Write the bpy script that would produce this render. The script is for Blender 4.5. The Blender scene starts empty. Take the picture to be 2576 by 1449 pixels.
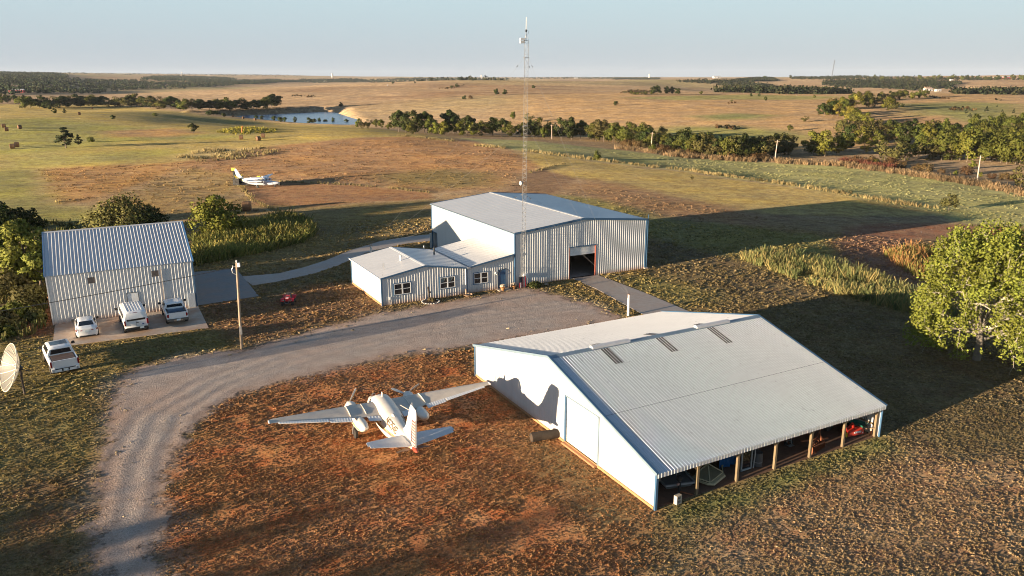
import bpy, bmesh, math, random
import numpy as np
from mathutils import Vector, Matrix
from mathutils.bvhtree import BVHTree

# ------------------------------------------------------------------ camera, sky, sun, exposure
SC = bpy.context.scene
COL = SC.collection
CAM_H, FPX, PITCH, ROLL = 22.9, 1930.68, 0.2659, -0.0026
cam_d = bpy.data.cameras.new('camera'); cam = bpy.data.objects.new('camera', cam_d); COL.objects.link(cam)
cam_d.sensor_width = 36.0; cam_d.lens = FPX / 2576.0 * 36.0
cam_d.clip_start = 0.5; cam_d.clip_end = 30000.0
cam.matrix_world = (Matrix.Translation((0, 0, CAM_H)) @ Matrix.Rotation(math.pi / 2 - PITCH, 4, 'X')
                    @ Matrix.Rotation(ROLL, 4, 'Z'))
SC.camera = cam
SUN_EL = math.radians(5.6)
SUN_AZ = math.radians(33.4)              # the way the light travels, from +x towards +y
SUN_TO = Vector((-math.cos(SUN_AZ) * math.cos(SUN_EL), -math.sin(SUN_AZ) * math.cos(SUN_EL), math.sin(SUN_EL)))
world = bpy.data.worlds.new('World'); SC.world = world; world.use_nodes = True
wn = world.node_tree.nodes; wl = world.node_tree.links
sky = wn.new('ShaderNodeTexSky'); sky.sky_type = 'NISHITA'; sky.sun_disc = False
sky.sun_elevation = SUN_EL
sky.sun_rotation = math.atan2(SUN_TO.x, SUN_TO.y)
sky.altitude = 300; sky.air_density = 1.0; sky.dust_density = 0.6; sky.ozone_density = 1.6
bg = wn['Background']; bg.inputs['Strength'].default_value = 0.084
# evening haze: the clear-sky model is softened towards the pale air the photograph shows, the same all round
_tc = wn.new('ShaderNodeTexCoord'); _sp = wn.new('ShaderNodeSeparateXYZ'); wl.new(_tc.outputs['Generated'], _sp.inputs[0])
_cr_ = wn.new('ShaderNodeValToRGB'); _e = _cr_.color_ramp.elements
_e[0].position = 0.0; _e[0].color = (1.62, 1.95, 2.36, 1); _e[1].position = 1.0; _e[1].color = (.22, .45, .95, 1)
for _p, _c in ((.04, (1.78, 2.14, 2.50)), (.11, (2.02, 2.62, 2.86)), (.2, (1.55, 2.3, 2.75)), (.42, (.66, 1.12, 1.8))):
    _k = _e.new(_p); _k.color = (*_c, 1)
wl.new(_sp.outputs['Z'], _cr_.inputs['Fac'])
_mx = wn.new('ShaderNodeMix'); _mx.data_type = 'RGBA'; _mx.inputs['Factor'].default_value = 0.9
wl.new(sky.outputs['Color'], _mx.inputs['A']); wl.new(_cr_.outputs['Color'], _mx.inputs['B'])
wl.new(_mx.outputs['Result'], bg.inputs['Color'])
sun_d = bpy.data.lights.new('sun', 'SUN'); sun_d.energy = 5.0; sun_d.angle = math.radians(0.6)
sun_d.color = (1.0, 0.79, 0.55)
sun = bpy.data.objects.new('sun', sun_d); COL.objects.link(sun)
sun.rotation_euler = SUN_TO.to_track_quat('Z', 'Y').to_euler(); sun.location = (-60, -40, 60)
SC.view_settings.view_transform = 'Standard'; SC.view_settings.look = 'None'
SC.view_settings.gamma = 1.0; SC.view_settings.use_curve_mapping = False
SC.view_settings.exposure = 1.7
SC.render.engine = 'CYCLES'
SC.cycles.max_bounces = 5; SC.cycles.diffuse_bounces = 3; SC.cycles.glossy_bounces = 2
SC.cycles.transparent_max_bounces = 6; SC.cycles.volume_bounces = 0
SC.cycles.use_denoising = True; SC.cycles.filter_width = 1.0

# ------------------------------------------------------------------ helpers
RNG = np.random.default_rng(7)
random.seed(11)

def tag(o, label=None, cat=None, group=None, kind=None):
    if label: o['label'] = label
    if cat: o['category'] = cat
    if group: o['group'] = group
    if kind: o['kind'] = kind
    return o

def thing(name, label, cat, loc=(0, 0, 0), rz=0.0, group=None, scale=1.0):
    o = bpy.data.objects.new(name, None); COL.objects.link(o)
    o.empty_display_size = 0.3
    o.location = loc; o.rotation_euler = (0, 0, rz); o.scale = (scale,) * 3
    return tag(o, label, cat, group)

class MB:
    """collects polygons for one mesh"""
    def __init__(s): s.v = []; s.f = []
    def add(s, vs, fs):
        b = len(s.v); s.v.extend([tuple(map(float, p)) for p in vs]); s.f.extend([tuple(i + b for i in f) for f in fs]); return s
    def quad(s, a, b, c, d): return s.add([a, b, c, d], [(0, 1, 2, 3)])
    def box(s, c, size, rz=0.0, M=None):
        x, y, z = size[0] / 2, size[1] / 2, size[2] / 2
        vs = [Vector((i * x, j * y, k * z)) for k in (-1, 1) for j in (-1, 1) for i in (-1, 1)]
        if M is not None: vs = [M @ p for p in vs]
        if rz: R = Matrix.Rotation(rz, 3, 'Z'); vs = [R @ p for p in vs]
        vs = [p + Vector(c) for p in vs]
        return s.add(vs, [(0, 2, 3, 1), (4, 5, 7, 6), (0, 1, 5, 4), (2, 6, 7, 3), (0, 4, 6, 2), (1, 3, 7, 5)])
    def bar(s, p0, p1, w, h=None):
        """a square bar from p0 to p1"""
        h = h or w; p0 = Vector(p0); p1 = Vector(p1); d = (p1 - p0).normalized()
        u = d.cross(Vector((0, 0, 1)))
        if u.length < 1e-3: u = Vector((1, 0, 0))
        u.normalize(); n = u.cross(d)
        q = [u * w / 2 * i + n * h / 2 * j for i, j in ((-1, -1), (1, -1), (1, 1), (-1, 1))]
        return s.add([p0 + k for k in q] + [p1 + k for k in q],
                     [(3, 2, 1, 0), (4, 5, 6, 7), (0, 1, 5, 4), (1, 2, 6, 5), (2, 3, 7, 6), (3, 0, 4, 7)])
    def tube(s, pts, r, n=8, r1=None, caps=True):
        pts = [Vector(p) for p in pts]; m = len(pts); r1 = r if r1 is None else r1
        rings = []; prev = None
        for i, p in enumerate(pts):
            d = (pts[min(i + 1, m - 1)] - pts[max(i - 1, 0)]).normalized()
            u = prev - d * prev.dot(d) if prev is not None else d.cross(Vector((0.13, 0.31, 0.94)))
            if u.length < 1e-4: u = d.cross(Vector((1, 0, 0)))
            u.normalize(); prev = u; w = d.cross(u); rr = r + (r1 - r) * i / max(1, m - 1)
            rings.append([p + (u * math.cos(t) + w * math.sin(t)) * rr for t in [2 * math.pi * k / n for k in range(n)]])
        fs = [(i * n + k, i * n + (k + 1) % n, (i + 1) * n + (k + 1) % n, (i + 1) * n + k) for i in range(m - 1) for k in range(n)]
        if caps: fs += [tuple(range(n))[::-1], tuple(range((m - 1) * n, m * n))]
        return s.add([p for R in rings for p in R], fs)
    def lathe(s, prof, n=16, o=(0, 0, 0), axis='Z', caps=True):
        """prof: (radius, height) pairs turned about an axis through o"""
        vs = []; o = Vector(o)
        for r, h in prof:
            for k in range(n):
                t = 2 * math.pi * k / n; a, b = r * math.cos(t), r * math.sin(t)
                vs.append(o + Vector({'Z': (a, b, h), 'X': (h, a, b), 'Y': (b, h, a)}[axis]))
        m = len(prof)
        fs = [(i * n + k, i * n + (k + 1) % n, (i + 1) * n + (k + 1) % n, (i + 1) * n + k) for i in range(m - 1) for k in range(n)]
        if caps: fs += [tuple(range(n))[::-1], tuple(range((m - 1) * n, m * n))]
        return s.add(vs, fs)
    def prism(s, poly, h0, h1):
        n = len(poly)
        vs = [(p[0], p[1], h0) for p in poly] + [(p[0], p[1], h1) for p in poly]
        return s.add(vs, [tuple(range(n))[::-1], tuple(range(n, 2 * n))] + [(i, (i + 1) % n, n + (i + 1) % n, n + i) for i in range(n)])
    def loft(s, secs, closed=True, cap0=True, cap1=True):
        n = len(secs[0]); m = len(secs); kk = n if closed else n - 1
        fs = [(i * n + k, i * n + (k + 1) % n, (i + 1) * n + (k + 1) % n, (i + 1) * n + k) for i in range(m - 1) for k in range(kk)]
        if cap0: fs.append(tuple(range(n))[::-1])
        if cap1: fs.append(tuple(range((m - 1) * n, m * n)))
        return s.add([p for S in secs for p in S], fs)
    def move(s, M):
        s.v = [tuple(M @ Vector(p)) for p in s.v]; return s

def mesh_of(name, mb, mat, smooth=None):
    me = bpy.data.meshes.new(name); me.from_pydata(mb.v, [], mb.f)
    if mat: me.materials.append(mat)
    if smooth is not None:
        me.polygons.foreach_set('use_smooth', [True] * len(me.polygons))
        me.set_sharp_from_angle(angle=math.radians(smooth))
    me.update(); return me

def link(name, me, parent=None, loc=None, rz=0.0):
    o = bpy.data.objects.new(name, me); COL.objects.link(o)
    if parent: o.parent = parent
    if loc is not None: o.location = loc
    if rz: o.rotation_euler = (0, 0, rz)
    return o

def obj(name, mb, mat, parent=None, smooth=None, loc=None, rz=0.0):
    return link(name, mesh_of(name, mb, mat, smooth), parent, loc, rz)

def copy_tree(o, parent=None):
    c = o.copy(); COL.objects.link(c)
    if parent: c.parent = parent
    for ch in [x for x in o.children]: copy_tree(ch, c)
    return c

# ------------------------------------------------------------------ materials
class NT:
    def __init__(s, name):
        s.m = bpy.data.materials.new(name); s.m.use_nodes = True
        s.t = s.m.node_tree; s.n = s.t.nodes; s.b = s.n['Principled BSDF']
    def new(s, typ, **kw):
        n = s.n.new(typ)
        for k, v in kw.items(): setattr(n, k, v)
        return n
    def ln(s, a, b): s.t.links.new(a, b)
    def val(s, sock, v):
        if hasattr(v, 'is_linked') or hasattr(v, 'links'): s.ln(v, sock)
        else: sock.default_value = v
    def pos(s): return s.new('ShaderNodeNewGeometry').outputs['Position']
    def oco(s): return s.new('ShaderNodeTexCoord').outputs['Object']
    def noise(s, vec, scale, detail=3.0, rough=0.6, out='Fac'):
        n = s.new('ShaderNodeTexNoise'); n.inputs['Scale'].default_value = scale
        n.inputs['Detail'].default_value = detail; n.inputs['Roughness'].default_value = rough
        s.ln(vec, n.inputs['Vector']); return n.outputs[out]
    def ramp(s, fac, lo, hi, a=0.0, b=1.0):
        n = s.new('ShaderNodeMapRange'); n.inputs['From Min'].default_value = lo; n.inputs['From Max'].default_value = hi
        n.inputs['To Min'].default_value = a; n.inputs['To Max'].default_value = b
        s.ln(fac, n.inputs['Value']); return n.outputs['Result']
    def math(s, op, a, b=0.0, clamp=False):
        n = s.new('ShaderNodeMath', operation=op, use_clamp=clamp); s.val(n.inputs[0], a); s.val(n.inputs[1], b); return n.outputs[0]
    def mix(s, fac, a, b, mode='MIX'):
        n = s.new('ShaderNodeMix', data_type='RGBA', blend_type=mode)
        s.val(n.inputs['Factor'], fac)
        for sock, v in ((n.inputs['A'], a), (n.inputs['B'], b)):
            if isinstance(v, tuple): sock.default_value = (*v[:3], 1.0)
            else: s.ln(v, sock)
        return n.outputs['Result']
    def hsv(s, col, h=0.5, sa=1.0, v=1.0):
        n = s.new('ShaderNodeHueSaturation'); s.val(n.inputs['Hue'], h); s.val(n.inputs['Saturation'], sa); s.val(n.inputs['Value'], v)
        s.ln(col, n.inputs['Color']); return n.outputs['Color']
    def bump(s, height, strength=0.4, dist=0.02):
        n = s.new('ShaderNodeBump'); n.inputs['Strength'].default_value = strength; n.inputs['Distance'].default_value = dist
        s.ln(height, n.inputs['Height']); s.ln(n.outputs['Normal'], s.b.inputs['Normal'])

MATS = {}
def M(name, col=(0.5, 0.5, 0.5), rough=0.6, metal=0.0, var=0.12, scale=2.0, bump=0.0, spec=0.5, dirt=None):
    """plain painted or raw surface with uneven tone, wear and optional dirt blotches"""
    if name in MATS: return MATS[name]
    t = NT(name); p = t.oco()
    n = t.noise(p, scale, 4.0, 0.65)
    f = t.ramp(n, 0.25, 0.75, 1.0 - var, 1.0 + var)
    c = t.mix(1.0, col, (1, 1, 1), 'MULTIPLY')
    h = t.hsv(c, 0.5, 1.0, f)
    if dirt:
        d = t.ramp(t.noise(p, dirt[1], 5.0, 0.7), 0.52, 0.75, 0.0, dirt[2]); h = t.mix(d, h, dirt[0])
    t.ln(h, t.b.inputs['Base Color'])
    t.ln(t.ramp(n, 0.2, 0.8, max(0.02, rough - 0.1), min(1.0, rough + 0.1)), t.b.inputs['Roughness'])
    t.b.inputs['Metallic'].default_value = metal; t.b.inputs['Specular IOR Level'].default_value = spec
    if bump: t.bump(t.noise(p, scale * 8, 4.0), bump, 0.01)
    MATS[name] = t.m; return t.m

def mat_wall(name, col, rough=0.4, stain=0.35, stain_h=0.5):
    """painted sheet metal: faint streaks, red dust washed on to the foot of the wall by rain"""
    if name in MATS: return MATS[name]
    t = NT(name); g = t.pos(); sp = t.new('ShaderNodeSeparateXYZ'); t.ln(g, sp.inputs[0])
    mp = t.new('ShaderNodeMapping'); mp.inputs['Scale'].default_value = (1, 1, 0.12); t.ln(g, mp.inputs['Vector'])
    n = t.noise(mp.outputs[0], 2.2, 4.0, 0.6); big = t.noise(g, 0.35, 2.0)
    c = t.hsv(t.mix(1.0, col, (1, 1, 1), 'MULTIPLY'), 0.5, 1.0, t.math('ADD', t.ramp(n, 0.3, 0.7, 0.93, 1.02), t.ramp(big, 0.3, 0.7, -0.03, 0.03)))
    if stain:
        low = t.ramp(sp.outputs['Z'], 0.02, stain_h, 1.0, 0.0); edge = t.noise(g, 3.0, 4.0, 0.7)
        fac = t.math('MULTIPLY', t.math('POWER', t.math('MULTIPLY', low, t.math('ADD', edge, 0.45), True), 1.6), stain)
        c = t.mix(fac, c, (0.42, 0.19, 0.07))
    t.ln(c, t.b.inputs['Base Color'])
    t.ln(t.ramp(n, 0.2, 0.8, rough - 0.06, rough + 0.1), t.b.inputs['Roughness']); t.b.inputs['Specular IOR Level'].default_value = .35 if stain else .55
    MATS[name] = t.m; return t.m

WHITE_WALL = mat_wall('white_wall_metal', (0.58, 0.585, 0.58), 0.45, 0.75, 0.7)
WHITE_ROOF = mat_wall('white_roof_metal', (0.52, 0.525, 0.535), 0.30, 0.0)
BLUE_TRIM = M('blue_trim', (0.045, 0.11, 0.2), 0.45, var=0.1)
GREY_TRIM = M('grey_blue_trim', (0.16, 0.22, 0.27), 0.45, var=0.1)
CONC = None
GLASS_DK = M('dark_glass', (0.012, 0.014, 0.016), 0.06, var=0.05, spec=0.8)
BLACK = M('black_plastic', (0.02, 0.02, 0.021), 0.55, var=0.2)
RUBBER = M('tyre_rubber', (0.022, 0.021, 0.02), 0.85, var=0.25, scale=6, dirt=((0.12, 0.07, 0.04), 4.0, 0.5))
CHROME = M('bright_metal', (0.6, 0.6, 0.6), 0.25, 1.0)
GALV = M('galvanised_steel', (0.42, 0.42, 0.42), 0.42, 0.8, var=0.15)
CAR_WHITE = M('white_car_paint', (0.78, 0.78, 0.77), 0.22, var=0.03, dirt=((0.5, 0.36, 0.25), 1.5, 0.10))
RED_LENS = M('red_lens', (0.24, 0.008, 0.012), 0.2, var=0.1)
PLATE = M('licence_plate', (0.62, 0.7, 0.72), 0.4, var=0.15, scale=20)
WHITE_PVC = M('white_frame', (0.75, 0.75, 0.74), 0.4, var=0.04)
# ------------------------------------------------------------------ the lie of the land
_D = [0, 120, 160, 200, 250, 300, 350, 400, 450, 520, 600, 700, 850, 1000, 1300, 1700, 2200, 3000, 4500, 6500, 9000, 14000]
_C = [-500, 0, 300, 640, 900, 1100, 1300, 1600, 1900, 2200, 2576, 3100]
_Z = [
 [0, 0, .3, .5, 1, 2, 3, 5, 6, 5, 1, -1, 0, 2, 6, 14, 26, 42, 60, 80, 100, 120],
 [0, 0, .3, .5, 1, 2, 3, 5, 6, 5, 1, -1, 0, 2, 6, 14, 24, 38, 55, 75, 95, 110],
 [0, 0, .2, .5, 1.2, 2, 2.6, 3.3, 4, 4.8, 3, -2, -3, -1, 3.2, -5, 3, 22, 45, 65, 85, 100],
 [0, 0, 0, .5, 1.2, 1.5, 1.5, .6, -2, -4, -3.5, -1.5, -1.5, 1.5, 9, 2, 2, 6, 20, 50, 75, 90],
 [0, 0, 0, .5, 1.5, 2, 1.2, -1, -3.5, -4.2, -3, 0, 2, 5, 12, 17, 5, 2, 20, 40, 52, 62],
 [0, 0, 0, .4, 1.5, 1, -1, -3, -3.5, -2, 0, 3, 5.5, 8, 13, 18, 8, 4, 18, 31, 43, 52],
 [0, 0, 0, .3, 1, .5, -2.5, -3.5, -3, 0, 3, 5.5, 8, 9.5, 13, 18, 10, 5, 18, 30, 39, 48],
 [0, 0, -.3, -.5, -1, -2, -3.5, -3, -1, 2, 4, 6, 8, 8.5, 8, 15, 18.5, 8, 18, 29, 37, 44],
 [0, -.2, -1, -1.5, -3, -4, -3.5, -2, 0, 2, 3.5, 4.5, 5.5, 6.5, -4, 5, 15, 20, 20, 27, 35, 42],
 [0, -.6, -1.5, -2, -3, -4, -4, -3, -1, 1.5, 3, 4, 5, 5.5, -4, 5, 14, 23, 24, 28, 35, 42],
 [0, -1, -2, -3, -4, -4.5, -4, -3, -1, 1, 2.5, 3.5, 4.5, 5, -2, 10, 20, 28, 30, 32, 37, 44],
 [0, -1, -2, -3, -4, -4.5, -4, -3, -1, 1, 2.5, 3.5, 4.5, 4.5, 6, 14, 22, 30, 32, 34, 40, 46]]
_A0, _A1, _NA = -1.1, 1.1, 221
_L0, _L1, _NL = math.log(60.0), math.log(15000.0), 320

def _blur(a, n, axis):
    k = np.hanning(2 * n + 3)[1:-1]; k /= k.sum()
    pad = [(0, 0)] * a.ndim; pad[axis] = (n, n)
    return np.apply_along_axis(lambda r: np.convolve(r, k, 'valid'), axis, np.pad(a, pad, mode='edge'))

def _table():
    Z = np.array(_Z, float); ca = (np.array(_C) - 1288.0) / 2001.0; a = np.linspace(_A0, _A1, _NA)
    d = np.exp(np.linspace(_L0, _L1, _NL))
    T = np.array([np.interp(d, _D, row) for row in Z])
    T = np.array([np.interp(a, ca, T[:, j]) for j in range(_NL)]).T
    return _blur(_blur(T, 9, 0), 5, 1)
_T = _table()

def _hash(i, j, s):
    n = (i * 374761393 + j * 668265263 + s * 974634777) & 0xffffffff
    n = ((n ^ (n >> 13)) * 1274126177) & 0xffffffff
    return ((n ^ (n >> 16)) & 0xffff) / 65535.0
def vnoise(x, y, s=0):
    xi = np.floor(x).astype(np.int64); yi = np.floor(y).astype(np.int64)
    fx, fy = x - xi, y - yi; u = fx * fx * (3 - 2 * fx); v = fy * fy * (3 - 2 * fy)
    return ((_hash(xi, yi, s) * (1 - u) + _hash(xi + 1, yi, s) * u) * (1 - v)
            + (_hash(xi, yi + 1, s) * (1 - u) + _hash(xi + 1, yi + 1, s) * u) * v) * 2 - 1

POND_Z = -4.0
POND, DAM = [], []
def _seg(x, y, a, b):
    ax, ay = a; bx, by = b; L2 = (bx - ax) ** 2 + (by - ay) ** 2
    t = np.clip(((x - ax) * (bx - ax) + (y - ay) * (by - ay)) / L2, 0, 1)
    return np.hypot(x - ax - t * (bx - ax), y - ay - t * (by - ay)), t
def sdf(x, y, poly):
    """signed distance to a polygon, negative inside"""
    d = np.full(x.shape, 1e9); ins = np.zeros(x.shape, bool); n = len(poly)
    for i in range(n):
        a = poly[i]; b = poly[(i + 1) % n]; d = np.minimum(d, _seg(x, y, a, b)[0])
        c = (a[1] > y) != (b[1] > y)
        with np.errstate(divide='ignore', invalid='ignore'):
            xx = (b[0] - a[0]) * (y - a[1]) / (b[1] - a[1]) + a[0]
        ins ^= c & (x < xx)
    return np.where(ins, -d, d)

def terr(x, y):
    x = np.asarray(x, float); y = np.asarray(y, float); sh = x.shape; x = x.ravel(); y = y.ravel()
    r = np.hypot(x, y); yy = np.maximum(y, 1e-3)
    a = np.clip(np.where(y > 1, x / yy, np.sign(x) * 9), _A0, _A1 - 1e-6)
    l = np.clip(np.log(np.maximum(r, 60.1)), _L0, _L1 - 1e-6)
    fa = (a - _A0) / (_A1 - _A0) * (_NA - 1); fl = (l - _L0) / (_L1 - _L0) * (_NL - 1)
    i = np.minimum(fa.astype(int), _NA - 2); j = np.minimum(fl.astype(int), _NL - 2); u = fa - i; v = fl - j
    z = (_T[i, j] * (1 - u) + _T[i + 1, j] * u) * (1 - v) + (_T[i, j + 1] * (1 - u) + _T[i + 1, j + 1] * u) * v
    back = np.clip((y + 40) / 160, 0, 1); z = z * back * back * (3 - 2 * back)
    k = np.clip((r - 112) / 90, 0, 1); k = k * k * (3 - 2 * k)
    und = (vnoise(x / 46, y / 38, 1) * .30 + vnoise(x / 17, y / 15, 2) * .10 + vnoise(x / 7, y / 6, 3) * .035)
    big = vnoise(x / 120, y / 90, 4) * 2.2 + vnoise(x / 420, y / 330, 5) * 4.0
    z = z * np.clip((r - 100) / 20, 0, 1) + k * und + big * np.clip((r - 500) / 900, 0, 1)
    if POND:
        near = (r > 380) & (r < 800)
        if near.any():
            s = sdf(x[near], y[near], POND); zn = z[near]
            w = np.clip((s + 3) / 16.0, 0, 1); w = w * w * (3 - 2 * w)
            zn = zn * w + (POND_Z - 1.6 + np.clip(s + 6, 0, 20) * 0.22) * (1 - w)
            zn = np.where(s < -1.5, np.minimum(zn, POND_Z - 0.4), zn)
            dd, t = _seg(x[near], y[near], DAM[0], DAM[1])
            zn = np.maximum(zn, np.where(dd < 40, 0.9 - np.maximum(dd - 2.5, 0) * 0.36 - 5 * np.clip((t - .8) / .2, 0, 1), -99))
            z[near] = zn
    return z.reshape(sh)

_cr, _sr = math.cos(ROLL), math.sin(ROLL)
def pray(px, py):
    """direction through a point of the photograph (2576 x 1449 grid)"""
    u, v = px - 1288.0, py - 724.5
    u, v = _cr * u + _sr * v, -_sr * u + _cr * v
    u /= FPX; v /= FPX
    return np.array([u, math.cos(PITCH) - v * math.sin(PITCH), -math.sin(PITCH) - v * math.cos(PITCH)])
def at_z(px, py, z=0.0):
    q = pray(px, py); t = (z - CAM_H) / q[2]; return (q[0] * t, q[1] * t, z)
def at(px, py):
    """where the sight line through a point of the photograph first meets the ground"""
    q = pray(px, py)
    t = np.exp(np.linspace(math.log(25), math.log(13000), 2600))
    h = CAM_H + q[2] * t - terr(q[0] * t, q[1] * t)
    w = np.nonzero(h <= 0)[0]
    if len(w) == 0: k = len(t) - 1; tt = t[k]
    else:
        k = w[0]
        tt = t[k] if k == 0 else t[k - 1] + (t[k] - t[k - 1]) * h[k - 1] / (h[k - 1] - h[k])
    x, y = q[0] * tt, q[1] * tt
    return (float(x), float(y), float(terr(x, y)))
def gz(x, y): return float(terr(np.array([x]), np.array([y]))[0])
def world_poly(pts): return [at(*p)[:2] for p in pts]

POND = [at_z(px, py, POND_Z)[:2] for px, py in
        [(560, 293), (585, 289), (640, 287), (710, 284.5), (790, 281), (838, 281.5), (852, 285), (868, 291), (885, 297), (900, 301), (908, 308),
         (880, 315), (760, 309), (690, 304), (650, 301), (600, 297)]]
_a = at_z(470, 277.5, 0.9); _b = at_z(846, 263.5, 0.9); DAM = [_a[:2], _b[:2]]

# ------------------------------------------------------------------ ground colours: what grows or lies where
# (outline in the photograph, base colour, feather in metres, share of bare red soil)
TH = 0.4954
EV = np.array([math.cos(TH), math.sin(TH)]); NV = np.array([-math.sin(TH), math.cos(TH)])
LAWN = (.16, .115, .052)
ZONES = [
 # far pasture greens and dark streaks
 ([(900, 330), (1300, 300), (1300, 240), (2000, 235), (2576, 235), (2576, 330), (2000, 400), (1500, 370)], (.27, .18, .095), 25, 0),
 ([(1500, 345), (1700, 318), (1850, 318), (1990, 330), (2060, 345), (1950, 372), (1750, 372)], (.18, .17, .062), 14, 0),
 ([(1740, 292), (1850, 285), (1960, 290), (1900, 300), (1790, 302)], (.14, .14, .055), 12, 0),
 ([(2250, 262), (2420, 255), (2576, 262), (2576, 318), (2420, 306), (2300, 290)], (.15, .145, .058), 20, 0),
 ([(1560, 246), (1900, 238), (2130, 243), (2060, 250), (1700, 252)], (.20, .18, .07), 12, 0),
 ([(2230, 300), (2370, 290), (2400, 310), (2260, 318)], (.27, .17, .09), 8, 0),
 # hay fields on the left
 ([(-400, 268), (300, 262), (520, 292), (620, 300), (900, 318), (1120, 345), (900, 360), (700, 365), (560, 390), (420, 412), (0, 440), (-400, 460)], (.31, .235, .08), 10, 0),
 ([(-300, 318), (120, 296), (330, 318), (520, 330), (640, 345), (470, 352), (330, 356), (120, 390), (-300, 400)], (.235, .215, .066), 14, 0),
 ([(0, 400), (200, 385), (440, 372), (480, 385), (330, 405), (80, 422), (0, 430)], (.24, .21, .07), 8, 0),
 ([(250, 330), (440, 322), (520, 335), (420, 345), (280, 345)], (.31, .19, .085), 8, 0),
 ([(440, 395), (520, 372), (660, 368), (720, 375), (640, 398), (500, 405)], (.34, .26, .12), 5, 0),
 ([(545, 330), (600, 318), (700, 322), (690, 332), (600, 338)], (.23, .19, .045), 6, 0),
 # brown stubble field
 ([(420, 412), (560, 392), (700, 366), (900, 346), (1060, 344), (1190, 356), (1330, 392), (1420, 408), (1390, 430), (1330, 430), (1255, 478), (1085, 482), (900, 464), (705, 455), (590, 445), (480, 430)], (.255, .152, .076), 4, .1),
 ([(940, 440), (1120, 425), (1240, 435), (1250, 470), (1120, 474), (960, 458)], (.185, .135, .055), 6, 0),
 ([(95, 425), (395, 412), (470, 420), (395, 452), (232, 508), (140, 515), (100, 470)], (.285, .17, .072), 3, .1),
 ([(232, 508), (400, 452), (480, 422), (600, 440), (700, 456), (620, 472), (640, 520), (740, 540), (600, 570), (380, 560), (235, 525)], (.24, .165, .07), 4, .1),
 ([(-200, 430), (95, 425), (140, 515), (235, 520), (380, 560), (120, 580), (-200, 560)], (.19, .17, .055), 5, 0),
 ([(612, 470), (705, 457), (900, 466), (1085, 484), (1090, 500), (1000, 506), (900, 510), (800, 520), (740, 528), (645, 518)], (.21, .12, .062), 1.2, .15),
 ([(645, 518), (800, 520), (1000, 506), (1090, 500), (1090, 560), (960, 600), (800, 640), (640, 690), (490, 690), (480, 640), (640, 620), (790, 590), (780, 560), (740, 530)], (.20, .145, .058), 2, .05),
 # right of the hangar
 ([(1330, 430), (1480, 432), (1400, 488), (1258, 490)], (.17, .11, .066), 1.2, .05),
 ([(1150, 347), (1290, 352), (1500, 372), (1700, 393), (1950, 410), (2120, 416), (2290, 440), (2460, 466), (2700, 510), (2700, 640), (2370, 545), (2050, 478), (1720, 430), (1440, 398), (1300, 378)], (.27, .255, .11), 2.5, 0),
 ([(1300, 380), (1440, 400), (1720, 433), (2050, 480), (2370, 535), (2300, 545), (1900, 540), (1700, 500), (1500, 458), (1390, 432), (1340, 410)], (.33, .245, .095), 2, 0),
 ([(1400, 470), (1500, 450), (1700, 492), (1960, 545), (1850, 570), (1660, 540), (1500, 505)], (.23, .145, .078), 5, .1),
 ([(1395, 490), (1500, 500), (1660, 545), (1900, 575), (2100, 600), (2120, 690), (2300, 760), (2340, 800), (2100, 740), (1870, 655), (1630, 598), (1500, 540)], (.18, .155, .056), 3, 0),
 ([(2130, 570), (2300, 560), (2576, 570), (2576, 590), (2330, 600), (2230, 640), (2290, 690), (2420, 760), (2380, 770), (2220, 690), (2120, 660), (2100, 610)], (.20, .115, .075), 2, .3),
 ([(2470, 580), (2700, 570), (2700, 650), (2480, 620)], (.26, .09, .04), 3, .6),
 # yard
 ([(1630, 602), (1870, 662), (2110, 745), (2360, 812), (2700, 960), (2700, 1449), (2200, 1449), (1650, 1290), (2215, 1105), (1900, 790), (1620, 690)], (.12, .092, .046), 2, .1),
 ([(1495, 690), (1640, 690), (1800, 740), (1720, 785), (1600, 740)], (.15, .125, .045), 3, 0),
 ([(2215, 1105), (1650, 1285), (1500, 1460), (2750, 1460), (2700, 1200)], (.22, .15, .085), 2.5, .3),
 ([(1650, 1285), (1850, 1225), (2210, 1105), (2230, 1125), (1900, 1260), (1660, 1330)], (.11, .125, .038), 2, 0),
 ([(1330, 725), (1440, 705), (1600, 790), (1540, 810), (1450, 770)], (.165, .125, .05), 1.5, .05),
 ([(525, 820), (600, 870), (720, 848), (850, 812), (980, 778), (960, 765), (890, 715), (860, 680), (640, 745), (500, 775)], (.165, .098, .05), 2, .35),
 ([(640, 745), (700, 710), (870, 672), (890, 712), (760, 720), (650, 760)], (.125, .10, .045), 2, .1),
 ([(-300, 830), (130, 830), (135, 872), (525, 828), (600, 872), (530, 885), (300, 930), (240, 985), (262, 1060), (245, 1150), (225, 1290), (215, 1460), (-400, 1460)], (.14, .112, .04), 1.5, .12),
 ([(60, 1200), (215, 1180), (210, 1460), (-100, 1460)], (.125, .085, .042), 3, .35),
 ([(95, 740), (135, 740), (135, 840), (60, 850)], (.26, .10, .042), 1.5, .6),
 ([(640, 985), (800, 940), (1000, 903), (1190, 878), (1196, 948), (1420, 1102), (1645, 1285), (1640, 1460), (425, 1460), (412, 1350), (420, 1240), (446, 1150), (500, 1075), (560, 1015)], (.27, .13, .055), 1.2, .9),
 ([(1640, 1285), (1420, 1102), (1330, 1060), (1300, 1120), (1420, 1240), (1600, 1449), (1700, 1449)], (.16, .118, .055), 3, .3),
]
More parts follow.
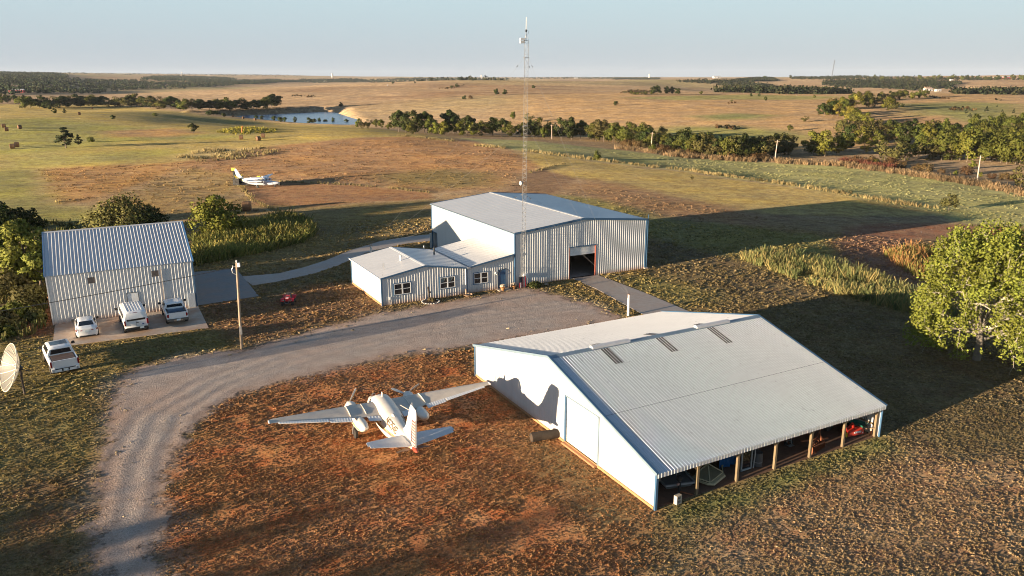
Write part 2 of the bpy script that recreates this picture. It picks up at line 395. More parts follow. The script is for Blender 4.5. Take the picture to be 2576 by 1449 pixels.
GRAVEL_IMG = [(218, 1470), (228, 1290), (246, 1150), (264, 1050), (268, 995), (300, 948), (340, 925), (420, 905), (520, 888), (610, 878), (700, 855), (800, 824), (900, 800), (980, 781),
              (1060, 769), (1110, 762), (1180, 749), (1240, 738), (1285, 728), (1330, 724), (1380, 735), (1440, 752), (1500, 768), (1545, 790), (1570, 806), (1400, 838), (1230, 868), (1195, 872),
              (1100, 885), (960, 906), (800, 942), (690, 968), (600, 1000), (545, 1030), (500, 1072), (455, 1140), (430, 1220), (418, 1300), (415, 1380), (425, 1470)]
GRAVEL = world_poly(GRAVEL_IMG)
PATH1 = world_poly([(1437, 699), (1498, 690), (1625, 738), (1722, 779), (1800, 812), (1715, 842), (1600, 782), (1500, 727)])
PATH2 = world_poly([(604, 696), (700, 688), (760, 674), (820, 655), (880, 630), (960, 606), (1030, 595), (1089, 589), (1089, 606), (1040, 610), (985, 620), (920, 636), (850, 668), (790, 688), (700, 708), (636, 718)])
APRON = world_poly([(484, 685), (594, 676), (651, 745), (494, 769)])

def build_ground():
    ang = np.concatenate([np.arange(-180, -50, 4.0), np.arange(-50, -38, 1.0), np.arange(-38, 38.01, 0.22), np.arange(39, 50, 1.0), np.arange(50, 180, 4.0)])
    ang = np.radians(ang); rad = [1.0, 6, 12, 18]; r = 22.0
    while r < 14000: rad.append(r); r *= (1.0115 if r < 1200 else 1.03)
    rad = np.array(rad); na, nr = len(ang), len(rad)
    A, R = np.meshgrid(ang, rad); X = R * np.sin(A); Y = R * np.cos(A); Z = terr(X, Y)
    V = np.stack([X, Y, Z], -1).reshape(-1, 3); V = np.vstack([V, [[0, 0, 0]]])
    i = np.arange(nr - 1)[:, None] * na; j = np.arange(na)[None, :]; jn = (j + 1) % na
    F = np.stack([i + j, i + na + j, i + na + jn, i + jn], -1).reshape(-1, 4)
    me = bpy.data.meshes.new('ground')
    me.vertices.add(len(V)); me.vertices.foreach_set('co', V.ravel().astype(np.float32))
    cap = np.array([[len(V) - 1, k, (k + 1) % na] for k in range(na)])
    loops = np.concatenate([F.ravel(), cap.ravel()]); me.loops.add(len(loops)); me.loops.foreach_set('vertex_index', loops.astype(np.int32))
    st = np.concatenate([np.arange(len(F)) * 4, len(F) * 4 + np.arange(len(cap)) * 3])
    me.polygons.add(len(st)); me.polygons.foreach_set('loop_start', st.astype(np.int32))
    me.polygons.foreach_set('loop_total', np.concatenate([np.full(len(F), 4), np.full(len(cap), 3)]).astype(np.int32))
    me.polygons.foreach_set('use_smooth', np.ones(len(st), bool)); me.update(); me.validate()
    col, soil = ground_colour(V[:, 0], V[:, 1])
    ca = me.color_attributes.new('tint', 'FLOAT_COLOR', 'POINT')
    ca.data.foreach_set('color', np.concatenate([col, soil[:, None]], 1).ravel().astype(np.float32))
    o = link('ground', me); tag(o, kind='structure'); return o

def ground_colour(x, y):
    n = len(x); r = np.hypot(x, y); far = np.clip((r - 110) / 60, 0, 1)[:, None]
    col = np.array(LAWN) * (1 - far) + np.array((.275, .195, .118)) * far; soil = .1 * (1 - far[:, 0])
    # the far country: browns, pale grass and greener flats in broad patches
    p = np.clip((vnoise(x / 260, y / 420, 21) + .6 * vnoise(x / 90, y / 160, 22)) * .9 + .25, 0, 1)[:, None] * np.clip((r[:, None] - 380) / 300, 0, 1)
    p = p * np.clip(.55 + .9 * vnoise(x / 75, y / 40, 23), .1, 1.2)[:, None]; col = col * (1 - .8 * p) + np.array((.17, .105, .06)) * .8 * p
    p2 = np.clip((vnoise(x / 380, y / 520, 31)) * 1.6 - .35, 0, 1)[:, None] * np.clip((r[:, None] - 500) / 300, 0, 1)
    col = col * (1 - p2 * .7) + np.array((.17, .165, .07)) * p2 * .7
    wob = 1.3 * vnoise(x / 3.1, y / 3.1, 41) + .6 * vnoise(x / 1.1, y / 1.1, 42)
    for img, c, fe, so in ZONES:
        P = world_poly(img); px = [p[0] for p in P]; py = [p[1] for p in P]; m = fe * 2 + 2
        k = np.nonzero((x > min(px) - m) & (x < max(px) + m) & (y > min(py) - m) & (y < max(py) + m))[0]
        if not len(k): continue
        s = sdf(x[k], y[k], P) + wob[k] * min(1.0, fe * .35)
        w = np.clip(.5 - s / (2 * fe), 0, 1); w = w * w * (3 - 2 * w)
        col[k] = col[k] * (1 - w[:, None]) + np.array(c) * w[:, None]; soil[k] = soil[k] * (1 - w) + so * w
    s = sdf(x, y, GRAVEL); k = s < 6
    w = np.clip(.5 - (s + wob * .8) / 2.4, 0, 1) * k * .55
    col = col * (1 - w[:, None]) + np.array((.27, .23, .20)) * w[:, None]
    return col, soil

def ground_material():
    t = NT('ground_soil_and_grass'); p = t.pos()
    at_ = t.new('ShaderNodeAttribute'); at_.attribute_name = 'tint'
    dist = t.new('ShaderNodeVectorMath', operation='LENGTH'); t.ln(p, dist.inputs[0]); r = dist.outputs['Value']
    fine = t.noise(p, 3.2, 4.0, 0.7); mid = t.noise(p, 0.55, 4.0, 0.65); big = t.noise(p, 0.06, 4.0, 0.6)
    mp = t.new('ShaderNodeMapping'); mp.inputs['Rotation'].default_value = (0, 0, 0.5); mp.inputs['Scale'].default_value = (0.35, 1, 1); t.ln(p, mp.inputs['Vector'])
    stre = t.noise(mp.outputs[0], 0.25, 3.0, 0.6)
    v = t.math('MULTIPLY', t.ramp(fine, .28, .72, .62, 1.34), t.ramp(mid, .28, .72, .68, 1.3))
    v = t.math('MULTIPLY', v, t.ramp(big, .3, .7, .84, 1.14)); v = t.math('MULTIPLY', v, t.ramp(stre, .3, .7, .86, 1.13))
    v = t.math('MULTIPLY', v, t.ramp(t.math('MULTIPLY', t.math('SUBTRACT', t.noise(p, .11, 5.0, .72), .5), t.ramp(r, 200, 700, .15, 1.0)), -.16, .16, .62, 1.34))
    c = t.hsv(at_.outputs['Color'], t.ramp(mid, .25, .75, .488, .512), t.ramp(big, .3, .7, .9, 1.12), t.math('MULTIPLY', v, t.ramp(r, 40, 260, 1.5, 1.62)))  # base colour lifted slightly more with distance, to brighten the far fields
    so = t.math('MULTIPLY', t.ramp(t.noise(p, 0.42, 5.0, 0.62), .44, .62, 0, 1), at_.outputs['Alpha'])
    so2 = t.math('MULTIPLY', t.ramp(t.noise(p, 1.7, 4.0, 0.7), .42, .66, 0, .6), at_.outputs['Alpha'])
    c = t.mix(t.math('MAXIMUM', so, so2), c, t.hsv(t.mix(1.0, (.42, .125, .04), (1, 1, 1), 'MULTIPLY'), .5, 1, t.ramp(fine, .3, .7, .75, 1.2)))
    t.ln(c, t.b.inputs['Base Color']); t.b.inputs['Roughness'].default_value = 0.95; t.b.inputs['Specular IOR Level'].default_value = 0.15
    # relief of tufts: small near by, broader clumps in the far pasture
    clump = t.noise(p, 0.9, 4.0, 0.75); fr = t.ramp(r, 90, 260, 0, 1)
    h = t.math('ADD', t.math('MULTIPLY', fine, .16), t.math('MULTIPLY', t.math('MULTIPLY', clump, .9), fr))
    b = t.new('ShaderNodeBump'); b.inputs['Strength'].default_value = 0.6; b.inputs['Distance'].default_value = 1.0
    t.ln(h, b.inputs['Height'])
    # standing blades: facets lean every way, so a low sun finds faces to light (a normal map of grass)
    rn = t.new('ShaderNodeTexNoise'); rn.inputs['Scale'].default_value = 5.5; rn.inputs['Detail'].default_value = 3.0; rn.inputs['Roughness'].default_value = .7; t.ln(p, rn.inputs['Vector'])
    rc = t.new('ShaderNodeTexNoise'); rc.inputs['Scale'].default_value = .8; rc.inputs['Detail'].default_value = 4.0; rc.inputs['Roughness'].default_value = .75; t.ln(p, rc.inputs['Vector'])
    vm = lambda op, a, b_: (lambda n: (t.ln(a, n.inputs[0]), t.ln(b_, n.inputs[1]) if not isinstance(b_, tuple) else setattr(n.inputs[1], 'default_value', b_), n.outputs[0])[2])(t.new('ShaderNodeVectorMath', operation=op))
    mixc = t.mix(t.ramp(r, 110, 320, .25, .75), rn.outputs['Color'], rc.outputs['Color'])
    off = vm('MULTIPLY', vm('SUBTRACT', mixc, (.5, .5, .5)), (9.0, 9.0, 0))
    # added sunward tilt of the shading normals, growing with distance, brightens the fields
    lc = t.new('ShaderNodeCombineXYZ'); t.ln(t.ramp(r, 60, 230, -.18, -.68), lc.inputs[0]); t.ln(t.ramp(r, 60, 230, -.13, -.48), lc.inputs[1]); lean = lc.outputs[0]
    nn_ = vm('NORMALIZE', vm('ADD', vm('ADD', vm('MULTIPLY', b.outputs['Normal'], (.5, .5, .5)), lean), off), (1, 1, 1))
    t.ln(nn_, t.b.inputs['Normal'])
    return t.m

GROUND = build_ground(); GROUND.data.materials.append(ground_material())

def ragged(poly, step=0.5, amp=0.35, seed=5):
    out = []
    for i in range(len(poly)):
        a = np.array(poly[i]); b = np.array(poly[(i + 1) % len(poly)]); n = max(1, int(np.linalg.norm(b - a) / step))
        nn = np.array([-(b - a)[1], (b - a)[0]]) / max(1e-6, np.linalg.norm(b - a))
        for k in range(n):
            q = a + (b - a) * k / n
            out.append(tuple(q + nn * amp * float(vnoise(np.array([q[0] / 1.1]), np.array([q[1] / 1.1]), seed)[0] + .5 * vnoise(np.array([q[0] * 2.5]), np.array([q[1] * 2.5]), seed)[0])))
    return out

def sheet(name, poly, z, mat, kind='structure', thick=None):
    bm = bmesh.new(); vs = [bm.verts.new((p[0], p[1], z)) for p in poly]
    f = bm.faces.new(vs); bmesh.ops.triangulate(bm, faces=[f])
    if sum(q.calc_area() * q.normal.z for q in bm.faces) < 0: bmesh.ops.reverse_faces(bm, faces=bm.faces[:])
    if thick:
        g = bmesh.ops.extrude_face_region(bm, geom=bm.faces[:]); lo = [e for e in g['geom'] if isinstance(e, bmesh.types.BMVert)]
        for v in lo: v.co.z += thick
        bmesh.ops.recalc_face_normals(bm, faces=bm.faces[:])
    me = bpy.data.meshes.new(name); bm.to_mesh(me); bm.free(); me.materials.append(mat)
    return tag(link(name, me), kind=kind)

def gravel_material():
    t = NT('gravel'); p = t.pos()
    a = t.noise(p, 9.0, 3.0, 0.75); b = t.noise(p, 0.7, 4.0, 0.6); r = t.noise(p, 0.16, 4.0, 0.6); sp = t.noise(p, 26.0, 1.0, 0.5)
    A = lambda n: (lambda k: (setattr(k, 'attribute_name', n), k.outputs['Fac'])[1])(t.new('ShaderNodeAttribute'))
    c = t.mix(t.ramp(r, .42, .70, 0, .55), (.43, .355, .30), (.48, .31, .22))
    c = t.mix(t.math('MULTIPLY', t.math('MULTIPLY', A('rut'), .5), t.ramp(b, .35, .62, .25, 1)), c, (.47, .35, .275)); c = t.mix(t.math('MULTIPLY', A('ridge'), t.ramp(b, .38, .62, .0, .5)), c, (.26, .235, .22))
    c = t.hsv(c, .5, 1.0, t.math('MULTIPLY', t.ramp(a, .3, .7, .66, 1.3), t.ramp(b, .3, .7, .84, 1.14)))
    c = t.mix(t.ramp(sp, .66, .74, 0, .55), c, (.52, .47, .42))
    t.ln(c, t.b.inputs['Base Color']); t.b.inputs['Roughness'].default_value = .93; t.b.inputs['Specular IOR Level'].default_value = .2
    t.bump(t.math('ADD', a, t.math('MULTIPLY', b, 1.4)), .9, .12)
    c = t.mix(t.ramp(t.math('ADD', A('edge'), t.math('MULTIPLY', b, 2.0)), .6, 3.0, .6, 0), c, (.40, .22, .13)); t.ln(c, t.b.inputs['Base Color'])
    e = t.math('ADD', A('edge'), t.math('MULTIPLY', t.math('SUBTRACT', t.noise(p, .55, 5.0, .68), .5), 5.0)); e = t.math('ADD', e, t.math('MULTIPLY', t.math('SUBTRACT', t.noise(p, 3.5, 3.0, .7), .5), 1.6))
    tr = t.new('ShaderNodeBsdfTransparent'); mx = t.new('ShaderNodeMixShader'); t.ln(t.ramp(e, .0, .7, 0, 1), mx.inputs[0]); t.ln(tr.outputs[0], mx.inputs[1]); t.ln(t.b.outputs[0], mx.inputs[2]); t.ln(mx.outputs[0], t.n['Material Output'].inputs['Surface']); return t.m
def concrete_material(name, col, dust):
    t = NT(name); p = t.pos(); a = t.noise(p, 2.2, 5.0, .65); b = t.noise(p, .45, 4.0, .6); f = t.noise(p, 30, 2)
    c = t.hsv(t.mix(1.0, col, (1, 1, 1), 'MULTIPLY'), .5, 1, t.math('MULTIPLY', t.ramp(a, .3, .7, .86, 1.1), t.ramp(f, .3, .7, .95, 1.05)))
    c = t.mix(t.ramp(b, .38, .68, 0, dust), c, (.37, .19, .105))
    t.ln(c, t.b.inputs['Base Color']); t.b.inputs['Roughness'].default_value = .8; t.bump(f, .2, .01); return t.m
CONC = concrete_material('concrete', (.36, .315, .275), .25)
PADC = concrete_material('dusty_concrete', (.46, .38, .30), .7)
GREYC = concrete_material('grey_asphalt_apron', (.20, .195, .19), .25)
RUT = np.array(world_poly([(305, 1500), (303, 1300), (335, 1150), (400, 1045), (520, 968), (700, 902), (900, 855), (1100, 815), (1300, 788), (1440, 770)]))
def gravel():
    G = np.array(GRAVEL); lo, hi = G.min(0) - 2.2, G.max(0) + 2.2; st = .32; nx, ny = int((hi[0] - lo[0]) / st), int((hi[1] - lo[1]) / st)
    gx, gy = np.meshgrid(lo[0] + st * np.arange(nx), lo[1] + st * np.arange(ny)); x, y = gx.ravel(), gy.ravel(); s = sdf(x, y, GRAVEL)
    ok = (s < 1.9)
    for q in (PATH1, PATH2, APRON): ok &= sdf(x, y, q) > -.05
    bd = np.full(x.shape, 1e9); off = np.zeros(x.shape)
    for a, b in zip(RUT, RUT[1:]):
        d, t = _seg(x, y, tuple(a), tuple(b)); cr = (b[0] - a[0]) * (y - a[1]) - (b[1] - a[1]) * (x - a[0]); m = d < bd; bd = np.where(m, d, bd); off = np.where(m, np.sign(cr) * d, off)
    wv = off + .25 * vnoise(x / 5, y / 5, 61)
    rut = np.maximum.reduce([np.exp(-((wv - c) / .32) ** 2) for c in (-1.75, -.3, 1.15)]); ridge = np.maximum.reduce([np.exp(-((wv - c) / .28) ** 2) for c in (-1.05, .42, -2.5, 1.9)])
    i = (np.arange(ny - 1)[:, None] * nx + np.arange(nx - 1)[None, :]).ravel(); F = np.stack([i, i + 1, i + nx + 1, i + nx], 1); F = F[ok[F].all(1)]
    used = np.unique(F); mp = np.full(nx * ny, -1); mp[used] = np.arange(len(used)); F = mp[F]; x, y = x[used], y[used]
    z = .02 + np.clip(terr(x, y), -9, 9) + .025 * ridge[used] - .012 * rut[used]
    me = bpy.data.meshes.new('gravel_drive'); me.from_pydata(np.stack([x, y, z], 1).tolist(), [], F.tolist()); me.update()
    for nm, a in (('edge', -s[used]), ('rut', rut[used]), ('ridge', ridge[used])): me.attributes.new(nm, 'FLOAT', 'POINT').data.foreach_set('value', a.astype(np.float32))
    me.polygons.foreach_set('use_smooth', [True] * len(me.polygons)); me.materials.append(gravel_material()); tag(link('gravel_drive', me), kind='structure')
gravel()
sheet('concrete_path', PATH1, 0.03, CONC, thick=-0.12)
sheet('concrete_path', PATH2, 0.02, CONC, thick=-0.12)
sheet('apron', APRON, 0.026, GREYC, thick=-0.12)

# pond
def water_material():
    t = NT('pond_water'); p = t.pos()
    t.b.inputs['Base Color'].default_value = (.03, .10, .22, 1); t.b.inputs['Roughness'].default_value = .22
    t.b.inputs['Specular IOR Level'].default_value = .5
    mp = t.new('ShaderNodeMapping'); mp.inputs['Scale'].default_value = (.5, 1.4, 1); t.ln(p, mp.inputs['Vector'])
    t.bump(t.noise(mp.outputs[0], .9, 3.0, .6), .7, .12); return t.m
_c = np.mean(np.array(POND), 0)
sheet('pond_water', [tuple(_c + (np.array(q) - _c) * 1.06) for q in POND], POND_Z, water_material())
# ------------------------------------------------------------------ ribbed sheet cladding
def ribs_profile(s0, s1, pitch, rh, wb, wt, off):
    pts = {s0: 0.0, s1: 0.0}; c = off
    while c < s1 + pitch:
        for du, h in ((-wb / 2, 0), (-wt / 2, rh), (wt / 2, rh), (wb / 2, 0)):
            if s0 <= c + du <= s1: pts[c + du] = h
        c += pitch
    return pts

_SHEETS = {}
def rib_sheets(parent, name, mat, O, U, V, width, vlo, vhi, holes=(), pitch=.3048, rh=.038, wb=.095, wt=.034, sheet=.9144, kinks=(), lift=0.0):
    """one object per steel sheet; ribs run along V, holes are (u0, u1, v0, v1)"""
    O, U, V = Vector(O), Vector(U).normalized(), Vector(V).normalized(); N = U.cross(V).normalized()
    flat = not callable(vlo) and not callable(vhi)
    lo = vlo if callable(vlo) else (lambda u: vlo); hi = vhi if callable(vhi) else (lambda u: vhi)
    n = max(1, round(width / sheet)); sw = width / n; out = []
    for k in range(n):
        s0, s1 = k * sw, (k + 1) * sw
        hs = [h for h in holes if h[1] > s0 + 1e-4 and h[0] < s1 - 1e-4]
        kk = [q for q in kinks if s0 < q < s1]
        key = (name, mat.name, tuple(U), tuple(V), round(sw, 4), vlo, vhi, pitch, lift) if flat and not hs else None
        if key in _SHEETS:
            out.append(link(name, _SHEETS[key], parent, O + U * s0)); continue
        m = max(1, round(sw / pitch)); pp = sw / m
        P = ribs_profile(0, sw, pp, rh, wb, wt, pp / 2); us = sorted(P); hv = [P[u] for u in us]
        extra = [min(max(h[i] - s0, 0), sw) for h in hs for i in (0, 1)] + [q - s0 for q in kk]
        pu = sorted(set([round(u, 5) for u in us] + [round(e, 5) for e in extra]))
        ph = np.interp(pu, us, hv)
        mb = MB()
        for (u0, h0), (u1, h1) in zip(zip(pu, ph), zip(pu[1:], ph[1:])):
            if u1 - u0 < 1e-5: continue
            um = (u0 + u1) / 2 + s0
            segs = [(None, None)]
            cut = sorted([(h[2], h[3]) for h in hs if h[0] < um < h[1]])
            edges = [None] + [e for c in cut for e in c] + [None]
            for a, b in zip(edges[0::2], edges[1::2]):
                a0, a1 = (lo(u0 + s0), lo(u1 + s0)) if a is None else (a, a)
                b0, b1 = (hi(u0 + s0), hi(u1 + s0)) if b is None else (b, b)
                if b0 - a0 < 1e-3 and b1 - a1 < 1e-3: continue
                mb.quad(U * u0 + V * a0 + N * (h0 + lift), U * u1 + V * a1 + N * (h1 + lift), U * u1 + V * b1 + N * (h1 + lift), U * u0 + V * b0 + N * (h0 + lift))
        me = mesh_of(name, mb, mat)
        if key: _SHEETS[key] = me
        out.append(link(name, me, parent, O + U * s0))
    return out

def trim_bar(parent, name, mat, p0, p1, w, h): return obj(name, MB().bar(p0, p1, w, h), mat, parent)

X, Y, Zv = Vector((1, 0, 0)), Vector((0, 1, 0)), Vector((0, 0, 1))

# ------------------------------------------------------------------ pole barn with the open front
def pole_barn():
    L, D, dr, h1, hr, h2 = 18.65, 22.5, 11.26, 2.33, 5.30, 2.61
    t = thing('pole_barn', 'white metal pole barn with long ribbed roof and open post front holding farm implements', 'barn', (7.80, 37.52, 0), TH)
    sl = (hr - h1) / dr; sb = (h2 - hr) / (D - dr)
    zt = lambda y: (h1 + sl * y if y < dr else hr + sb * (y - dr)) - .05
    ag = dict(pitch=.2286, rh=.022, wb=.056, wt=.02)
    # gable wall in the sun: u runs from the back corner to the front one
    u = lambda y: D - y
    rib_sheets(t, 'wall_panel', WHITE_WALL, (0, D, 0), -Y, Zv, D, .03, lambda q: zt(D - q), holes=[(u(9.17), u(5.48), .0, 3.3)], kinks=[u(dr)], pitch=.2286, rh=.02, wb=.05, wt=.02)
    rib_sheets(t, 'wall_panel', WHITE_WALL, (L, 0, 0), Y, Zv, D, .03, lambda q: zt(q), kinks=[dr], **ag)
    rib_sheets(t, 'wall_panel', WHITE_WALL, (L, D, 0), -X, Zv, L, .03, h2 - .05, **ag)
    rib_sheets(t, 'partition_panel', WHITE_WALL, (0.05, 4.95, 0), X, Zv, L - .1, .03, zt(4.95) - .02, **ag)
    # roof sheets in two courses on the front slope, one on the back
    ov = .12; W = L + 2 * ov; Vf = Vector((0, 1, sl)); lf = Vf.length
    y0 = -.22
    P = lambda y: (-ov, y, h1 + sl * y)
    rib_sheets(t, 'roof_panel', WHITE_ROOF, P(y0), X, Vf, W, 0.0, (4.98 - y0) * lf, **ag)
    rib_sheets(t, 'roof_panel', WHITE_ROOF, Vector(P(4.9)) + Vector((0, 0, .006)), X, Vf, W, 0.0, (dr - 4.9) * lf, **ag)
    Vb = Vector((0, -1, -sb)); lb = Vb.length
    rib_sheets(t, 'roof_panel', WHITE_ROOF, (L + ov, D + .2, h2 + sb * .2), -X, Vb, W, 0.0, (D + .2 - dr) * lb, **ag)
    trim_bar(t, 'lap_seam', M('dark_lap_line', (.12, .12, .13), .7), Vector(P(4.9)) + Vector((.1, 0, .012)), Vector(P(4.9)) + Vector((W - .1, 0, .012)), .035, .012)
    sky_m = M('dark_skylight', (.07, .062, .058), .55, var=.35, scale=1.2, dirt=((.2, .17, .15), 2.0, .6))
    for a, b, lo, hi in ((3.87, 4.55, 9.15, 11.1), (8.52, 9.2, 9.2, 11.1), (13.25, 13.92, 8.9, 11.05)):
        n3 = Vf.normalized().cross(Vector((-1, 0, 0))).normalized()
        rib_sheets(t, 'skylight', sky_m, Vector(P(lo)) + X * (a + ov), X, Vf, b - a, 0.0, (hi - lo) * lf, pitch=.2286, rh=.02, wb=.056, wt=.022, lift=.009)
        rib_sheets(t, 'skylight', sky_m, (b + .3, dr + 1.5, hr + sb * 1.5), -X, Vb, b - a, 0.0, 1.2 * lb, pitch=.2286, rh=.02, wb=.056, wt=.022, lift=.009)
    for a, b, lo in ((3.75, 4.95, 9.08), (8.5, 9.7, 9.1)):
        mb = MB(); q = Vector(P(lo)) + X * (a + ov)
        for k in range(6):
            x0 = (b - a) / 6 * k; x1 = (b - a) / 6 * (k + .9)
            mb.quad(q + Vector((x0, -.1, .05 + .03 * (k % 2))), q + Vector((x1, -.12, .04)), q + Vector((x1, .1, .06)), q + Vector((x0, .08, .065)))
        obj('lifted_flashing', mb, WHITE_ROOF, t)
    mb = MB(); pr = [(-.28, -.28 * sl + .03), (0, .045), (.28, .28 * sb + .045), (.28, .28 * sb + .03), (0, .03), (-.28, -.28 * sl + .015)]
    mb.loft([[(x, dr + a, hr + b) for a, b in pr] for x in (-ov, L + ov)]); obj('ridge_cap', mb, GREY_TRIM, t)
    for a, b in ((3.3, 6.42), (12.45, 15.62)):
        mb = MB(); pr = [(-.2, -.01), (-.2, .13), (0, .2), (.2, .13), (.2, -.01)]
        mb.loft([[(x, dr + p, hr + q) for p, q in pr] for x in (a, b)]); obj('ridge_vent', mb, WHITE_ROOF, t)
    # trim
    for x, m in ((-ov - .02, GREY_TRIM), (L + ov + .02, BLUE_TRIM)):
        for (ya, yb) in ((y0, dr), (dr, D + .2)):
            za = zt(ya) + .06; zb = zt(yb) + .06
            trim_bar(t, 'rake_trim', m, (x, ya, za), (x, yb, zb), .03, .17)
            s_ = sl if ya < 5 else sb
            trim_bar(t, 'rake_cap', BLUE_TRIM, (x + (.08 if x < 0 else -.08), ya, za + .085), (x + (.08 if x < 0 else -.08), yb, zb + .085), .17, .015)
    for x, y in ((-.02, D + .02), (L + .02, D + .02)): trim_bar(t, 'corner_trim', BLUE_TRIM, (x, y, 0), (x, y, h2), .12, .12)
    trim_bar(t, 'corner_trim', BLUE_TRIM, (.03, -.03, 0), (.03, -.03, h1 - .1), .14, .14)
    trim_bar(t, 'corner_trim', BLUE_TRIM, (L + .02, -.02, 0), (L + .02, -.02, h1 - .1), .07, .12)
    rib_sheets(t, 'eave_panel', WHITE_ROOF, (-ov, y0 + .015, 0), X, Zv, W, h1 + sl * y0 - .24, h1 + sl * y0 - .004, pitch=.2286, rh=.02, wb=.056, wt=.03)
    wood = mat_wood('weathered_post_wood', (.19, .14, .08))
    for k, x in enumerate((.2, 3.13, 6.2, 9.27, 12.32, 15.34, 18.45)):
        b = .15
        p = obj('post', MB().box((x, .16, (h1 - .05) / 2), (b, b, h1 - .05)), wood, t)
        for s in (-1, 1):
            if (k == 0 and s < 0) or (k == 6 and s > 0): continue
            obj('knee_brace', MB().bar((x + s * .06, .16, 1.62), (x + s * .55, .16, 2.1), .045, .12), wood, p)
    trim_bar(t, 'header_beam', wood, (.05, .12, h1 - .14), (L - .05, .12, h1 - .14), .05, .24)
    for y in (1.6, 3.2): trim_bar(t, 'purlin', wood, (.05, y, h1 + sl * y - .09), (L - .05, y, h1 + sl * y - .09), .05, .13)
    for z in (.75, 1.55): trim_bar(t, 'girt', wood, (L - .05, .25, z), (L - .05, 4.9, z), .05, .11)
    # overhead door in the gable
    dm = mat_wall('white_door_panel', (.78, .775, .75), .42, .45, .5)
    d = obj('overhead_door', MB().box((.09, 7.325, 1.72), (.03, 3.6, 3.12)), dm, t)
    for k in range(1, 6): obj('door_joint', MB().box((.072, 7.325, .16 + .52 * k), (.012, 3.58, .025)), GREY_TRIM, d)
    for y in (9.2, 5.45): trim_bar(t, 'door_jamb', GREY_TRIM if y < 7 else BLUE_TRIM, (.0, y, 0), (.0, y, 3.36), .1, .12)
    trim_bar(t, 'door_head', GREY_TRIM, (.0, 5.4, 3.34), (.0, 9.25, 3.34), .1, .08)
    obj('door_sill', MB().box((-.12, 7.33, .06), (.3, 3.75, .12)), M('red_soil_sill', (.36, .17, .08), .9, bump=.4), t)
    obj('base_board', MB().box((-.035, D / 2, .09), (.04, D - .1, .16)).box((-.035, 7.3, .02), (.04, 3.5, .03)), M('stained_base', (.38, .2, .09), .9), t)
    dirt = M('barn_dirt_floor', (.16, .085, .05), .95, var=.3, bump=.5)
    tag(obj('barn_floor', MB().box((L / 2, 2.5, -.02), (L - .12, 4.8, .07)), dirt, None), kind='structure').matrix_world = t_matrix(t)
    return t

def t_matrix(t): return Matrix.Translation(t.location) @ Matrix.Rotation(t.rotation_euler.z, 4, 'Z')

def mat_wood(name, col, scale=3.0):
    if name in MATS: return MATS[name]
    t = NT(name); p = t.oco(); mp = t.new('ShaderNodeMapping'); mp.inputs['Scale'].default_value = (14, 14, 1.2); t.ln(p, mp.inputs['Vector'])
    n = t.noise(mp.outputs[0], 1.6, 5.0, .7); b = t.noise(p, 2.0, 3)
    c = t.hsv(t.mix(1.0, col, (1, 1, 1), 'MULTIPLY'), .5, 1, t.math('MULTIPLY', t.ramp(n, .25, .75, .6, 1.3), t.ramp(b, .3, .7, .85, 1.12)))
    t.ln(c, t.b.inputs['Base Color']); t.b.inputs['Roughness'].default_value = .85; t.bump(n, .4, .01); MATS[name] = t.m; return t.m

BARN = pole_barn()

# ------------------------------------------------------------------ windows and doors
CURTAIN = M('grey_curtain', (.16, .18, .17), .9)
def window(parent, x0, x1, z0, z1, y=0.0, curtain=False):
    """two double-hung units side by side in a blue surround, in a wall that faces -y"""
    w = obj('window', MB().box(((x0 + x1) / 2, y - .04, z0 - .035), (x1 - x0 + .14, .06, .07)).box(((x0 + x1) / 2, y - .04, z1 + .035), (x1 - x0 + .14, .06, .07))
            .box((x0 - .035, y - .04, (z0 + z1) / 2), (.07, .06, z1 - z0)).box((x1 + .035, y - .04, (z0 + z1) / 2), (.07, .06, z1 - z0)), BLUE_TRIM, parent)
    xm = (x0 + x1) / 2; zm = (z0 + z1) / 2; f = MB(); a = .065
    f.box((xm, y - .045, z0 + a / 2), (x1 - x0, .05, a)).box((xm, y - .045, z1 - a / 2), (x1 - x0, .05, a))
    for x in (x0 + a / 2, x1 - a / 2): f.box((x, y - .045, zm), (a, .05, z1 - z0 - 2 * a))
    f.box((xm, y - .045, zm), (.13, .05, z1 - z0 - 2 * a))
    for s in (-1, 1):
        cx = xm + s * ((x1 - x0) / 4 + .0); f.box((cx, y - .043, zm), ((x1 - x0) / 2 - .13, .04, .055))
    obj('frame', f, WHITE_PVC, w)
    for s in (-1, 1):
        for q in (-1, 1):
            cx = xm + s * ((x1 - x0) / 4); hw = (x1 - x0) / 4 - .1; cz = zm + q * (z1 - z0) / 4
            obj('pane', MB().box((cx, y - .03, cz), (hw * 2 + .09, .008, (z1 - z0) / 2 - .06)), GLASS_DK, w)
    if curtain:
        for s in (-1, 1):
            cx = xm + s * (x1 - x0) / 4 - .05
            obj('curtain', MB().add([(cx - .3, y - .036, zm + .04), (cx - .3, y - .036, z1 - .07), (cx + .3, y - .036, z1 - .07), (cx + .08, y - .036, zm + .2)], [(0, 3, 2, 1)]), CURTAIN, w)
    return w

def plain_door(parent, name, mat, x0, x1, z0, z1, y, tmat, knob=True):
    d = obj(name, MB().box(((x0 + x1) / 2, y - .012, (z0 + z1) / 2), (x1 - x0, .04, z1 - z0)), mat, parent)
    f = MB(); 
    for x in (x0 - .03, x1 + .03): f.box((x, y - .03, (z0 + z1) / 2 + .03), (.06, .07, z1 - z0 + .06))
    f.box(((x0 + x1) / 2, y - .03, z1 + .03), (x1 - x0, .07, .06)); obj('door_frame', f, tmat, d)
    if knob: obj('handle', MB().lathe([(.02, 0), (.03, -.03), (.028, -.07)], 8, (x1 - .09, y - .03, (z0 + z1) / 2 - .05), 'Y'), CHROME, d)
    return d

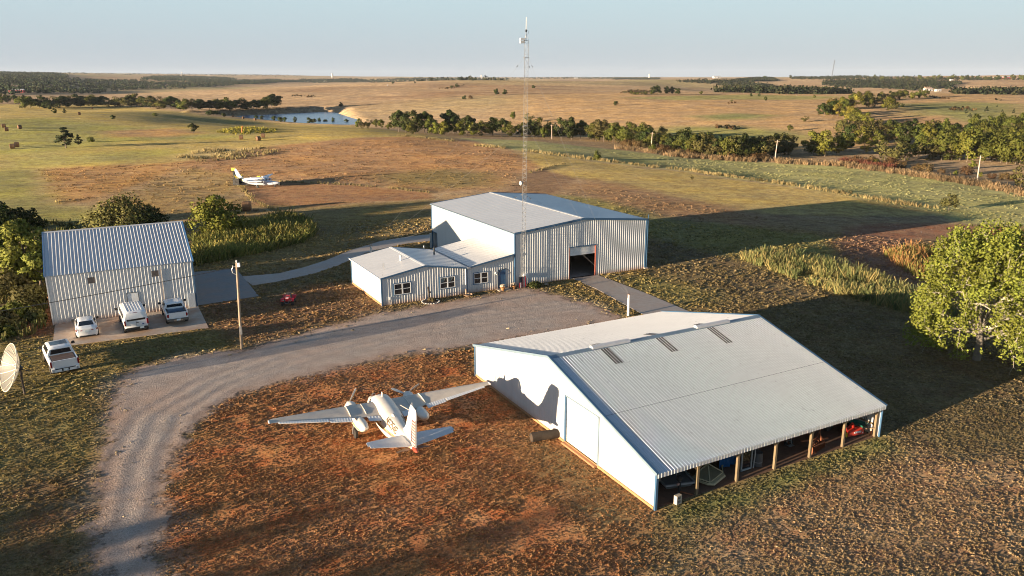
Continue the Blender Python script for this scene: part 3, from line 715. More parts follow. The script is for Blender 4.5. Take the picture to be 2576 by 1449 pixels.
# ------------------------------------------------------------------ large hangar
def hangar():
    W, D, he, hr = 18.43, 24.06, 6.26, 7.16
    t = thing('hangar', 'large white metal hangar with low gable roof and a half open roll up door', 'hangar', (.33, 84.50, 0), TH)
    zt = lambda x: he + (hr - he) * (1 - abs(x - W / 2) / (W / 2)) - .06
    rib_sheets(t, 'wall_panel', WHITE_WALL, (0, 0, 0), X, Zv, W, .03, zt, holes=[(7.31, 11.0, 0.0, 3.8)], kinks=[W / 2])
    rib_sheets(t, 'wall_panel', WHITE_WALL, (0, D, 0), -Y, Zv, D, .03, he - .06, holes=[(0.0, 1.65, 0.0, 2.35)], pitch=.3048, rh=.02, wb=.06)
    rib_sheets(t, 'wall_panel', WHITE_WALL, (W, 0, 0), Y, Zv, D, .03, he - .06)
    rib_sheets(t, 'wall_panel', WHITE_WALL, (W, D, 0), -X, Zv, W, .03, lambda u: zt(W - u), kinks=[W / 2])
    s = (hr - he) / (W / 2); ov = .12
    Vl = Vector((1, 0, s)); ll = Vl.length
    roofm = mat_wall('hangar_roof_metal', (.56, .555, .55), .32, 0.0)
    rib_sheets(t, 'roof_panel', roofm, (-.1, D + ov, he - .1 * s), -Y, Vl, D + 2 * ov, 0.0, (W / 2 + .1) * ll, pitch=.6096, rh=.03, wb=.07, wt=.03)
    Vr = Vector((-1, 0, s))
    rib_sheets(t, 'roof_panel', roofm, (W + .1, -ov, he - .1 * s), Y, Vr, D + 2 * ov, 0.0, (W / 2 + .1) * ll, pitch=.6096, rh=.03, wb=.07, wt=.03)
    mb = MB(); pr = [(-.25, -.25 * s + .05), (0, .06), (.25, -.25 * s + .05), (.25, -.25 * s + .03), (0, .04), (-.25, -.25 * s + .03)]
    mb.loft([[(W / 2 + a, y, hr + b) for a, b in pr][::-1] for y in (-ov, D + ov)]); obj('ridge_cap', mb, WHITE_ROOF, t)
    for y in (-ov - .03, D + ov + .03):
        trim_bar(t, 'rake_trim', BLUE_TRIM, (-.1, y, he - .06), (W / 2, y, hr - .06), .05, .24)
        trim_bar(t, 'rake_trim', BLUE_TRIM, (W / 2, y, hr - .06), (W + .1, y, he - .06), .05, .24)
    trim_bar(t, 'gutter', GREY_TRIM, (-.16, -ov, he - .08), (-.16, D + ov, he - .08), .1, .1)
    trim_bar(t, 'gutter', BLUE_TRIM, (W + .17, -ov, he - .08), (W + .17, D + ov, he - .08), .12, .13)
    for x, y in ((-.02, -.03), (W + .03, -.03), (-.02, D + .02), (W + .02, D + .02)): trim_bar(t, 'corner_trim', BLUE_TRIM, (x, y, 0), (x, y, he - .1), .13, .13)
    obj('downspout', MB().bar((W + .22, -.1, .1), (W + .22, -.1, he), .09).bar((W + .22, -.12, he), (W + .22, -.12, he + .55), .06), BLUE_TRIM, t)
    # roll-up door, partly down, in a rusty steel frame
    cur = obj('roll_up_door', MB().box((9.15, .12, 3.28), (3.66, .03, 1.03)), M('door_curtain_white', (.7, .7, .68), .45), t)
    for k in range(9): obj('slat_rib', MB().box((9.15, .098, 2.82 + .115 * k), (3.64, .02, .03)), MATS['door_curtain_white'], cur)
    rust = M('rusty_red_frame', (.24, .06, .035), .7, var=.25)
    for x in (7.29, 11.02): trim_bar(t, 'door_jamb', rust, (x, .05, 0), (x, .05, 3.84), .07, .2)
    trim_bar(t, 'door_head', BLUE_TRIM, (7.25, -.02, 3.84), (11.06, -.02, 3.84), .06, .1)
    # the little side door standing open at the far end of the left wall
    dm = M('pale_blue_door', (.5, .56, .58), .5)
    for z in (0.0, ): obj('side_door', MB().box((-.22, D + .02, 1.1), (.4, .05, 2.1)), dm, t)
    trim_bar(t, 'door_jamb', BLUE_TRIM, (-.02, D - 1.66, 0), (-.02, D - 1.66, 2.4), .08, .1)
    trim_bar(t, 'door_head', BLUE_TRIM, (-.02, D - 1.7, 2.39), (-.02, D, 2.39), .08, .08)
    tag(obj('hangar_floor', MB().box((W / 2, D / 2, .0), (W - .1, D - .1, .06)), CONC), kind='structure').matrix_world = t_matrix(t)
    obj('electric_meter_box', MB().box((1.32, -.16, 1.22), (.62, .24, .5)).bar((1.32, -.08, 1.0), (1.32, -.08, .1), .05), WHITE_PVC, t)
    # big doors' guide post at the right corner
    obj('splash_block', MB().box((W + .1, -.2, .08), (.5, .3, .14)), CONC, t)
    return t
HANGAR = hangar()

# ------------------------------------------------------------------ office building against the hangar
def office():
    D = 10.35; xl, xp, xv = -15.8, -10.9, -6.05; el, pk, vl, jn = 3.02, 3.84, 3.05, 3.92
    t = thing('office_building', 'low white metal office with valley roof, three windows and a blue door', 'office', (.33, 84.50, 0), TH)
    zt = lambda u: np.interp(u + xl, [xl, xp, xv], [el, pk, vl]) - .05
    rib_sheets(t, 'wall_panel', WHITE_WALL, (xl, 0, 0), X, Zv, xv - xl, .03, zt, holes=[(x0 - xl, x1 - xl, z0, z1) for x0, x1, z0, z1 in ((-14.46, -12.57, 1.0, 2.22), (-9.22, -7.43, 1.0, 2.24))], kinks=[xp - xl])
    rib_sheets(t, 'wall_panel', WHITE_WALL, (xv, .12, 0), X, Zv, -xv - .07, .03, lambda u: np.interp(u, [0, -xv], [vl, jn]) - .05, holes=[(-5.14 - xv, -3.34 - xv, .97, 2.21), (-2.13 - xv, -1.23 - xv, .0, 2.2)])
    rib_sheets(t, 'wall_panel', WHITE_WALL, (xl, D, 0), -Y, Zv, D, .03, el - .05, pitch=.3048, rh=.02, wb=.06)
    rib_sheets(t, 'wall_panel', WHITE_WALL, (0.0, D, 0), -X, Zv, -xl, .03, lambda u: np.interp(-u, [xl, xp, xv, 0], [el, pk, vl, jn]) - .05, kinks=[-xv, -xp])
    rm = mat_wall('office_roof_metal', (.58, .57, .56), .34, 0.0); ov = .14
    kw = dict(pitch=.6096, rh=.022, wb=.06, wt=.025)
    def slope(x0, z0, x1, z1, m, rev):
        V = Vector((x1 - x0, 0, z1 - z0)); l = V.length
        if rev: rib_sheets(t, 'roof_panel', m, (x0, -ov, z0), Y, V, D + 2 * ov, 0.0, l, **kw)
        else: rib_sheets(t, 'roof_panel', m, (x0, D + ov, z0), -Y, V, D + 2 * ov, 0.0, l, **kw)
    slope(xl - .12, el - .02, xp, pk, rm, False)
    slope(xv + .1, vl - .03, xp, pk, rm, True)
    slope(xv + .35, vl + .02, -.02, jn, rm, False)
    gut = M('grey_valley_gutter', (.34, .33, .33), .5, var=.3)
    obj('valley_gutter', MB().quad((xv + .08, -ov, vl - .03), (xv + .37, -ov, vl - .02), (xv + .37, D + ov, vl - .02), (xv + .08, D + ov, vl - .03)).box((xv + .22, -ov - .1, vl - .05), (.3, .1, .12)), gut, t)
    mb = MB(); pr = [(-.22, -.02), (0, .04), (.22, -.02), (.22, -.035), (0, .025), (-.22, -.035)]
    mb.loft([[(xp + a, y, pk + b) for a, b in pr][::-1] for y in (-ov, D + ov)]); obj('ridge_cap', mb, WHITE_ROOF, t)
    for (xa, za), (xb, zb) in (((xl - .1, el - .06), (xp, pk - .06)), ((xp, pk - .06), (xv + .1, vl - .09))):
        for y in (-ov - .025, D + ov + .025): trim_bar(t, 'rake_trim', BLUE_TRIM, (xa, y, za), (xb, y, zb), .05, .17)
    trim_bar(t, 'rake_trim', BLUE_TRIM, (xv + .3, -ov + .0, vl - .05), (-.02, -ov + .0, jn - .06), .05, .17)
    trim_bar(t, 'gutter', WHITE_PVC, (xl - .16, -ov, el - .06), (xl - .16, D + .75, el - .06), .1, .1)
    for x, y, z in ((xl - .01, -.02, el), (xl - .01, D + .02, el), (xv + .06, .03, vl)): trim_bar(t, 'corner_trim', BLUE_TRIM, (x, y, 0), (x, y, z - .1), .13, .13)
    obj('downspout', MB().bar((xv - .12, -.06, .1), (xv - .12, -.06, vl), .08), WHITE_PVC, t)
    window(t, -14.46, -12.57, 1.0, 2.22); window(t, -9.22, -7.43, 1.0, 2.24, curtain=True); window(t, -5.14, -3.34, .97, 2.21, y=.12)
    plain_door(t, 'door', M('blue_door', (.035, .095, .19), .45), -2.13, -1.23, .06, 2.2, .12, BLUE_TRIM)
    obj('doorstep', MB().box((-1.7, -.45, .05), (1.5, .9, .1)), CONC, t)
    obj('wall_lamp', MB().box((-2.42, .04, 2.02), (.09, .12, .1)).lathe([(.05, 0), (.07, -.09), (.06, -.16)], 8, (-2.5, .0, 1.98)).lathe([(.05, 0), (.07, -.09), (.06, -.16)], 8, (-2.34, .0, 1.9)), WHITE_PVC, t)
    obj('base_strip', MB().box((xl - .04, D / 2, .1), (.05, D, .2)), M('stained_base', (.38, .2, .09), .9), t)
    obj('outlet_box', MB().box((-14.95, -.07, .75), (.2, .1, .3)).bar((-14.95, -.06, .6), (-14.95, -.06, .05), .03), WHITE_PVC, t)
    vm = M('vent_white', (.7, .69, .66), .45)
    obj('roof_vent', MB().lathe([(.09, 0), (.09, .45), (.15, .46), (.15, .62), (.08, .68)], 12, (-12.1, 4.1, 3.6)), vm, t)
    obj('vent_pipe', MB().lathe([(.055, 0), (.055, .6)], 10, (-7.0, 9.9, 3.1)), vm, t)
    obj('stove_pipe', MB().lathe([(.12, 0), (.085, .1), (.085, .6), (.11, .62), (.11, .85)], 12, (-6.9, 7.0, 3.15)), BLACK, t)
    ant = M('antenna_grey', (.3, .3, .29), .5, .5)
    a = MB().tube([(-14.5, 2.6, 3.2), (-14.62, 2.55, 3.5), (-14.62, 2.55, 3.95)], .018, 6)
    for k in range(4): a.bar((-14.62 - .15, 2.55, 3.6 + .1 * k), (-14.62 + .15, 2.55, 3.6 + .1 * k), .012)
    obj('aerial', a, ant, t)
    obj('whip_aerial', MB().tube([(-15.4, .5, 3.03), (-15.5, .45, 3.3), (-15.5, .45, 3.75)], .014, 6), ant, t)
    return t
OFFICE = office()

# ------------------------------------------------------------------ storage building on the left
def storage():
    W, he, hr, dr = 13.0, 4.93, 7.93, 7.07; D = 2 * dr
    t = thing('storage_building', 'tall white metal storage building with a steep ribbed roof beside the parked vehicles', 'building', (-44.38, 70.79, 0), TH)
    g = lambda y: np.interp(y, [0, dr, D], [he, hr, he]) - .06
    rib_sheets(t, 'wall_panel', WHITE_WALL, (0, 0, 0), X, Zv, W, .03, he - .05, holes=[(3.42, 4.04, 3.72, 4.33), (9.1, 9.76, 3.7, 4.32), (6.64, 7.66, 0.0, 2.32)])
    rib_sheets(t, 'wall_panel', WHITE_WALL, (0, D, 0), -Y, Zv, D, .03, lambda u: g(D - u), kinks=[dr])
    rib_sheets(t, 'wall_panel', WHITE_WALL, (W, 0, 0), Y, Zv, D, .03, g, kinks=[dr])
    rib_sheets(t, 'wall_panel', WHITE_WALL, (W, D, 0), -X, Zv, W, .03, he - .05)
    s = (hr - he) / dr; ov = .1; l = math.hypot(1, s)
    rib_sheets(t, 'roof_panel', WHITE_ROOF, (-ov, -.12, he - .12 * s), X, Vector((0, 1, s)), W + 2 * ov, 0.0, (dr + .12) * l)
    rib_sheets(t, 'roof_panel', WHITE_ROOF, (W + ov, D + .12, he - .12 * s), -X, Vector((0, -1, s)), W + 2 * ov, 0.0, (dr + .12) * l)
    mb = MB(); pr = [(-.2, -.2 * s + .05), (0, .06), (.2, -.2 * s + .05), (.2, -.2 * s + .03), (0, .04), (-.2, -.2 * s + .03)]
    mb.loft([[(x, dr + a, hr + b) for a, b in pr] for x in (-ov, W + ov)]); obj('ridge_cap', mb, WHITE_ROOF, t)
    for x in (-ov - .03, W + ov + .03):
        for ya, yb in ((-.14, dr), (D + .14, dr)): trim_bar(t, 'rake_trim', M('bright_blue_trim', (.05, .17, .38), .45), (x, ya, g(max(0, ya)) + .03), (x, yb, hr - .03), .05, .2)
    for x, y in ((-.02, -.02), (W + .02, -.02), (W + .02, D)): trim_bar(t, 'corner_trim', BLUE_TRIM if x > 1 else WHITE_WALL, (x, y, 0), (x, y, he - .08), .1, .1)
    lou = M('brown_grey_louvre', (.17, .14, .125), .7)
    for x0, x1, z0, z1 in ((3.42, 4.04, 3.72, 4.33), (9.1, 9.76, 3.7, 4.32)):
        v = obj('vent', MB().box(((x0 + x1) / 2, .04, (z0 + z1) / 2), (x1 - x0, .02, z1 - z0)), lou, t)
        for k in range(6): obj('slat', MB().bar((x0, -.005, z0 + .05 + .1 * k), (x1, -.005, z0 + .05 + .1 * k), .05, .03), lou, v)
    plain_door(t, 'door', M('white_door', (.7, .71, .71), .5), 6.66, 7.64, .03, 2.3, -.0, M('dark_door_trim', (.1, .11, .12), .6))
    obj('conduit', MB().tube([(9.99, -.07, 4.45), (9.99, -.07, .2)], .035, 8), lou, t)
    obj('fuse_cabinet', MB().box((12.55, -.1, .8), (.66, .18, 1.5)).box((12.2, -.05, .8), (.04, .14, 1.52)), M('cabinet_grey', (.42, .46, .5), .5), t)
    return t
STORAGE = storage()
sheet('parking_pad', [tuple(np.array((-44.38, 70.79)) + EV * a + NV * b) for a, b in ((.1, -.03), (13.1, -.05), (13.05, -8.2), (.1, -7.4))], 0.05, PADC, thick=-0.15)
# ------------------------------------------------------------------ vehicles (local frame: x right, y forward, z up, origin under the rear bumper)
def car_section(st):
    y, zb, hs, hm, zm, hb, zt, hr, zr = st
    half = [(hs * .9, zb), (hs, zb + .08), (hm, zm), (hb, zt), (hr + .03, zr - .05), (hr - .05, zr), (hr * .5, zr + .015)]
    return [(x, y, z) for x, z in half] + [(-x, y, z) for x, z in half[::-1]]
def st_at(S, y):
    ys = [s[0] for s in S]; return [y] + [float(np.interp(y, ys, [s[k] for s in S])) for k in range(1, 9)]
def side_glass(S, ys, sgn, lo=.12, hi=.86):
    a, b = [], []
    for y in ys:
        _, zb, hs, hm, zm, hb, zt, hr, zr = st_at(S, y); x0, z0 = hb, zt; x1, z1 = hr + .03, zr - .05
        for L_, t in ((a, lo), (b, hi)): L_.append((sgn * (x0 + (x1 - x0) * t + .012), y, z0 + (z1 - z0) * t + .004))
    n = len(ys); mb = MB().add(a + b, [((i, i + 1, n + i + 1, n + i) if sgn > 0 else (i, n + i, n + i + 1, i + 1)) for i in range(n - 1)]); return mb
def top_glass(S, ya, yb, k=.9, n=4):
    vs = []
    for i in range(n + 1):
        y = ya + (yb - ya) * i / n; s = st_at(S, y); w = s[7] * k
        vs += [(-w, y, s[8] + .006), (-w * .5, y, s[8] + .024), (w * .5, y, s[8] + .024), (w, y, s[8] + .006)]
    return MB().add(vs, [(4 * i + j, 4 * i + j + 1, 4 * i + 5 + j, 4 * i + 4 + j) for i in range(n) for j in range(3)])
def wheel(t, x, y, r, w=.24, rim=None):
    s = 1 if x > 0 else -1
    ty = obj('wheel', MB().lathe([(r * .62, -w / 2), (r * .93, -w / 2), (r, -w * .3), (r, w * .3), (r * .93, w / 2), (r * .62, w / 2)], 20, (x, y, r), 'X'), RUBBER, t, 40)
    obj('rim', MB().lathe([(r * .62, -w * .4), (r * .6, w * .4 if s > 0 else -w * .4), (r * .2, s * w * .36), (0.02, s * w * .38)], 14, (x, y, r), 'X', caps=False), rim or M('alloy_rim', (.4, .4, .4), .35, .7), ty)
    return ty
def mirror_(t, x, y, z, mat=BLACK):
    obj('wing_mirror', MB().box((x, y, z), (.24, .12, .2)).bar((x * .86, y, z - .05), (x, y, z - .05), .06), mat, t)
def plate(t, x, y, z, par=None): return obj('licence_plate', MB().box((x, y, z), (.34, .015, .17)), PLATE, par or t)
DARK_ARCH = M('wheel_arch', (.012, .012, .012), .9)

def sedan(loc, rz):
    t = thing('sedan', 'white sedan parked leftmost on the concrete pad, seen from behind', 'car', loc, rz)
    S = [(0, .42, .62, .72, .62, .74, .93, .60, .965), (.1, .26, .80, .86, .62, .84, 1.04, .70, 1.075), (.6, .2, .86, .915, .62, .86, 1.06, .72, 1.11), (1.3, .18, .87, .92, .62, .85, 1.04, .58, 1.40),
         (1.75, .18, .87, .92, .62, .85, 1.02, .585, 1.455), (2.7, .18, .87, .92, .62, .85, 1.0, .585, 1.44), (3.05, .18, .87, .92, .62, .85, .99, .60, 1.37), (3.85, .18, .87, .92, .6, .85, .96, .72, 1.01),
         (4.5, .2, .84, .88, .58, .80, .80, .62, .85), (4.85, .3, .62, .70, .55, .62, .66, .45, .7)]
    obj('body', MB().loft([car_section(s) for s in S]), CAR_WHITE, t, 38)
    obj('rear_window', top_glass(S, .66, 1.27, .9), GLASS_DK, t, 60); obj('windshield', top_glass(S, 3.08, 3.78, .9), GLASS_DK, t, 60)
    for s in (-1, 1):
        obj('side_window', side_glass(S, [1.05, 1.3, 1.75, 2.3, 2.8, 3.1, 3.4], s), GLASS_DK, t)
        for y in (.95, 3.75): wheel(t, s * .84, y, .33)
        mirror_(t, s * 1.02, 3.2, 1.08)
        tl = MB().add([(s * .84, .075, .98), (s * .84, .075, .82), (s * .35, .005, .84), (s * .35, .02, .9), (s * .88, .3, .93), (s * .88, .3, .85)], [(0, 3, 2, 1) if s > 0 else (0, 1, 2, 3), (0, 1, 5, 4) if s > 0 else (0, 4, 5, 1)])
        for q in range(len(tl.v)): tl.v[q] = (tl.v[q][0] * 1.03, tl.v[q][1] - .03, tl.v[q][2] + .01)
        obj('tail_light', tl, RED_LENS, t)
    plate(t, 0, -.02, .78); obj('bumper_lip', MB().box((0, .03, .33), (1.3, .06, .09)), BLACK, t)
    obj('roof_aerial', MB().add([(-.03, 1.55, 1.46), (.03, 1.55, 1.46), (0, 1.35, 1.53), (0, 1.3, 1.455)], [(0, 1, 2), (1, 3, 2), (3, 0, 2)]), CAR_WHITE, t)
    return t

def van(loc, rz):
    t = thing('van', 'white passenger van with ribbed roof parked in the middle of the concrete pad', 'van', loc, rz)
    S = [(0, .55, .86, .96, .95, .97, 1.3, .80, 1.98), (.06, .42, .92, 1.0, .95, 1.0, 1.3, .86, 2.06), (.3, .38, .96, 1.03, .95, 1.02, 1.3, .89, 2.09), (2.5, .36, .98, 1.03, .95, 1.02, 1.3, .90, 2.10), (4.1, .36, .98, 1.03, .95, 1.02, 1.28, .88, 2.07),
         (4.5, .36, .98, 1.03, .95, 1.0, 1.25, .86, 1.93), (5.2, .36, .97, 1.02, .9, .98, 1.18, .84, 1.3), (5.7, .38, .9, .95, .85, .88, 1.02, .7, 1.08), (5.95, .45, .7, .76, .75, .7, .9, .5, .93)]
    obj('body', MB().loft([car_section(s) for s in S]), CAR_WHITE, t, 38)
    b = MB()
    for x in (-.62, -.36, -.12, .12, .36, .62): b.loft([[(x - .05, y, 2.075), (x - .025, y, 2.135), (x + .025, y, 2.135), (x + .05, y, 2.075)] for y in (.55, 4.0)])
    obj('roof_rib', b, CAR_WHITE, t)
    obj('rear_window', MB().add([(-.74, -.012, 1.30), (.74, -.012, 1.30), (.80, -.002, 1.42), (.72, .022, 1.84), (-.72, .022, 1.84), (-.80, -.002, 1.42)], [(0, 1, 2, 3, 4, 5)]), GLASS_DK, t)
    obj('brake_light', MB().box((0, .06, 2.05), (.4, .06, .05)), RED_LENS, t)
    obj('windshield', top_glass(S, 4.52, 5.18, .9), GLASS_DK, t)
    for s in (-1, 1):
        obj('side_window', side_glass(S, [.4, 1.2, 2.2, 3.2, 4.0, 4.45], s, .1, .72), GLASS_DK, t)
        for y in (1.05, 4.8): wheel(t, s * .93, y, .35)
        mirror_(t, s * 1.24, 4.6, 1.42)
        obj('tail_light', MB().box((s * .955, .0, 1.12), (.13, .1, .5)), RED_LENS, t)
        obj('fog_lamp', MB().box((s * .95, -.03, .62), (.11, .06, .12)), CHROME, t)
    obj('rear_bumper', MB().box((0, -.05, .56), (1.9, .2, .22)), BLACK, t)
    plate(t, .42, -.165, .62)
    obj('door_handle', MB().box((.1, -.03, 1.1), (.22, .03, .05)), BLACK, t); obj('door_seam', MB().box((0, -.012, 1.0), (.014, .015, .62)), BLACK, t)
    e = MB().lathe([(.0, -.02), (.09, -.018), (.1, .0)], 16, (0, 0, 0), 'Y'); e.v = [(.55 + p[0] * 1.0, -.02 + p[1], .9 + p[2] * .42) for p in e.v]
    obj('oval_badge', e, M('badge_blue', (.02, .05, .18), .3), t)
    return t

def pickup(name, label, loc, rz, L, W, H, bed, bedtop, cab0, cab1, roofmat, bedfn, lampfn, bumper, tail_round=0.0):
    t = thing(name, label, 'pickup truck', loc, rz); hw = W / 2
    S = [(cab0, .5, hw * .93, hw, .85, hw * .97, bedtop, hw * .74, H - .12), (cab0 + .14, .45, hw * .95, hw, .85, hw * .97, bedtop + .02, hw * .76, H), (cab1 - .5, .45, hw * .95, hw, .85, hw * .97, bedtop, hw * .76, H),
         (cab1 - .25, .45, hw * .95, hw, .85, hw * .97, bedtop, hw * .77, H - .07), (cab1 + .45, .45, hw * .95, hw, .85, hw * .96, bedtop - .04, hw * .86, bedtop + .02), (L - .35, .45, hw * .93, hw * .98, .8, hw * .9, bedtop - .14, hw * .75, bedtop - .08), (L, .5, hw * .8, hw * .86, .75, hw * .78, bedtop - .3, hw * .6, bedtop - .24)]
    obj('cab', MB().loft([car_section(s) for s in S]), CAR_WHITE, t, 38)
    b = MB(); th = .1
    for s in (-1, 1):
        pr = [(hw * .93, .5), (hw, .85), (hw * .99, bedtop - .06), (hw * .96, bedtop), (hw * .96 - th, bedtop), (hw * .96 - th, .72), (hw * .9 - th, .5)]
        if s < 0: pr = pr[::-1]
        r = tail_round
        b.loft([[(s * x * (1 - r * .5), 0.03, z) for x, z in pr], [(s * x, .03 + r * 3, z) for x, z in pr], [(s * x, cab0 - .02, z) for x, z in pr]])
    b.box((0, .06, (bedtop + .62) / 2), (W * .93 - .1, .09, bedtop - .66)); b.box((0, cab0 / 2, .7), (W * .86, cab0 - .06, .06)); b.box((0, cab0 - .06, (bedtop + .7) / 2), (W * .84, .06, bedtop - .74))
    obj('cargo_bed', b, CAR_WHITE, t, 35)
    obj('tailgate', MB().box((0, -.005, (bedtop + .68) / 2), (W * .76, .05, bedtop - .74)).box((0, .03, bedtop - .01), (W * .78, .12, .05)), CAR_WHITE, t)
    yb = cab0 + .0
    s0 = st_at(S, cab0)
    obj('rear_window', MB().add([(-hw * .74, yb - .012, bedtop + .08), (hw * .74, yb - .012, bedtop + .08), (hw * .66, yb - .008, H - .17), (-hw * .66, yb - .008, H - .17)], [(0, 1, 2, 3)]), GLASS_DK, t)
    obj('windshield', top_glass(S, cab1 - .22, cab1 + .4, .9), GLASS_DK, t)
    for s in (-1, 1):
        obj('side_window', side_glass(S, [cab0 + .2, cab0 + .8, cab1 - .6, cab1 - .25, cab1 + .05], s), GLASS_DK, t)
        for y in (1.1, L - .95): wheel(t, s * (hw - .13), y, .39, .27)
        mirror_(t, s * (hw + .2), cab1 - .15, bedtop + .12)
        lampfn(t, s, hw)
    bumper(t, W)
    if roofmat: obj('sunroof', MB().box((0, (cab0 + cab1) / 2 - .05, H + .022), (W * .6, 1.05, .02)), roofmat, t)
    bedfn(t, W, cab0, bedtop); return t

def tundra_bed(t, W, c, z):
    fr = M('dark_bed_rim', (.035, .033, .032), .6)
    b = obj('bed_cover', MB().box((0, c / 2 + .03, z - .03), (W * .84, c - .16, .05)), fr, t)
    br = M('brown_bed_cover', (.135, .085, .062), .7, var=.2)
    for k in range(3): obj('cover_panel', MB().box((0, .2 + (c - .3) / 6 * (2 * k + 1), z + .002), (W * .78, (c - .3) / 3 - .03, .02)), br, b)
def tundra_lamp(t, s, hw): obj('tail_light', MB().box((s * (hw - .055), .02, 1.08), (.12, .1, .46)), RED_LENS, t)
def tundra_bumper(t, W):
    b = obj('rear_bumper', MB().box((0, -.1, .56), (W * .92, .2, .2)).box((-W * .43, -.08, .6), (.22, .24, .26)).box((W * .43, -.08, .6), (.22, .24, .26)), CAR_WHITE, t)
    obj('bumper_step', MB().box((0, -.1, .665), (W * .7, .18, .015)).box((0, -.205, .6), (.55, .02, .2)), BLACK, b); plate(t, 0, -.225, .6, b)
    obj('tow_hitch', MB().box((.1, -.22, .42), (.1, .2, .1)).lathe([(.035, 0), (.045, .05), (.02, .09)], 10, (.1, -.27, .47)), CHROME, b)
def f150_bed(t, W, c, z):
    li = M('blue_grey_bed_liner', (.16, .22, .3), .5, var=.25, scale=4); dk = M('dark_bed_rim', (.035, .033, .032), .6)
    obj('bed_liner', MB().box((0, c / 2, .8), (W * .78, c - .3, .1)).box((0, c - .13, 1.0), (W * .78, .04, .4)), li, t)
    m = MB()
    for s in (-1, 1): m.box((s * W * .40, c / 2, z - .0), (.14, c - .2, .05))
    m.box((0, .12, z - .01), (W * .62, .14, .05)); obj('bed_rail', m, dk, t)
    m = MB()
    for x in (-.2, .05, .32): m.box((x, .16, z + .03), (.16, .12, .06))
    m.bar((-.1, .35, z - .1), (.55, .5, z - .05), .05).bar((.55, .5, z - .05), (.6, .3, z), .05); obj('bed_rack', m, dk, t)
def f150_lamp(t, s, hw):
    e = MB().lathe([(0, -.03), (.1, -.02), (.12, .04)], 12, (0, 0, 0), 'Y'); e.v = [(s * (hw - .17) + p[0], .0 + p[1], 1.0 + p[2] * 1.6) for p in e.v]; obj('tail_light', e, RED_LENS, t)
def f150_bumper(t, W):
    b = obj('rear_bumper', MB().box((0, -.1, .6), (W * .95, .2, .2)), M('dark_grey_bumper', (.09, .085, .075), .5), t)
    obj('bumper_guard', MB().box((0, -.21, .57), (.8, .02, .12)), CHROME, b); plate(t, .05, -.225, .62, b)

def local(o, ty, a, b, z=0.0):
    p = np.array(o) + EV * a + NV * b; return (p[0], p[1], z)
LO = (-44.38, 70.79)
sedan(local(LO, 0, 2.91, -6.5, .055), TH + .03); van(local(LO, 0, 7.0, -6.95, .055), TH + .06)
pickup('pickup_truck', 'older white pickup with open blue grey bed parked on the pad beside the van', local(LO, 0, 10.62, -6.0, .055), TH + .02, 5.3, 1.98, 1.8, 0, 1.27, 1.95, 4.0, None, f150_bed, f150_lamp, f150_bumper, .06)
pickup('pickup_truck', 'white crew cab pickup with brown bed cover and glass roof parked on the grass', local((-35.73, 57.56), 0, 0, .2), TH + .15, 5.85, 2.03, 1.94, 0, 1.32, 1.75, 4.25, M('sunroof_glass', (.035, .04, .05), .12, spec=.7), tundra_bed, tundra_lamp, tundra_bumper)

def atv(loc, rz):
    t = thing('quad_bike', 'red quad bike with black wheels standing alone on the grass', 'quad bike', loc, rz, None, 1.12)
    red = M('red_plastic', (.62, .02, .03), .3, var=.05)
    for s in (-1, 1):
        for y in (.32, 1.5):
            wheel(t, s * .44, y, .3, .25, BLACK)
            a = [Vector((0, y - .36 + .72 * k / 6, .52 + .2 * math.sin(math.pi * k / 6))) for k in range(7)]
            obj('fender', MB().loft([[p + Vector((s * .27, 0, .02)), p + Vector((s * .6, 0, 0)), p + Vector((s * .6, 0, -.03)), p + Vector((s * .27, 0, -.02))][::s] for p in a]), red, t, 50)
        obj('headlight', MB().box((s * .34, 1.87, .6), (.18, .05, .08)), CHROME, t)
    obj('hood', MB().loft([[(-.2, y, z0), (.2, y, z0), (.17, y, z1), (-.17, y, z1)] for y, z0, z1 in ((1.05, .55, .92), (1.4, .5, .86), (1.85, .5, .68))]), red, t, 30)
    obj('nose_panel', MB().box((0, 1.65, .79), (.26, .3, .03)), M('pale_decal', (.7, .68, .68), .4), t)
    obj('seat', MB().loft([[(-.15, y, .6), (.15, y, .6), (.16, y, z), (-.16, y, z)] for y, z in ((.25, .84), (.6, .8), (1.0, .84))]), BLACK, t, 40)
    obj('frame', MB().box((0, .9, .38), (.3, 1.5, .2)).box((0, .32, .3), (.8, .08, .08)).box((0, 1.5, .3), (.8, .08, .08)), BLACK, t)
    obj('handlebar', MB().tube([(-.4, .95, 1.06), (-.15, 1.1, 1.04), (.15, 1.1, 1.04), (.4, .95, 1.06)], .02, 6).tube([(0, 1.08, .85), (0, 1.1, 1.04)], .03, 6), BLACK, t)
    r = MB()
    for y in (1.35, 1.5, 1.65, 1.8): r.bar((-.35, y, .9), (.35, y, .9), .02)
    for x in (-.35, .35): r.bar((x, 1.32, .9), (x, 1.82, .9), .02)
    for y in (0.0, .12, .24): r.bar((-.35, y, .86), (.35, y, .86), .02)
    obj('rack', r, BLACK, t)
    obj('bumper_bar', MB().tube([(-.18, 1.85, .62), (-.18, 2.0, .5), (-.15, 2.02, .36), (.15, 2.02, .36), (.18, 2.0, .5), (.18, 1.85, .62)], .02, 6), M('grey_tube', (.3, .3, .3), .4, .5), t)
    return t
_p = at_z(722, 764, 0); atv((_p[0] + .1, _p[1] + 1.0, 0), math.pi + .12)
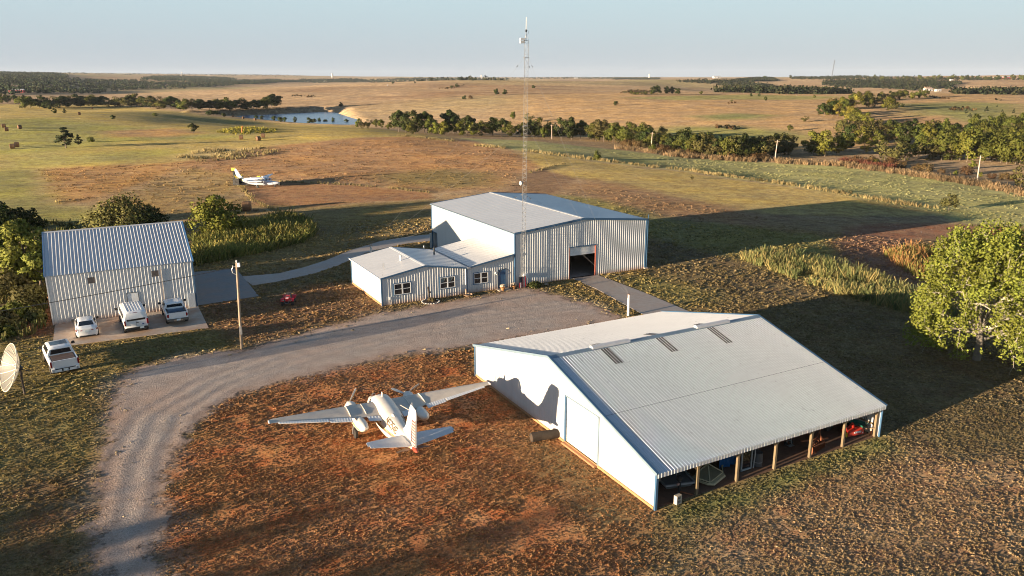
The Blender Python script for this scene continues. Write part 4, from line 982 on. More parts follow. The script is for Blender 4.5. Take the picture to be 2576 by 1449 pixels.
# ------------------------------------------------------------------ twin-engined aircraft (x right wing, y nose, z up, origin on the ground under the wing)
STROKES = {
 'N': [[(0, 0), (0, 1), (.62, 0), (.62, 1)]], '6': [[(.6, .95), (.15, 1), (0, .85), (0, .12), (.12, 0), (.5, 0), (.62, .12), (.62, .42), (.5, .55), (.02, .52)]],
 '2': [[(0, .85), (.12, 1), (.5, 1), (.62, .86), (.62, .62), (0, .0), (.64, 0)]], '5': [[(.6, 1), (.04, 1), (.02, .56), (.48, .58), (.62, .46), (.62, .12), (.5, 0), (.1, 0), (0, .1)]],
 '4': [[(.48, 0), (.48, 1), (0, .32), (.64, .32)]], 'B': [[(0, 0), (0, 1), (.48, 1), (.6, .88), (.6, .64), (.46, .53), (.02, .53)], [(.46, .53), (.62, .4), (.62, .12), (.48, 0), (0, 0)]],
 'D': [[(0, 0), (0, 1), (.42, 1), (.62, .8), (.62, .2), (.42, 0), (0, 0)]], 'W': [[(0, 1), (.16, 0), (.33, .7), (.5, 0), (.66, 1)]], '9': [[(.6, .45), (.1, .45), (0, .58), (0, .9), (.12, 1), (.5, 1), (.62, .88), (.62, .1), (.5, 0), (.08, .02)]], '0': [[(.1, 0), (0, .1), (0, .9), (.1, 1), (.52, 1), (.62, .9), (.62, .1), (.52, 0), (.1, 0)]]}
def project(bvh, pts, fs, dirn, off=.008):
    out = []; d = Vector(dirn).normalized()
    for p in pts:
        h = bvh.ray_cast(Vector(p) - d * 6, d)
        out.append(tuple((h[0] + h[1] * off) if h[0] is not None else Vector(p)) if h[0] is None else tuple(h[0] - d * off))
    return MB().add(out, fs)
def ribbon(bvh, f, a0, a1, n, dirn, off=.008):
    pts = []; fs = []
    for i in range(n + 1):
        a = a0 + (a1 - a0) * i / n; p, q = f(a); p = Vector(p); q = Vector(q)
        pts += [p, (p + q) / 2, q]
    for i in range(n):
        for j in range(2): fs.append((3 * i + j, 3 * i + j + 1, 3 * i + 4 + j, 3 * i + 3 + j))
    return project(bvh, pts, fs, dirn, off)
def lettering(bvh, text, origin, ax, up, h, dirn, w=.09):
    pts, fs = [], []; ax = Vector(ax); up = Vector(up); o = Vector(origin); cx = 0.0
    for ch in text:
        for line in STROKES[ch]:
            for (x0, y0), (x1, y1) in zip(line, line[1:]):
                d = Vector((x1 - x0, y1 - y0)); L = d.length; n = max(1, int(L / .2)); d /= L; pn = Vector((-d.y, d.x)) * w
                for k in range(n + 1):
                    c = Vector((x0, y0)) + d * (L * k / n + (-w if k == 0 else w if k == n else 0))
                    for s in (-1, 1):
                        q = c + pn * s; pts.append(o + ax * ((cx + q.x) * h) + up * (q.y * h))
                b = len(pts) - 2 * (n + 1)
                fs += [(b + 2 * k, b + 2 * k + 1, b + 2 * k + 3, b + 2 * k + 2) for k in range(n)]
        cx += .86
    return project(bvh, pts, fs, dirn, .014)
def airfoil(le, te, th, n=7):
    up = [(te + (le - te) * (1 - math.cos(math.pi * k / n)) / 2, ) for k in range(n + 1)]
    c = le - te; pts = []
    def t(u): return th * c * 5 * (.2969 * math.sqrt(u) - .126 * u - .3516 * u * u + .2843 * u ** 3 - .1015 * u ** 4)
    us = [(1 - math.cos(math.pi * k / n)) / 2 for k in range(n + 1)]
    for u in us[::-1]: pts.append((le - c * u, t(u) * 1.15))
    for u in us[1:-1]: pts.append((le - c * u, -t(u) * .8))
    return pts
def wing_loft(secs, s=1, cap0=True):
    """secs: (x, le, te, z, thickness)"""
    L = []
    for x, le, te, z, th in secs:
        P = [(s * x, y, z + dz) for y, dz in airfoil(le, te, th)]; L.append(P if s > 0 else P[::-1])
    return MB().loft(L, cap0=cap0)

def aircraft(loc, rz, label, C, reg, second=False):
    t = thing('aircraft', label, 'aircraft', loc, rz, None, .9 if second else 1.0); white = C['skin']
    F = [(3.75, .05, 1.26, 1.12), (3.55, .26, 1.38, .95), (3.0, .48, 1.5, .72), (2.4, .64, 1.62, .6), (2.05, .70, 1.74, .56), (1.55, .74, 2.26, .54), (1.2, .75, 2.40, .53), (.4, .76, 2.46, .53), (-.9, .76, 2.44, .54), (-1.9, .71, 2.38, .62),
         (-2.9, .60, 2.3, .82), (-4.0, .46, 2.24, 1.14), (-5.2, .29, 2.17, 1.48), (-6.1, .16, 2.12, 1.72), (-6.55, .07, 2.05, 1.86)]
    nose = 1.0 if not second else 1.35
    def sec(y, w, zt, zb, n=24):
        c = (zt + zb) / 2; h = (zt - zb) / 2; P = []
        for k in range(n):
            a = 2 * math.pi * k / n; ca, sa = math.cos(a), math.sin(a); e = 2 / 2.7
            P.append((w * math.copysign(abs(ca) ** e, ca), y * (nose if y > 2.2 else 1), c + h * math.copysign(abs(sa) ** e, sa)))
        return P[::-1]
    fm = MB().loft([sec(*f) for f in F]); fus = obj('fuselage', fm, white, t, 50)
    bvh = BVHTree.FromPolygons([Vector(p) for p in fm.v], fm.f)
    # windshield and cabin windows
    for s in (-1, 1):
        d = (-s, 0, 0)
        ws = ribbon(bvh, lambda a: ((s * .5, 2.08 - .5 * a, 1.72 + .40 * a - .0), (s * .5, 2.08 - .5 * a - .55 + .2 * a, 1.72 + .4 * a)), .08, .95, 6, d); obj('windshield', ws, GLASS_DK, t)
        for y0, y1 in ((1.05, .5), (.35, -.2), (-.4, -.95), (-1.15, -1.55)):
            obj('cabin_window', ribbon(bvh, lambda a: ((s, a, 1.62), (s, a, 1.95)), y0, y1, 4, d), GLASS_DK, t)
        for (m, f0, f1, y0, y1) in C['stripes']:
            obj('stripe', ribbon(bvh, lambda a: ((s, a, f0(a)), (s, a, f1(a))), y0, y1, 26, d, .010), m, fus)
    obj('front_window', ribbon(bvh, lambda a: ((a, 1.98, 3), (a, 1.62, 3)), -.42, .42, 6, (0, 0, -1)), GLASS_DK, t)
    # wings
    root = (.5, 1.0, -1.98, 1.98, .14); nac = 2.0
    full = [root, (2.0, .88, -1.66, 2.06, .14), (4.2, .64, -1.18, 2.2, .13), (7.15, .26, -.58, 2.40, .10), (7.42, .12, -.46, 2.42, .06)]
    for s in (-1, 1):
        cut = [(x, le, te + (le - te) * (.2 if x < 7.2 else 0), z, th) for x, le, te, z, th in full]
        w = obj('wing', wing_loft(cut, s), C['wing'], t, 40)
        obj('wing_tip', MB().lathe([(.0, 0), (.045, .06), (.05, .3), (.0, .62)], 8, (s * 7.42, -.42, 2.425), 'Y'), C['tip'], w, 50)
        def te_surface(nm, x0, x1, drop, gap=.012):
            A = []; xs = np.linspace(x0, x1, 2)
            mb = MB()
            L = []
            for x in xs:
                le = np.interp(x, [f[0] for f in full], [f[1] for f in full]); te = np.interp(x, [f[0] for f in full], [f[2] for f in full]); z = np.interp(x, [f[0] for f in full], [f[3] for f in full]); c = le - te
                y0 = te + c * .2 - gap; L.append([(s * x, y0, z + .055), (s * x, te, z + .012 - drop), (s * x, te, z - .002 - drop), (s * x, y0, z - .03)][::s])
            mb.loft(L)
            n = int(abs(x1 - x0) / .16)
            for k in range(n):
                x = x0 + (k + .5) * (x1 - x0) / n
                te = np.interp(x, [f[0] for f in full], [f[2] for f in full]); le = np.interp(x, [f[0] for f in full], [f[1] for f in full]); z = np.interp(x, [f[0] for f in full], [f[3] for f in full]); c = le - te
                mb.bar((s * x, te + c * .19, z + .057), (s * x, te + .01, z + .016 - drop), .035, .014)
            o = obj(nm, mb, C['flap'], w); return o
        te_surface('flap', .72, 1.5, .05); te_surface('flap', 2.5, 3.85, .05); te_surface('aileron', 3.9, 6.9, .0)
        f = MB()
        for x in (1.48, 2.5):
            z = 2.06 + (x - 2) * .06; f.loft([[(s * x - .012, y, z + .02), (s * x + .012, y, z + .02), (s * x + .012, y, z + h), (s * x - .012, y, z + h)] for y, h in ((.9, .06), (.6, .2), (-.4, .19), (-.9, .1))])
        obj('wing_fence', f, C['skin'], w)
        # engine nacelle, propeller, undercarriage
        prof = [(1.75, .14, 1.8), (1.65, .28, 1.8), (1.35, .37, 1.8), (.8, .38, 1.78), (.3, .38, 1.68), (-.9, .38, 1.66), (-1.7, .37, 1.72), (-2.3, .28, 1.84), (-2.75, .07, 1.98)]
        nb = MB().loft([[(s * nac + r * 1.05 * math.cos(a), y, z + r * math.sin(a) * (1.08 if math.sin(a) > 0 else 1.0)) for a in [2 * math.pi * k / 16 for k in range(16)]][::-1] for y, r, z in prof])
        n_ = obj('nacelle', nb, C['skin'], t, 45)
        nbvh = BVHTree.FromPolygons([Vector(p) for p in nb.v], nb.f)
        for m, z0, z1 in C['nac_stripes']: 
            for ss in (-1, 1): obj('stripe', ribbon(nbvh, lambda a: ((s * nac + ss, a, z0), (s * nac + ss, a, z1)), 1.4, -2.3, 14, (-ss, 0, 0), .01), m, n_)
        obj('exhaust_rim', MB().lathe([(.26, 1.64), (.29, 1.7), (.2, 1.73)], 14, (s * nac, 0, 1.8), 'Y', caps=False), C['dark'], n_)
        pr = obj('propeller', MB().lathe([(.0, 2.25), (.1, 2.16), (.17, 1.95), (.19, 1.78), (.16, 1.75)], 14, (s * nac, 0, 1.8), 'Y'), C['skin'], t, 40)
        nbl = 2 if s < 0 else 3
        for k in range(nbl):
            a = C['prop'][0 if s < 0 else 1] + k * 2 * math.pi / nbl; R = Matrix.Translation((s * nac, 1.92, 1.8)) @ Matrix.Rotation(a, 4, 'Y')
            bl = MB().loft([[(-wd / 2 * math.cos(tw), -wd / 2 * math.sin(tw) - .01, r), (wd / 2 * math.cos(tw), wd / 2 * math.sin(tw) - .01, r), (wd / 2 * math.cos(tw), wd / 2 * math.sin(tw) + .015, r), (-wd / 2 * math.cos(tw), -wd / 2 * math.sin(tw) + .015, r)] for r, wd, tw in ((.12, .09, .9), (.35, .15, .7), (.75, .17, .45), (1.08, .13, .3), (1.16, .06, .25))]).move(R)
            obj('propeller_blade', bl, C['blade'], pr)
        wh = obj('main_wheel', MB().lathe([(.15, -.1), (.31, -.1), (.36, -.06), (.36, .06), (.31, .1), (.15, .1)], 18, (s * nac, .28, .36), 'X'), RUBBER, t, 40)
        obj('hub', MB().lathe([(.17, -.08), (.05, -.1), (.05, .1), (.17, .08)], 12, (s * nac, .28, .36), 'X'), GALV, wh)
        obj('gear_leg', MB().tube([(s * nac + s * .16, .28, .36), (s * nac + s * .16, .22, .7), (s * nac, .1, 1.6)], .055, 8).bar((s * nac, -.6, 1.5), (s * nac + s * .1, .2, .8), .05), GALV, wh)
        obj('gear_door', MB().box((s * nac + .27, .0, 1.22), (.02, .8, .5)), C['skin'], wh)
        # tailplane
        ts = [(.08, -4.6, -6.35, 2.02, .1), (1.3, -4.95, -6.28, 2.19, .09), (2.55, -5.36, -6.18, 2.36, .08), (2.66, -5.5, -6.1, 2.38, .04)]
        tc = [(x, le, te + (le - te) * (.42 if x < 2.6 else .1), z, th) for x, le, te, z, th in ts]
        tp = obj('tailplane', wing_loft(tc, s), C['tail'], t, 40)
        L = []; mb = MB()
        for x, le, te, z, th in ts[:3]:
            c = le - te; y0 = te + c * .41; L.append([(s * x, y0, z + .04), (s * x, te, z + .01), (s * x, te, z - .006), (s * x, y0, z - .04)][::s])
        mb.loft(L)
        for k in range(14):
            x = .3 + k * .16; z = np.interp(x, [q[0] for q in ts], [q[3] for q in ts]); te = np.interp(x, [q[0] for q in ts], [q[2] for q in ts]); le = np.interp(x, [q[0] for q in ts], [q[1] for q in ts])
            mb.bar((s * x, te + (le - te) * .40, z + .044), (s * x, te + .01, z + .015), .03, .012)
        obj('elevator', mb, C['tail'], tp)
    # fin and rudder
    fz = [(2.0, -3.3, -5.75), (2.3, -4.3, -5.82), (2.7, -4.72, -5.95), (4.3, -5.72, -6.36), (4.45, -5.95, -6.45)]
    def vert(rows, th):
        L = []
        for z, le, te in rows:
            c = le - te; T = th * (1 if z < 4 else .5); L.append([(0, le, z), (T * .5, le - c * .12, z), (T, le - c * .35, z), (T * .75, te, z), (-T * .75, te, z), (-T, le - c * .35, z), (-T * .5, le - c * .12, z)][::-1])
        return MB().loft(L)
    obj('fin', vert(fz, .085), C['fin'], t, 40)
    rd = [(1.9, -5.74, -6.62), (2.7, -5.97, -6.7), (3.9, -6.22, -6.86), (3.91, -6.22, -6.95), (4.42, -6.4, -6.95)]
    ru = obj('rudder', vert(rd, .06), C['rudder'], t, 40)
    for z in C['rudder_rows']:
        for s in (-1, 1):
            y0 = np.interp(z, [1.9, 3.9], [-5.8, -6.27]); y1 = np.interp(z, [1.9, 3.9], [-6.6, -6.84])
            obj('rudder_stripe', MB().loft([[(s * .055, y0, z), (s * .062, y0, z), (s * .062, y0, z + .1), (s * .055, y0, z + .1)], [(s * .046, y1, z + .07), (s * .056, y1, z + .07), (s * .056, y1, z + .17), (s * .046, y1, z + .17)]]), C['stripe_dark'], ru)
    obj('fin_cap', MB().lathe([(0, -6.95), (.05, -6.8), (.07, -6.3), (.04, -5.95), (0, -5.85)], 8, (0, 0, 4.48), 'Y').bar((0, -6.2, 4.5), (0, -6.2, 4.75), .025), C['fin'], t)
    obj('tail_cone', MB().lathe([(.13, -6.2), (.16, -6.4), (.14, -6.7), (.03, -6.95)], 12, (0, 0, 1.9), 'Y'), C['cone'], t, 50)
    # nose wheel
    nw = obj('nose_wheel', MB().lathe([(.1, -.08), (.22, -.08), (.26, 0), (.22, .08), (.1, .08)], 16, (0, 2.75 * nose, .26), 'X'), RUBBER, t, 40)
    obj('nose_leg', MB().tube([(.0, 2.75 * nose, .3), (0, 2.6 * nose, .9)], .05, 8), GALV, nw)
    # fittings on the roof
    obj('blade_aerial', MB().loft([[(-.015, .95, 2.36), (.015, .95, 2.36), (.015, .62, 2.36), (-.015, .62, 2.36)][::-1], [(-.008, .72, 2.78), (.008, .72, 2.78), (.008, .55, 2.78), (-.008, .55, 2.78)][::-1]]), C['skin'], t)
    obj('beacon_fairing', MB().lathe([(0, -2.6), (.12, -2.45), (.14, -2.3), (.07, -2.05), (0, -1.9)], 10, (-.08, 0, 2.3), 'Y'), C['skin'], t, 50)
    obj('loop_aerial', MB().tube([(-.3 + .12 * math.cos(a), 1.75, 2.2 + .12 * math.sin(a)) for a in np.linspace(0, math.pi, 9)], .015, 6), GALV, t)
    obj('probe', MB().tube([(0, -5.5, 4.0), (-.3, -4.7, 4.05)], .015, 6), C['skin'], t)
    # registration on both sides of the rear fuselage
    k = .7071
    for s in (-1, 1):
        ax = (0, -1, .0) if s < 0 else (0, 1, 0); o0 = C['reg_y'] if s < 0 else C['reg_y'] - len(reg) * .86 * C['reg_h']
        up = Vector((-s * k, 0, k)); dr_ = Vector((-s * k, 0, -k)); cz = 1.6
        lt = lettering(bvh, reg, Vector((0, o0, cz)) + up * C['reg_up'] - dr_ * 2, ax, up, C['reg_h'], dr_)
        obj('registration', lt, C['reg'], fus)
    for f_ in C.get('extra', ()): f_(t)
    return t

OLDW = M('chalky_white_skin', (.66, .61, .53), .5, var=.1, scale=1.2, dirt=((.34, .32, .31), 1.6, .45))
WINGW = M('faded_wing_paint', (.55, .475, .385), .6, var=.14, scale=1.4, dirt=((.25, .26, .29), 1.1, .5))
FLAPW = M('white_flap_metal', (.66, .65, .63), .45, var=.08, scale=4)
DRED = M('dark_red_paint', (.10, .014, .012), .4); YELS = M('yellow_paint', (.62, .42, .05), .45); BRWN = M('brown_paint', (.1, .045, .02), .5)
lin = lambda a, b: (lambda y: np.interp(y, [-6.3, 2.5], [a, b]))
C1 = dict(skin=OLDW, wing=WINGW, flap=FLAPW, tail=M('tailplane_paint', (.6, .59, .58), .5, var=.1, scale=3), fin=M('fin_white', (.72, .69, .64), .45, var=.06), rudder=M('rudder_white', (.6, .57, .54), .5), tip=FLAPW, dark=BLACK,
          blade=M('propeller_grey', (.55, .54, .52), .4, .3), cone=M('red_tail_cone', (.32, .05, .025), .45), stripe_dark=DRED, rudder_rows=[2.0 + .2 * i for i in range(9)],
          stripes=[(DRED, lin(1.74, 1.0), lin(1.79, 1.06), 2.4, -6.2), (YELS, lin(1.82, 1.09), lin(1.88, 1.17), 2.4, -6.0), (BRWN, lin(1.66, .92), lin(1.71, .97), 2.2, -6.2)], nac_stripes=[(DRED, 1.66, 1.70), (YELS, 1.72, 1.76)],
          prop=(.5, -1.05), reg=M('brown_lettering', (.13, .075, .03), .55), reg_y=-2.3, reg_h=.34, reg_up=-.16)
AO = np.array((-8.42, 46.98)); AH = 24.6
aircraft((AO[0], AO[1], 0), math.radians(AH), 'cream white twin engine aircraft with straight wings parked on the red dirt beside the barn', C1, 'N6254B')
BLKP = M('gloss_black_paint', (.012, .012, .013), .3); PALE = M('pale_white_paint', (.48, .51, .57), .35, var=.05); CAPY = M('yellow_cover', (.72, .5, .02), .6)
def extras2(t):
    obj('tail_cover', MB().box((0, -6.6, 4.45), (.3, .9, .4)).box((0, -6.75, 4.1), (.16, .5, .4)), CAPY, t)
    obj('wing_cover', MB().box((-1.7, -.9, 2.5), (.7, .9, .18)), CAPY, t); obj('engine_cover', MB().box((2.0, 1.4, 2.34), (.6, .7, .08)), CAPY, t)
    obj('nose_cover', MB().box((0, 4.95, 1.0), (.5, .5, .6)), BLKP, t)
C2 = dict(C1, skin=PALE, wing=PALE, flap=PALE, tail=BLKP, fin=PALE, rudder=BLKP, tip=BLKP, cone=BLKP, stripe_dark=BLKP, rudder_rows=[], blade=PALE,
          stripes=[(BLKP, lambda y: .55, lambda y: 2.2, -4.2, -6.45), (BLKP, lambda y: np.interp(y, [-4.2, -2.6], [.6, .75]), lambda y: np.interp(y, [-4.2, -2.6], [2.2, .8]), -2.6, -4.2), (M('slate_stripe', (.16, .2, .24), .4), lin(1.66, 1.6), lin(1.78, 1.7), 0, -3.4)],
          nac_stripes=[(BLKP, 1.5, 1.66)], reg=M('yellow_lettering', (.6, .48, .02), .5), reg_y=-3.9, reg_h=.42, reg_up=-.25, extra=(extras2,))
_q = at(656, 470); aircraft((_q[0] - .2, _q[1] + .3, gz(_q[0], _q[1]) - .15), math.radians(-98), 'pale blue white twin engine aircraft with black tail and yellow covers out in the field', C2, 'N90WD', True)
# ------------------------------------------------------------------ lattice mast with its guy wires
def hl(a, b, z=0.0): return local((.33, 84.50), 0, a, b, z)
def mast():
    t = thing('radio_mast', 'tall slim lattice radio mast in front of the hangar with guy wires and aerials', 'radio mast', hl(.62, -.62), TH)
    MST = M('dull_mast_steel', (.22, .22, .215), .55, .3)
    w, Ht = .46, 26.75; r3 = [(w / math.sqrt(3) * math.cos(a), w / math.sqrt(3) * math.sin(a)) for a in (math.radians(-150), math.radians(-30), math.radians(90))]
    lean = .016
    sh = lambda z: lean * z
    for x, y in r3: obj('mast_leg', MB().tube([(x + sh(z), y, z) for z in np.linspace(0, Ht, 6)], .017, 6), MST, t)
    step = .43; m = MB()
    P = [Vector((x, y, 0)) for x, y in r3]; up = Vector((0, 0, step))
    for i in range(3):
        a, b = P[i], P[(i + 1) % 3]; m.bar(a, b, .014); m.bar(a, b + up, .011)
    m2 = MB()
    for i in range(3):
        a, b = P[i], P[(i + 1) % 3]; m2.bar(a, b, .014); m2.bar(b, a + up, .011)
    me = [mesh_of('brace', m, MST), mesh_of('brace', m2, MST)]
    for k in range(int(Ht / step)): link('brace', me[k % 2], t, (sh(k * step), 0, k * step))
    top = sh(Ht)
    obj('mast_head', MB().bar((r3[0][0] + top, r3[0][1], Ht), (top, 0, Ht + .75), .03).bar((r3[1][0] + top, r3[1][1], Ht), (top, 0, Ht + .75), .03).bar((r3[2][0] + top, r3[2][1], Ht), (top, 0, Ht + .75), .03).tube([(top, 0, Ht), (top, 0, Ht + 1.0)], .035, 6), GALV, t)
    wh = M('aerial_white', (.6, .6, .58), .5)
    obj('whip_aerial', MB().tube([(top, 0, Ht + .95), (top + .03, 0, Ht + 2.35)], .035, 8), wh, t)
    obj('clamp', MB().box((top, 0, Ht + 1.0), (.12, .12, .26)).tube([(top, 0, Ht + 1.05), (top + .2, 0, Ht + 1.05), (top + .28, 0, Ht + .95), (top + .28, 0, Ht + .75), (top + .15, 0, Ht + .68)], .012, 5), BLACK, t)
    d = obj('panel_aerial', MB().loft([[(-.75 + top, .05, Ht - .25), (-.28 + top, .05, Ht - .25), (-.28 + top, -.2, Ht - .25), (-.75 + top, -.2, Ht - .25)], [(-.78 + top, .06, Ht - .02), (-.26 + top, .06, Ht - .02), (-.26 + top, -.22, Ht - .02), (-.78 + top, -.22, Ht - .02)]])
            .loft([[(-.78 + top, .06, Ht + .04), (-.26 + top, .06, Ht + .04), (-.26 + top, -.22, Ht + .04), (-.78 + top, -.22, Ht + .04)], [(-.75 + top, .05, Ht + .27), (-.28 + top, .05, Ht + .27), (-.28 + top, -.2, Ht + .27), (-.75 + top, -.2, Ht + .27)]]), wh, t)
    obj('bracket', MB().bar((-.3 + top, -.05, Ht + .01), (.2 + top, -.05, Ht + .01), .06), GALV, d)
    zd = 11.9; dd = MB().lathe([(.05, -.16), (.2, -.05), (.24, .08), (.23, .1), (.0, .12)], 14, (0, 0, 0), 'X')
    dd.v = [(sh(zd) - .42 - p[0], -.12 + p[1], zd + p[2]) for p in dd.v]; obj('dish_aerial', dd, wh, t, 40)
    obj('dish_arm', MB().bar((sh(zd) - .45, -.1, zd), (sh(zd) - .1, -.05, zd), .05), GALV, t)
    wire = M('guy_wire_steel', (.34, .33, .32), .5, .6)
    inv = t_matrix(t).inverted()
    anchors = [Vector((11.6, 73.3, 2.2)), Vector((-18.2, 97.0, 2.1)), Vector((15.5, 118.0, .3))]
    anchors = [inv @ a for a in anchors]
    for z in (25.1, 18.0, 10.6):
        c = obj('guy_collar', MB().bar((-.34 + sh(z), -.1, z), (.34 + sh(z), -.1, z), .04).box((sh(z), 0, z), (.5, .4, .04)), GALV, t)
        for i, a in enumerate(anchors):
            p = Vector((r3[(1, 0, 2)[i]][0] + sh(z), r3[(1, 0, 2)[i]][1], z))
            pts = [p + (a - p) * k / 14 - Vector((0, 0, .5 * math.sin(math.pi * k / 14))) for k in range(15)]
            obj('guy_wire', MB().tube(pts, .006, 4, caps=False), wire, t)
            q = p + (a - p) * .035; obj('insulator', MB().tube([q, q + (a - p).normalized() * .25], .03, 6), BLACK, t)
    return t
mast()

def guy_post(loc, label):
    t = thing('guy_post', label, 'post', loc, TH, 'white guy wire posts')
    obj('post', MB().tube([(0, 0, 0), (0, 0, 2.25)], .13, 12, .115), M('white_painted_post', (.7, .68, .64), .5, dirt=((.3, .16, .08), 3.0, .35)), t)
    obj('cap', MB().tube([(0, 0, 2.25), (0, 0, 2.3)], .14, 12).bar((-.14, -.03, 2.2), (-.12, -.03, 1.95), .05), M('rusty_cap', (.16, .07, .04), .8), t)
    obj('anchor_plate', MB().box((-.13, .0, 2.12), (.06, .12, .2)), GALV, t)
guy_post((11.6, 73.3, 0), 'thick white guy post at the edge of the concrete path beyond the barn roof')
guy_post((-18.2, 97.0, 0), 'white guy post with rusty cap behind the office roof')

# ------------------------------------------------------------------ utility poles
POLEW = M('pole_wood', (.30, .2, .12), .85)
def near_pole():
    b = (-23.87, 63.96, 0)
    t = thing('utility_pole', 'near wooden service pole with meter box standing between the gravel and the parked vehicles', 'utility pole', b, 0)
    tp = Vector((.30, .0, 7.8))
    obj('pole', MB().tube([(0, 0, -.1), tp * .5, tp], .125, 14, .09), mat_wood('pole_grain', (.36, .27, .19)), t)
    obj('meter_box', MB().box((.13, -.12, 1.75), (.2, .16, .75)), GALV, t)
    obj('lamp', MB().box((.5, -.1, 7.62), (.2, .2, .34)).lathe([(.05, 7.75), (.07, 7.95), (.03, 8.02)], 8, (.30, 0, 0)), WHITE_PVC, t)
    obj('bracket', MB().bar((.28, 0, 7.45), (.0, -.05, 7.45), .04).tube([(-.02, -.05, 7.45), (-.14, -.05, 7.2), (-.11, -.05, 6.9), (.16, -.02, 6.75)], .035, 6).lathe([(.03, 7.42), (.05, 7.5), (.02, 7.56)], 8, (-.02, -.05, 0)), GALV, t)
    return Vector(b) + tp
PTOP = near_pole()
def cable(name, label, a, b, sag, r=.02, group=None, cat='cable'):
    a, b = Vector(a), Vector(b); n = 18
    o = obj(name, MB().tube([a + (b - a) * k / n - Vector((0, 0, sag * 4 * (k / n) * (1 - k / n))) for k in range(n + 1)], r, 5, caps=False), M('black_cable', (.03, .03, .03), .6))
    return tag(o, label, cat, group)
cable('service_cable', 'black service cable from the near pole sweeping across the storage building wall', PTOP + Vector((-.3, 0, -.4)), (-76, 36.5, 6.6), 1.5, .028)

FAR_POLES = [((1388.5, 350), (1388, 318)), ((1638, 374), (1641, 337)), ((1949, 404), (1956, 353)), ((2457, 461), (2467, 392))]
tops = []
labels = ['small distant utility pole in front of the dark creek trees by the mast', 'leaning utility pole second from the mast before the creek trees', 'utility pole with reddish foot standing at the weedy field edge', 'tall leaning utility pole nearest on the right by the reddish weeds']
for (b, tp), lb in zip(FAR_POLES, labels):
    P = at(*b); q = pray(*tp); k = P[1] / q[1]; T = Vector((q[0] * k, q[1] * k, CAM_H + q[2] * k)); h = max(6.0, T.z - P[2]); dx = T.x - P[0]
    t = thing('utility_pole', lb, 'utility pole', P, 0, 'utility poles along the creek')
    obj('pole', MB().tube([(0, 0, -.3), (dx * .5, 0, h * .5), (dx, 0, h)], .17, 8, .12), mat_wood('far_pole_grain', (.5, .4, .32)), t)
    obj('cross_arm', MB().bar((dx - .7, .2, h - .35), (dx + .7, -.2, h - .35), .12), POLEW, t)
    obj('insulator', MB().lathe([(.05, 0), (.07, .1), (.03, .2)], 6, (dx, 0, h)), GALV, t)
    tops.append(Vector((P[0] + dx, P[1], P[2] + h - .1)))
for i in range(3): cable('power_line', 'thin power line strung between the creek poles, ' + ('left span', 'middle span', 'right span')[i], tops[i], tops[i + 1], 1.0, .016, 'power lines between the creek poles', 'power line')

# ------------------------------------------------------------------ satellite dish at the left edge
def dish():
    b = at(62, 992); t = thing('satellite_dish', 'big pale mesh satellite dish on a dark pole at the left edge', 'satellite dish', (b[0], b[1], 0), 0)
    obj('pole', MB().tube([(0, 0, -.1), (0, 0, 2.1)], .075, 10), M('dark_pole', (.07, .05, .04), .7), t)
    ax = Vector((-.66, -.68, .32)).normalized(); R = ax.to_track_quat('Z', 'Y').to_matrix().to_4x4(); hub = Vector((-.12, -.05, 2.15)); Mx = Matrix.Translation(hub) @ R
    tm = NT('dish_mesh'); tm.b.inputs['Base Color'].default_value = (.30, .29, .26, 1); tm.b.inputs['Roughness'].default_value = .5; tm.b.inputs['Metallic'].default_value = 0
    tm.b.inputs['Alpha'].default_value = .6
    Rr, dep, n = 1.78, .62, 12; z = lambda r: dep * (r / Rr) ** 2
    rb = M('dish_rib', (.66, .60, .48), .5, .0)
    for k in range(n):
        a0, a1 = 2 * math.pi * k / n, 2 * math.pi * (k + 1) / n; vs = []; rs = np.linspace(.12, Rr, 7)
        for r in rs: vs += [(r * math.cos(a), r * math.sin(a), z(r)) for a in (a0, (a0 * 2 + a1) / 3, (a0 + 2 * a1) / 3, a1)]
        p = obj('mesh_panel', MB().add(vs, [(4 * i + j, 4 * i + j + 1, 4 * i + j + 5, 4 * i + j + 4) for i in range(6) for j in range(3)]).move(Mx), tm.m, t)
        obj('rib', MB().tube([(r * math.cos(a0), r * math.sin(a0), z(r) + .02) for r in rs], .03, 5).move(Mx), rb, t)
    obj('rim', MB().tube([(Rr * math.cos(a), Rr * math.sin(a), dep) for a in np.linspace(0, 2 * math.pi, 49)], .03, 6, caps=False).move(Mx), rb, t)
    f = MB()
    for k in range(3):
        a = 2 * math.pi * k / 3 + .4; f.bar((Rr * .95 * math.cos(a), Rr * .95 * math.sin(a), dep), (0.05 * math.cos(a), .05 * math.sin(a), 1.35), .03)
    obj('feed_arm', f.move(Mx), rb, t); obj('feed_horn', MB().lathe([(.1, 1.28), (.12, 1.45), (.08, 1.6)], 10).move(Mx), rb, t)
    obj('mount', MB().lathe([(.25, -.05), (.2, -.2), (.1, -.3)], 12).move(Mx).bar((0, 0, 2.05), (.55, .1, 1.85), .05).bar((0, 0, 1.6), hub + Vector((.2, .15, -.5)), .05), BLACK, t)
dish()

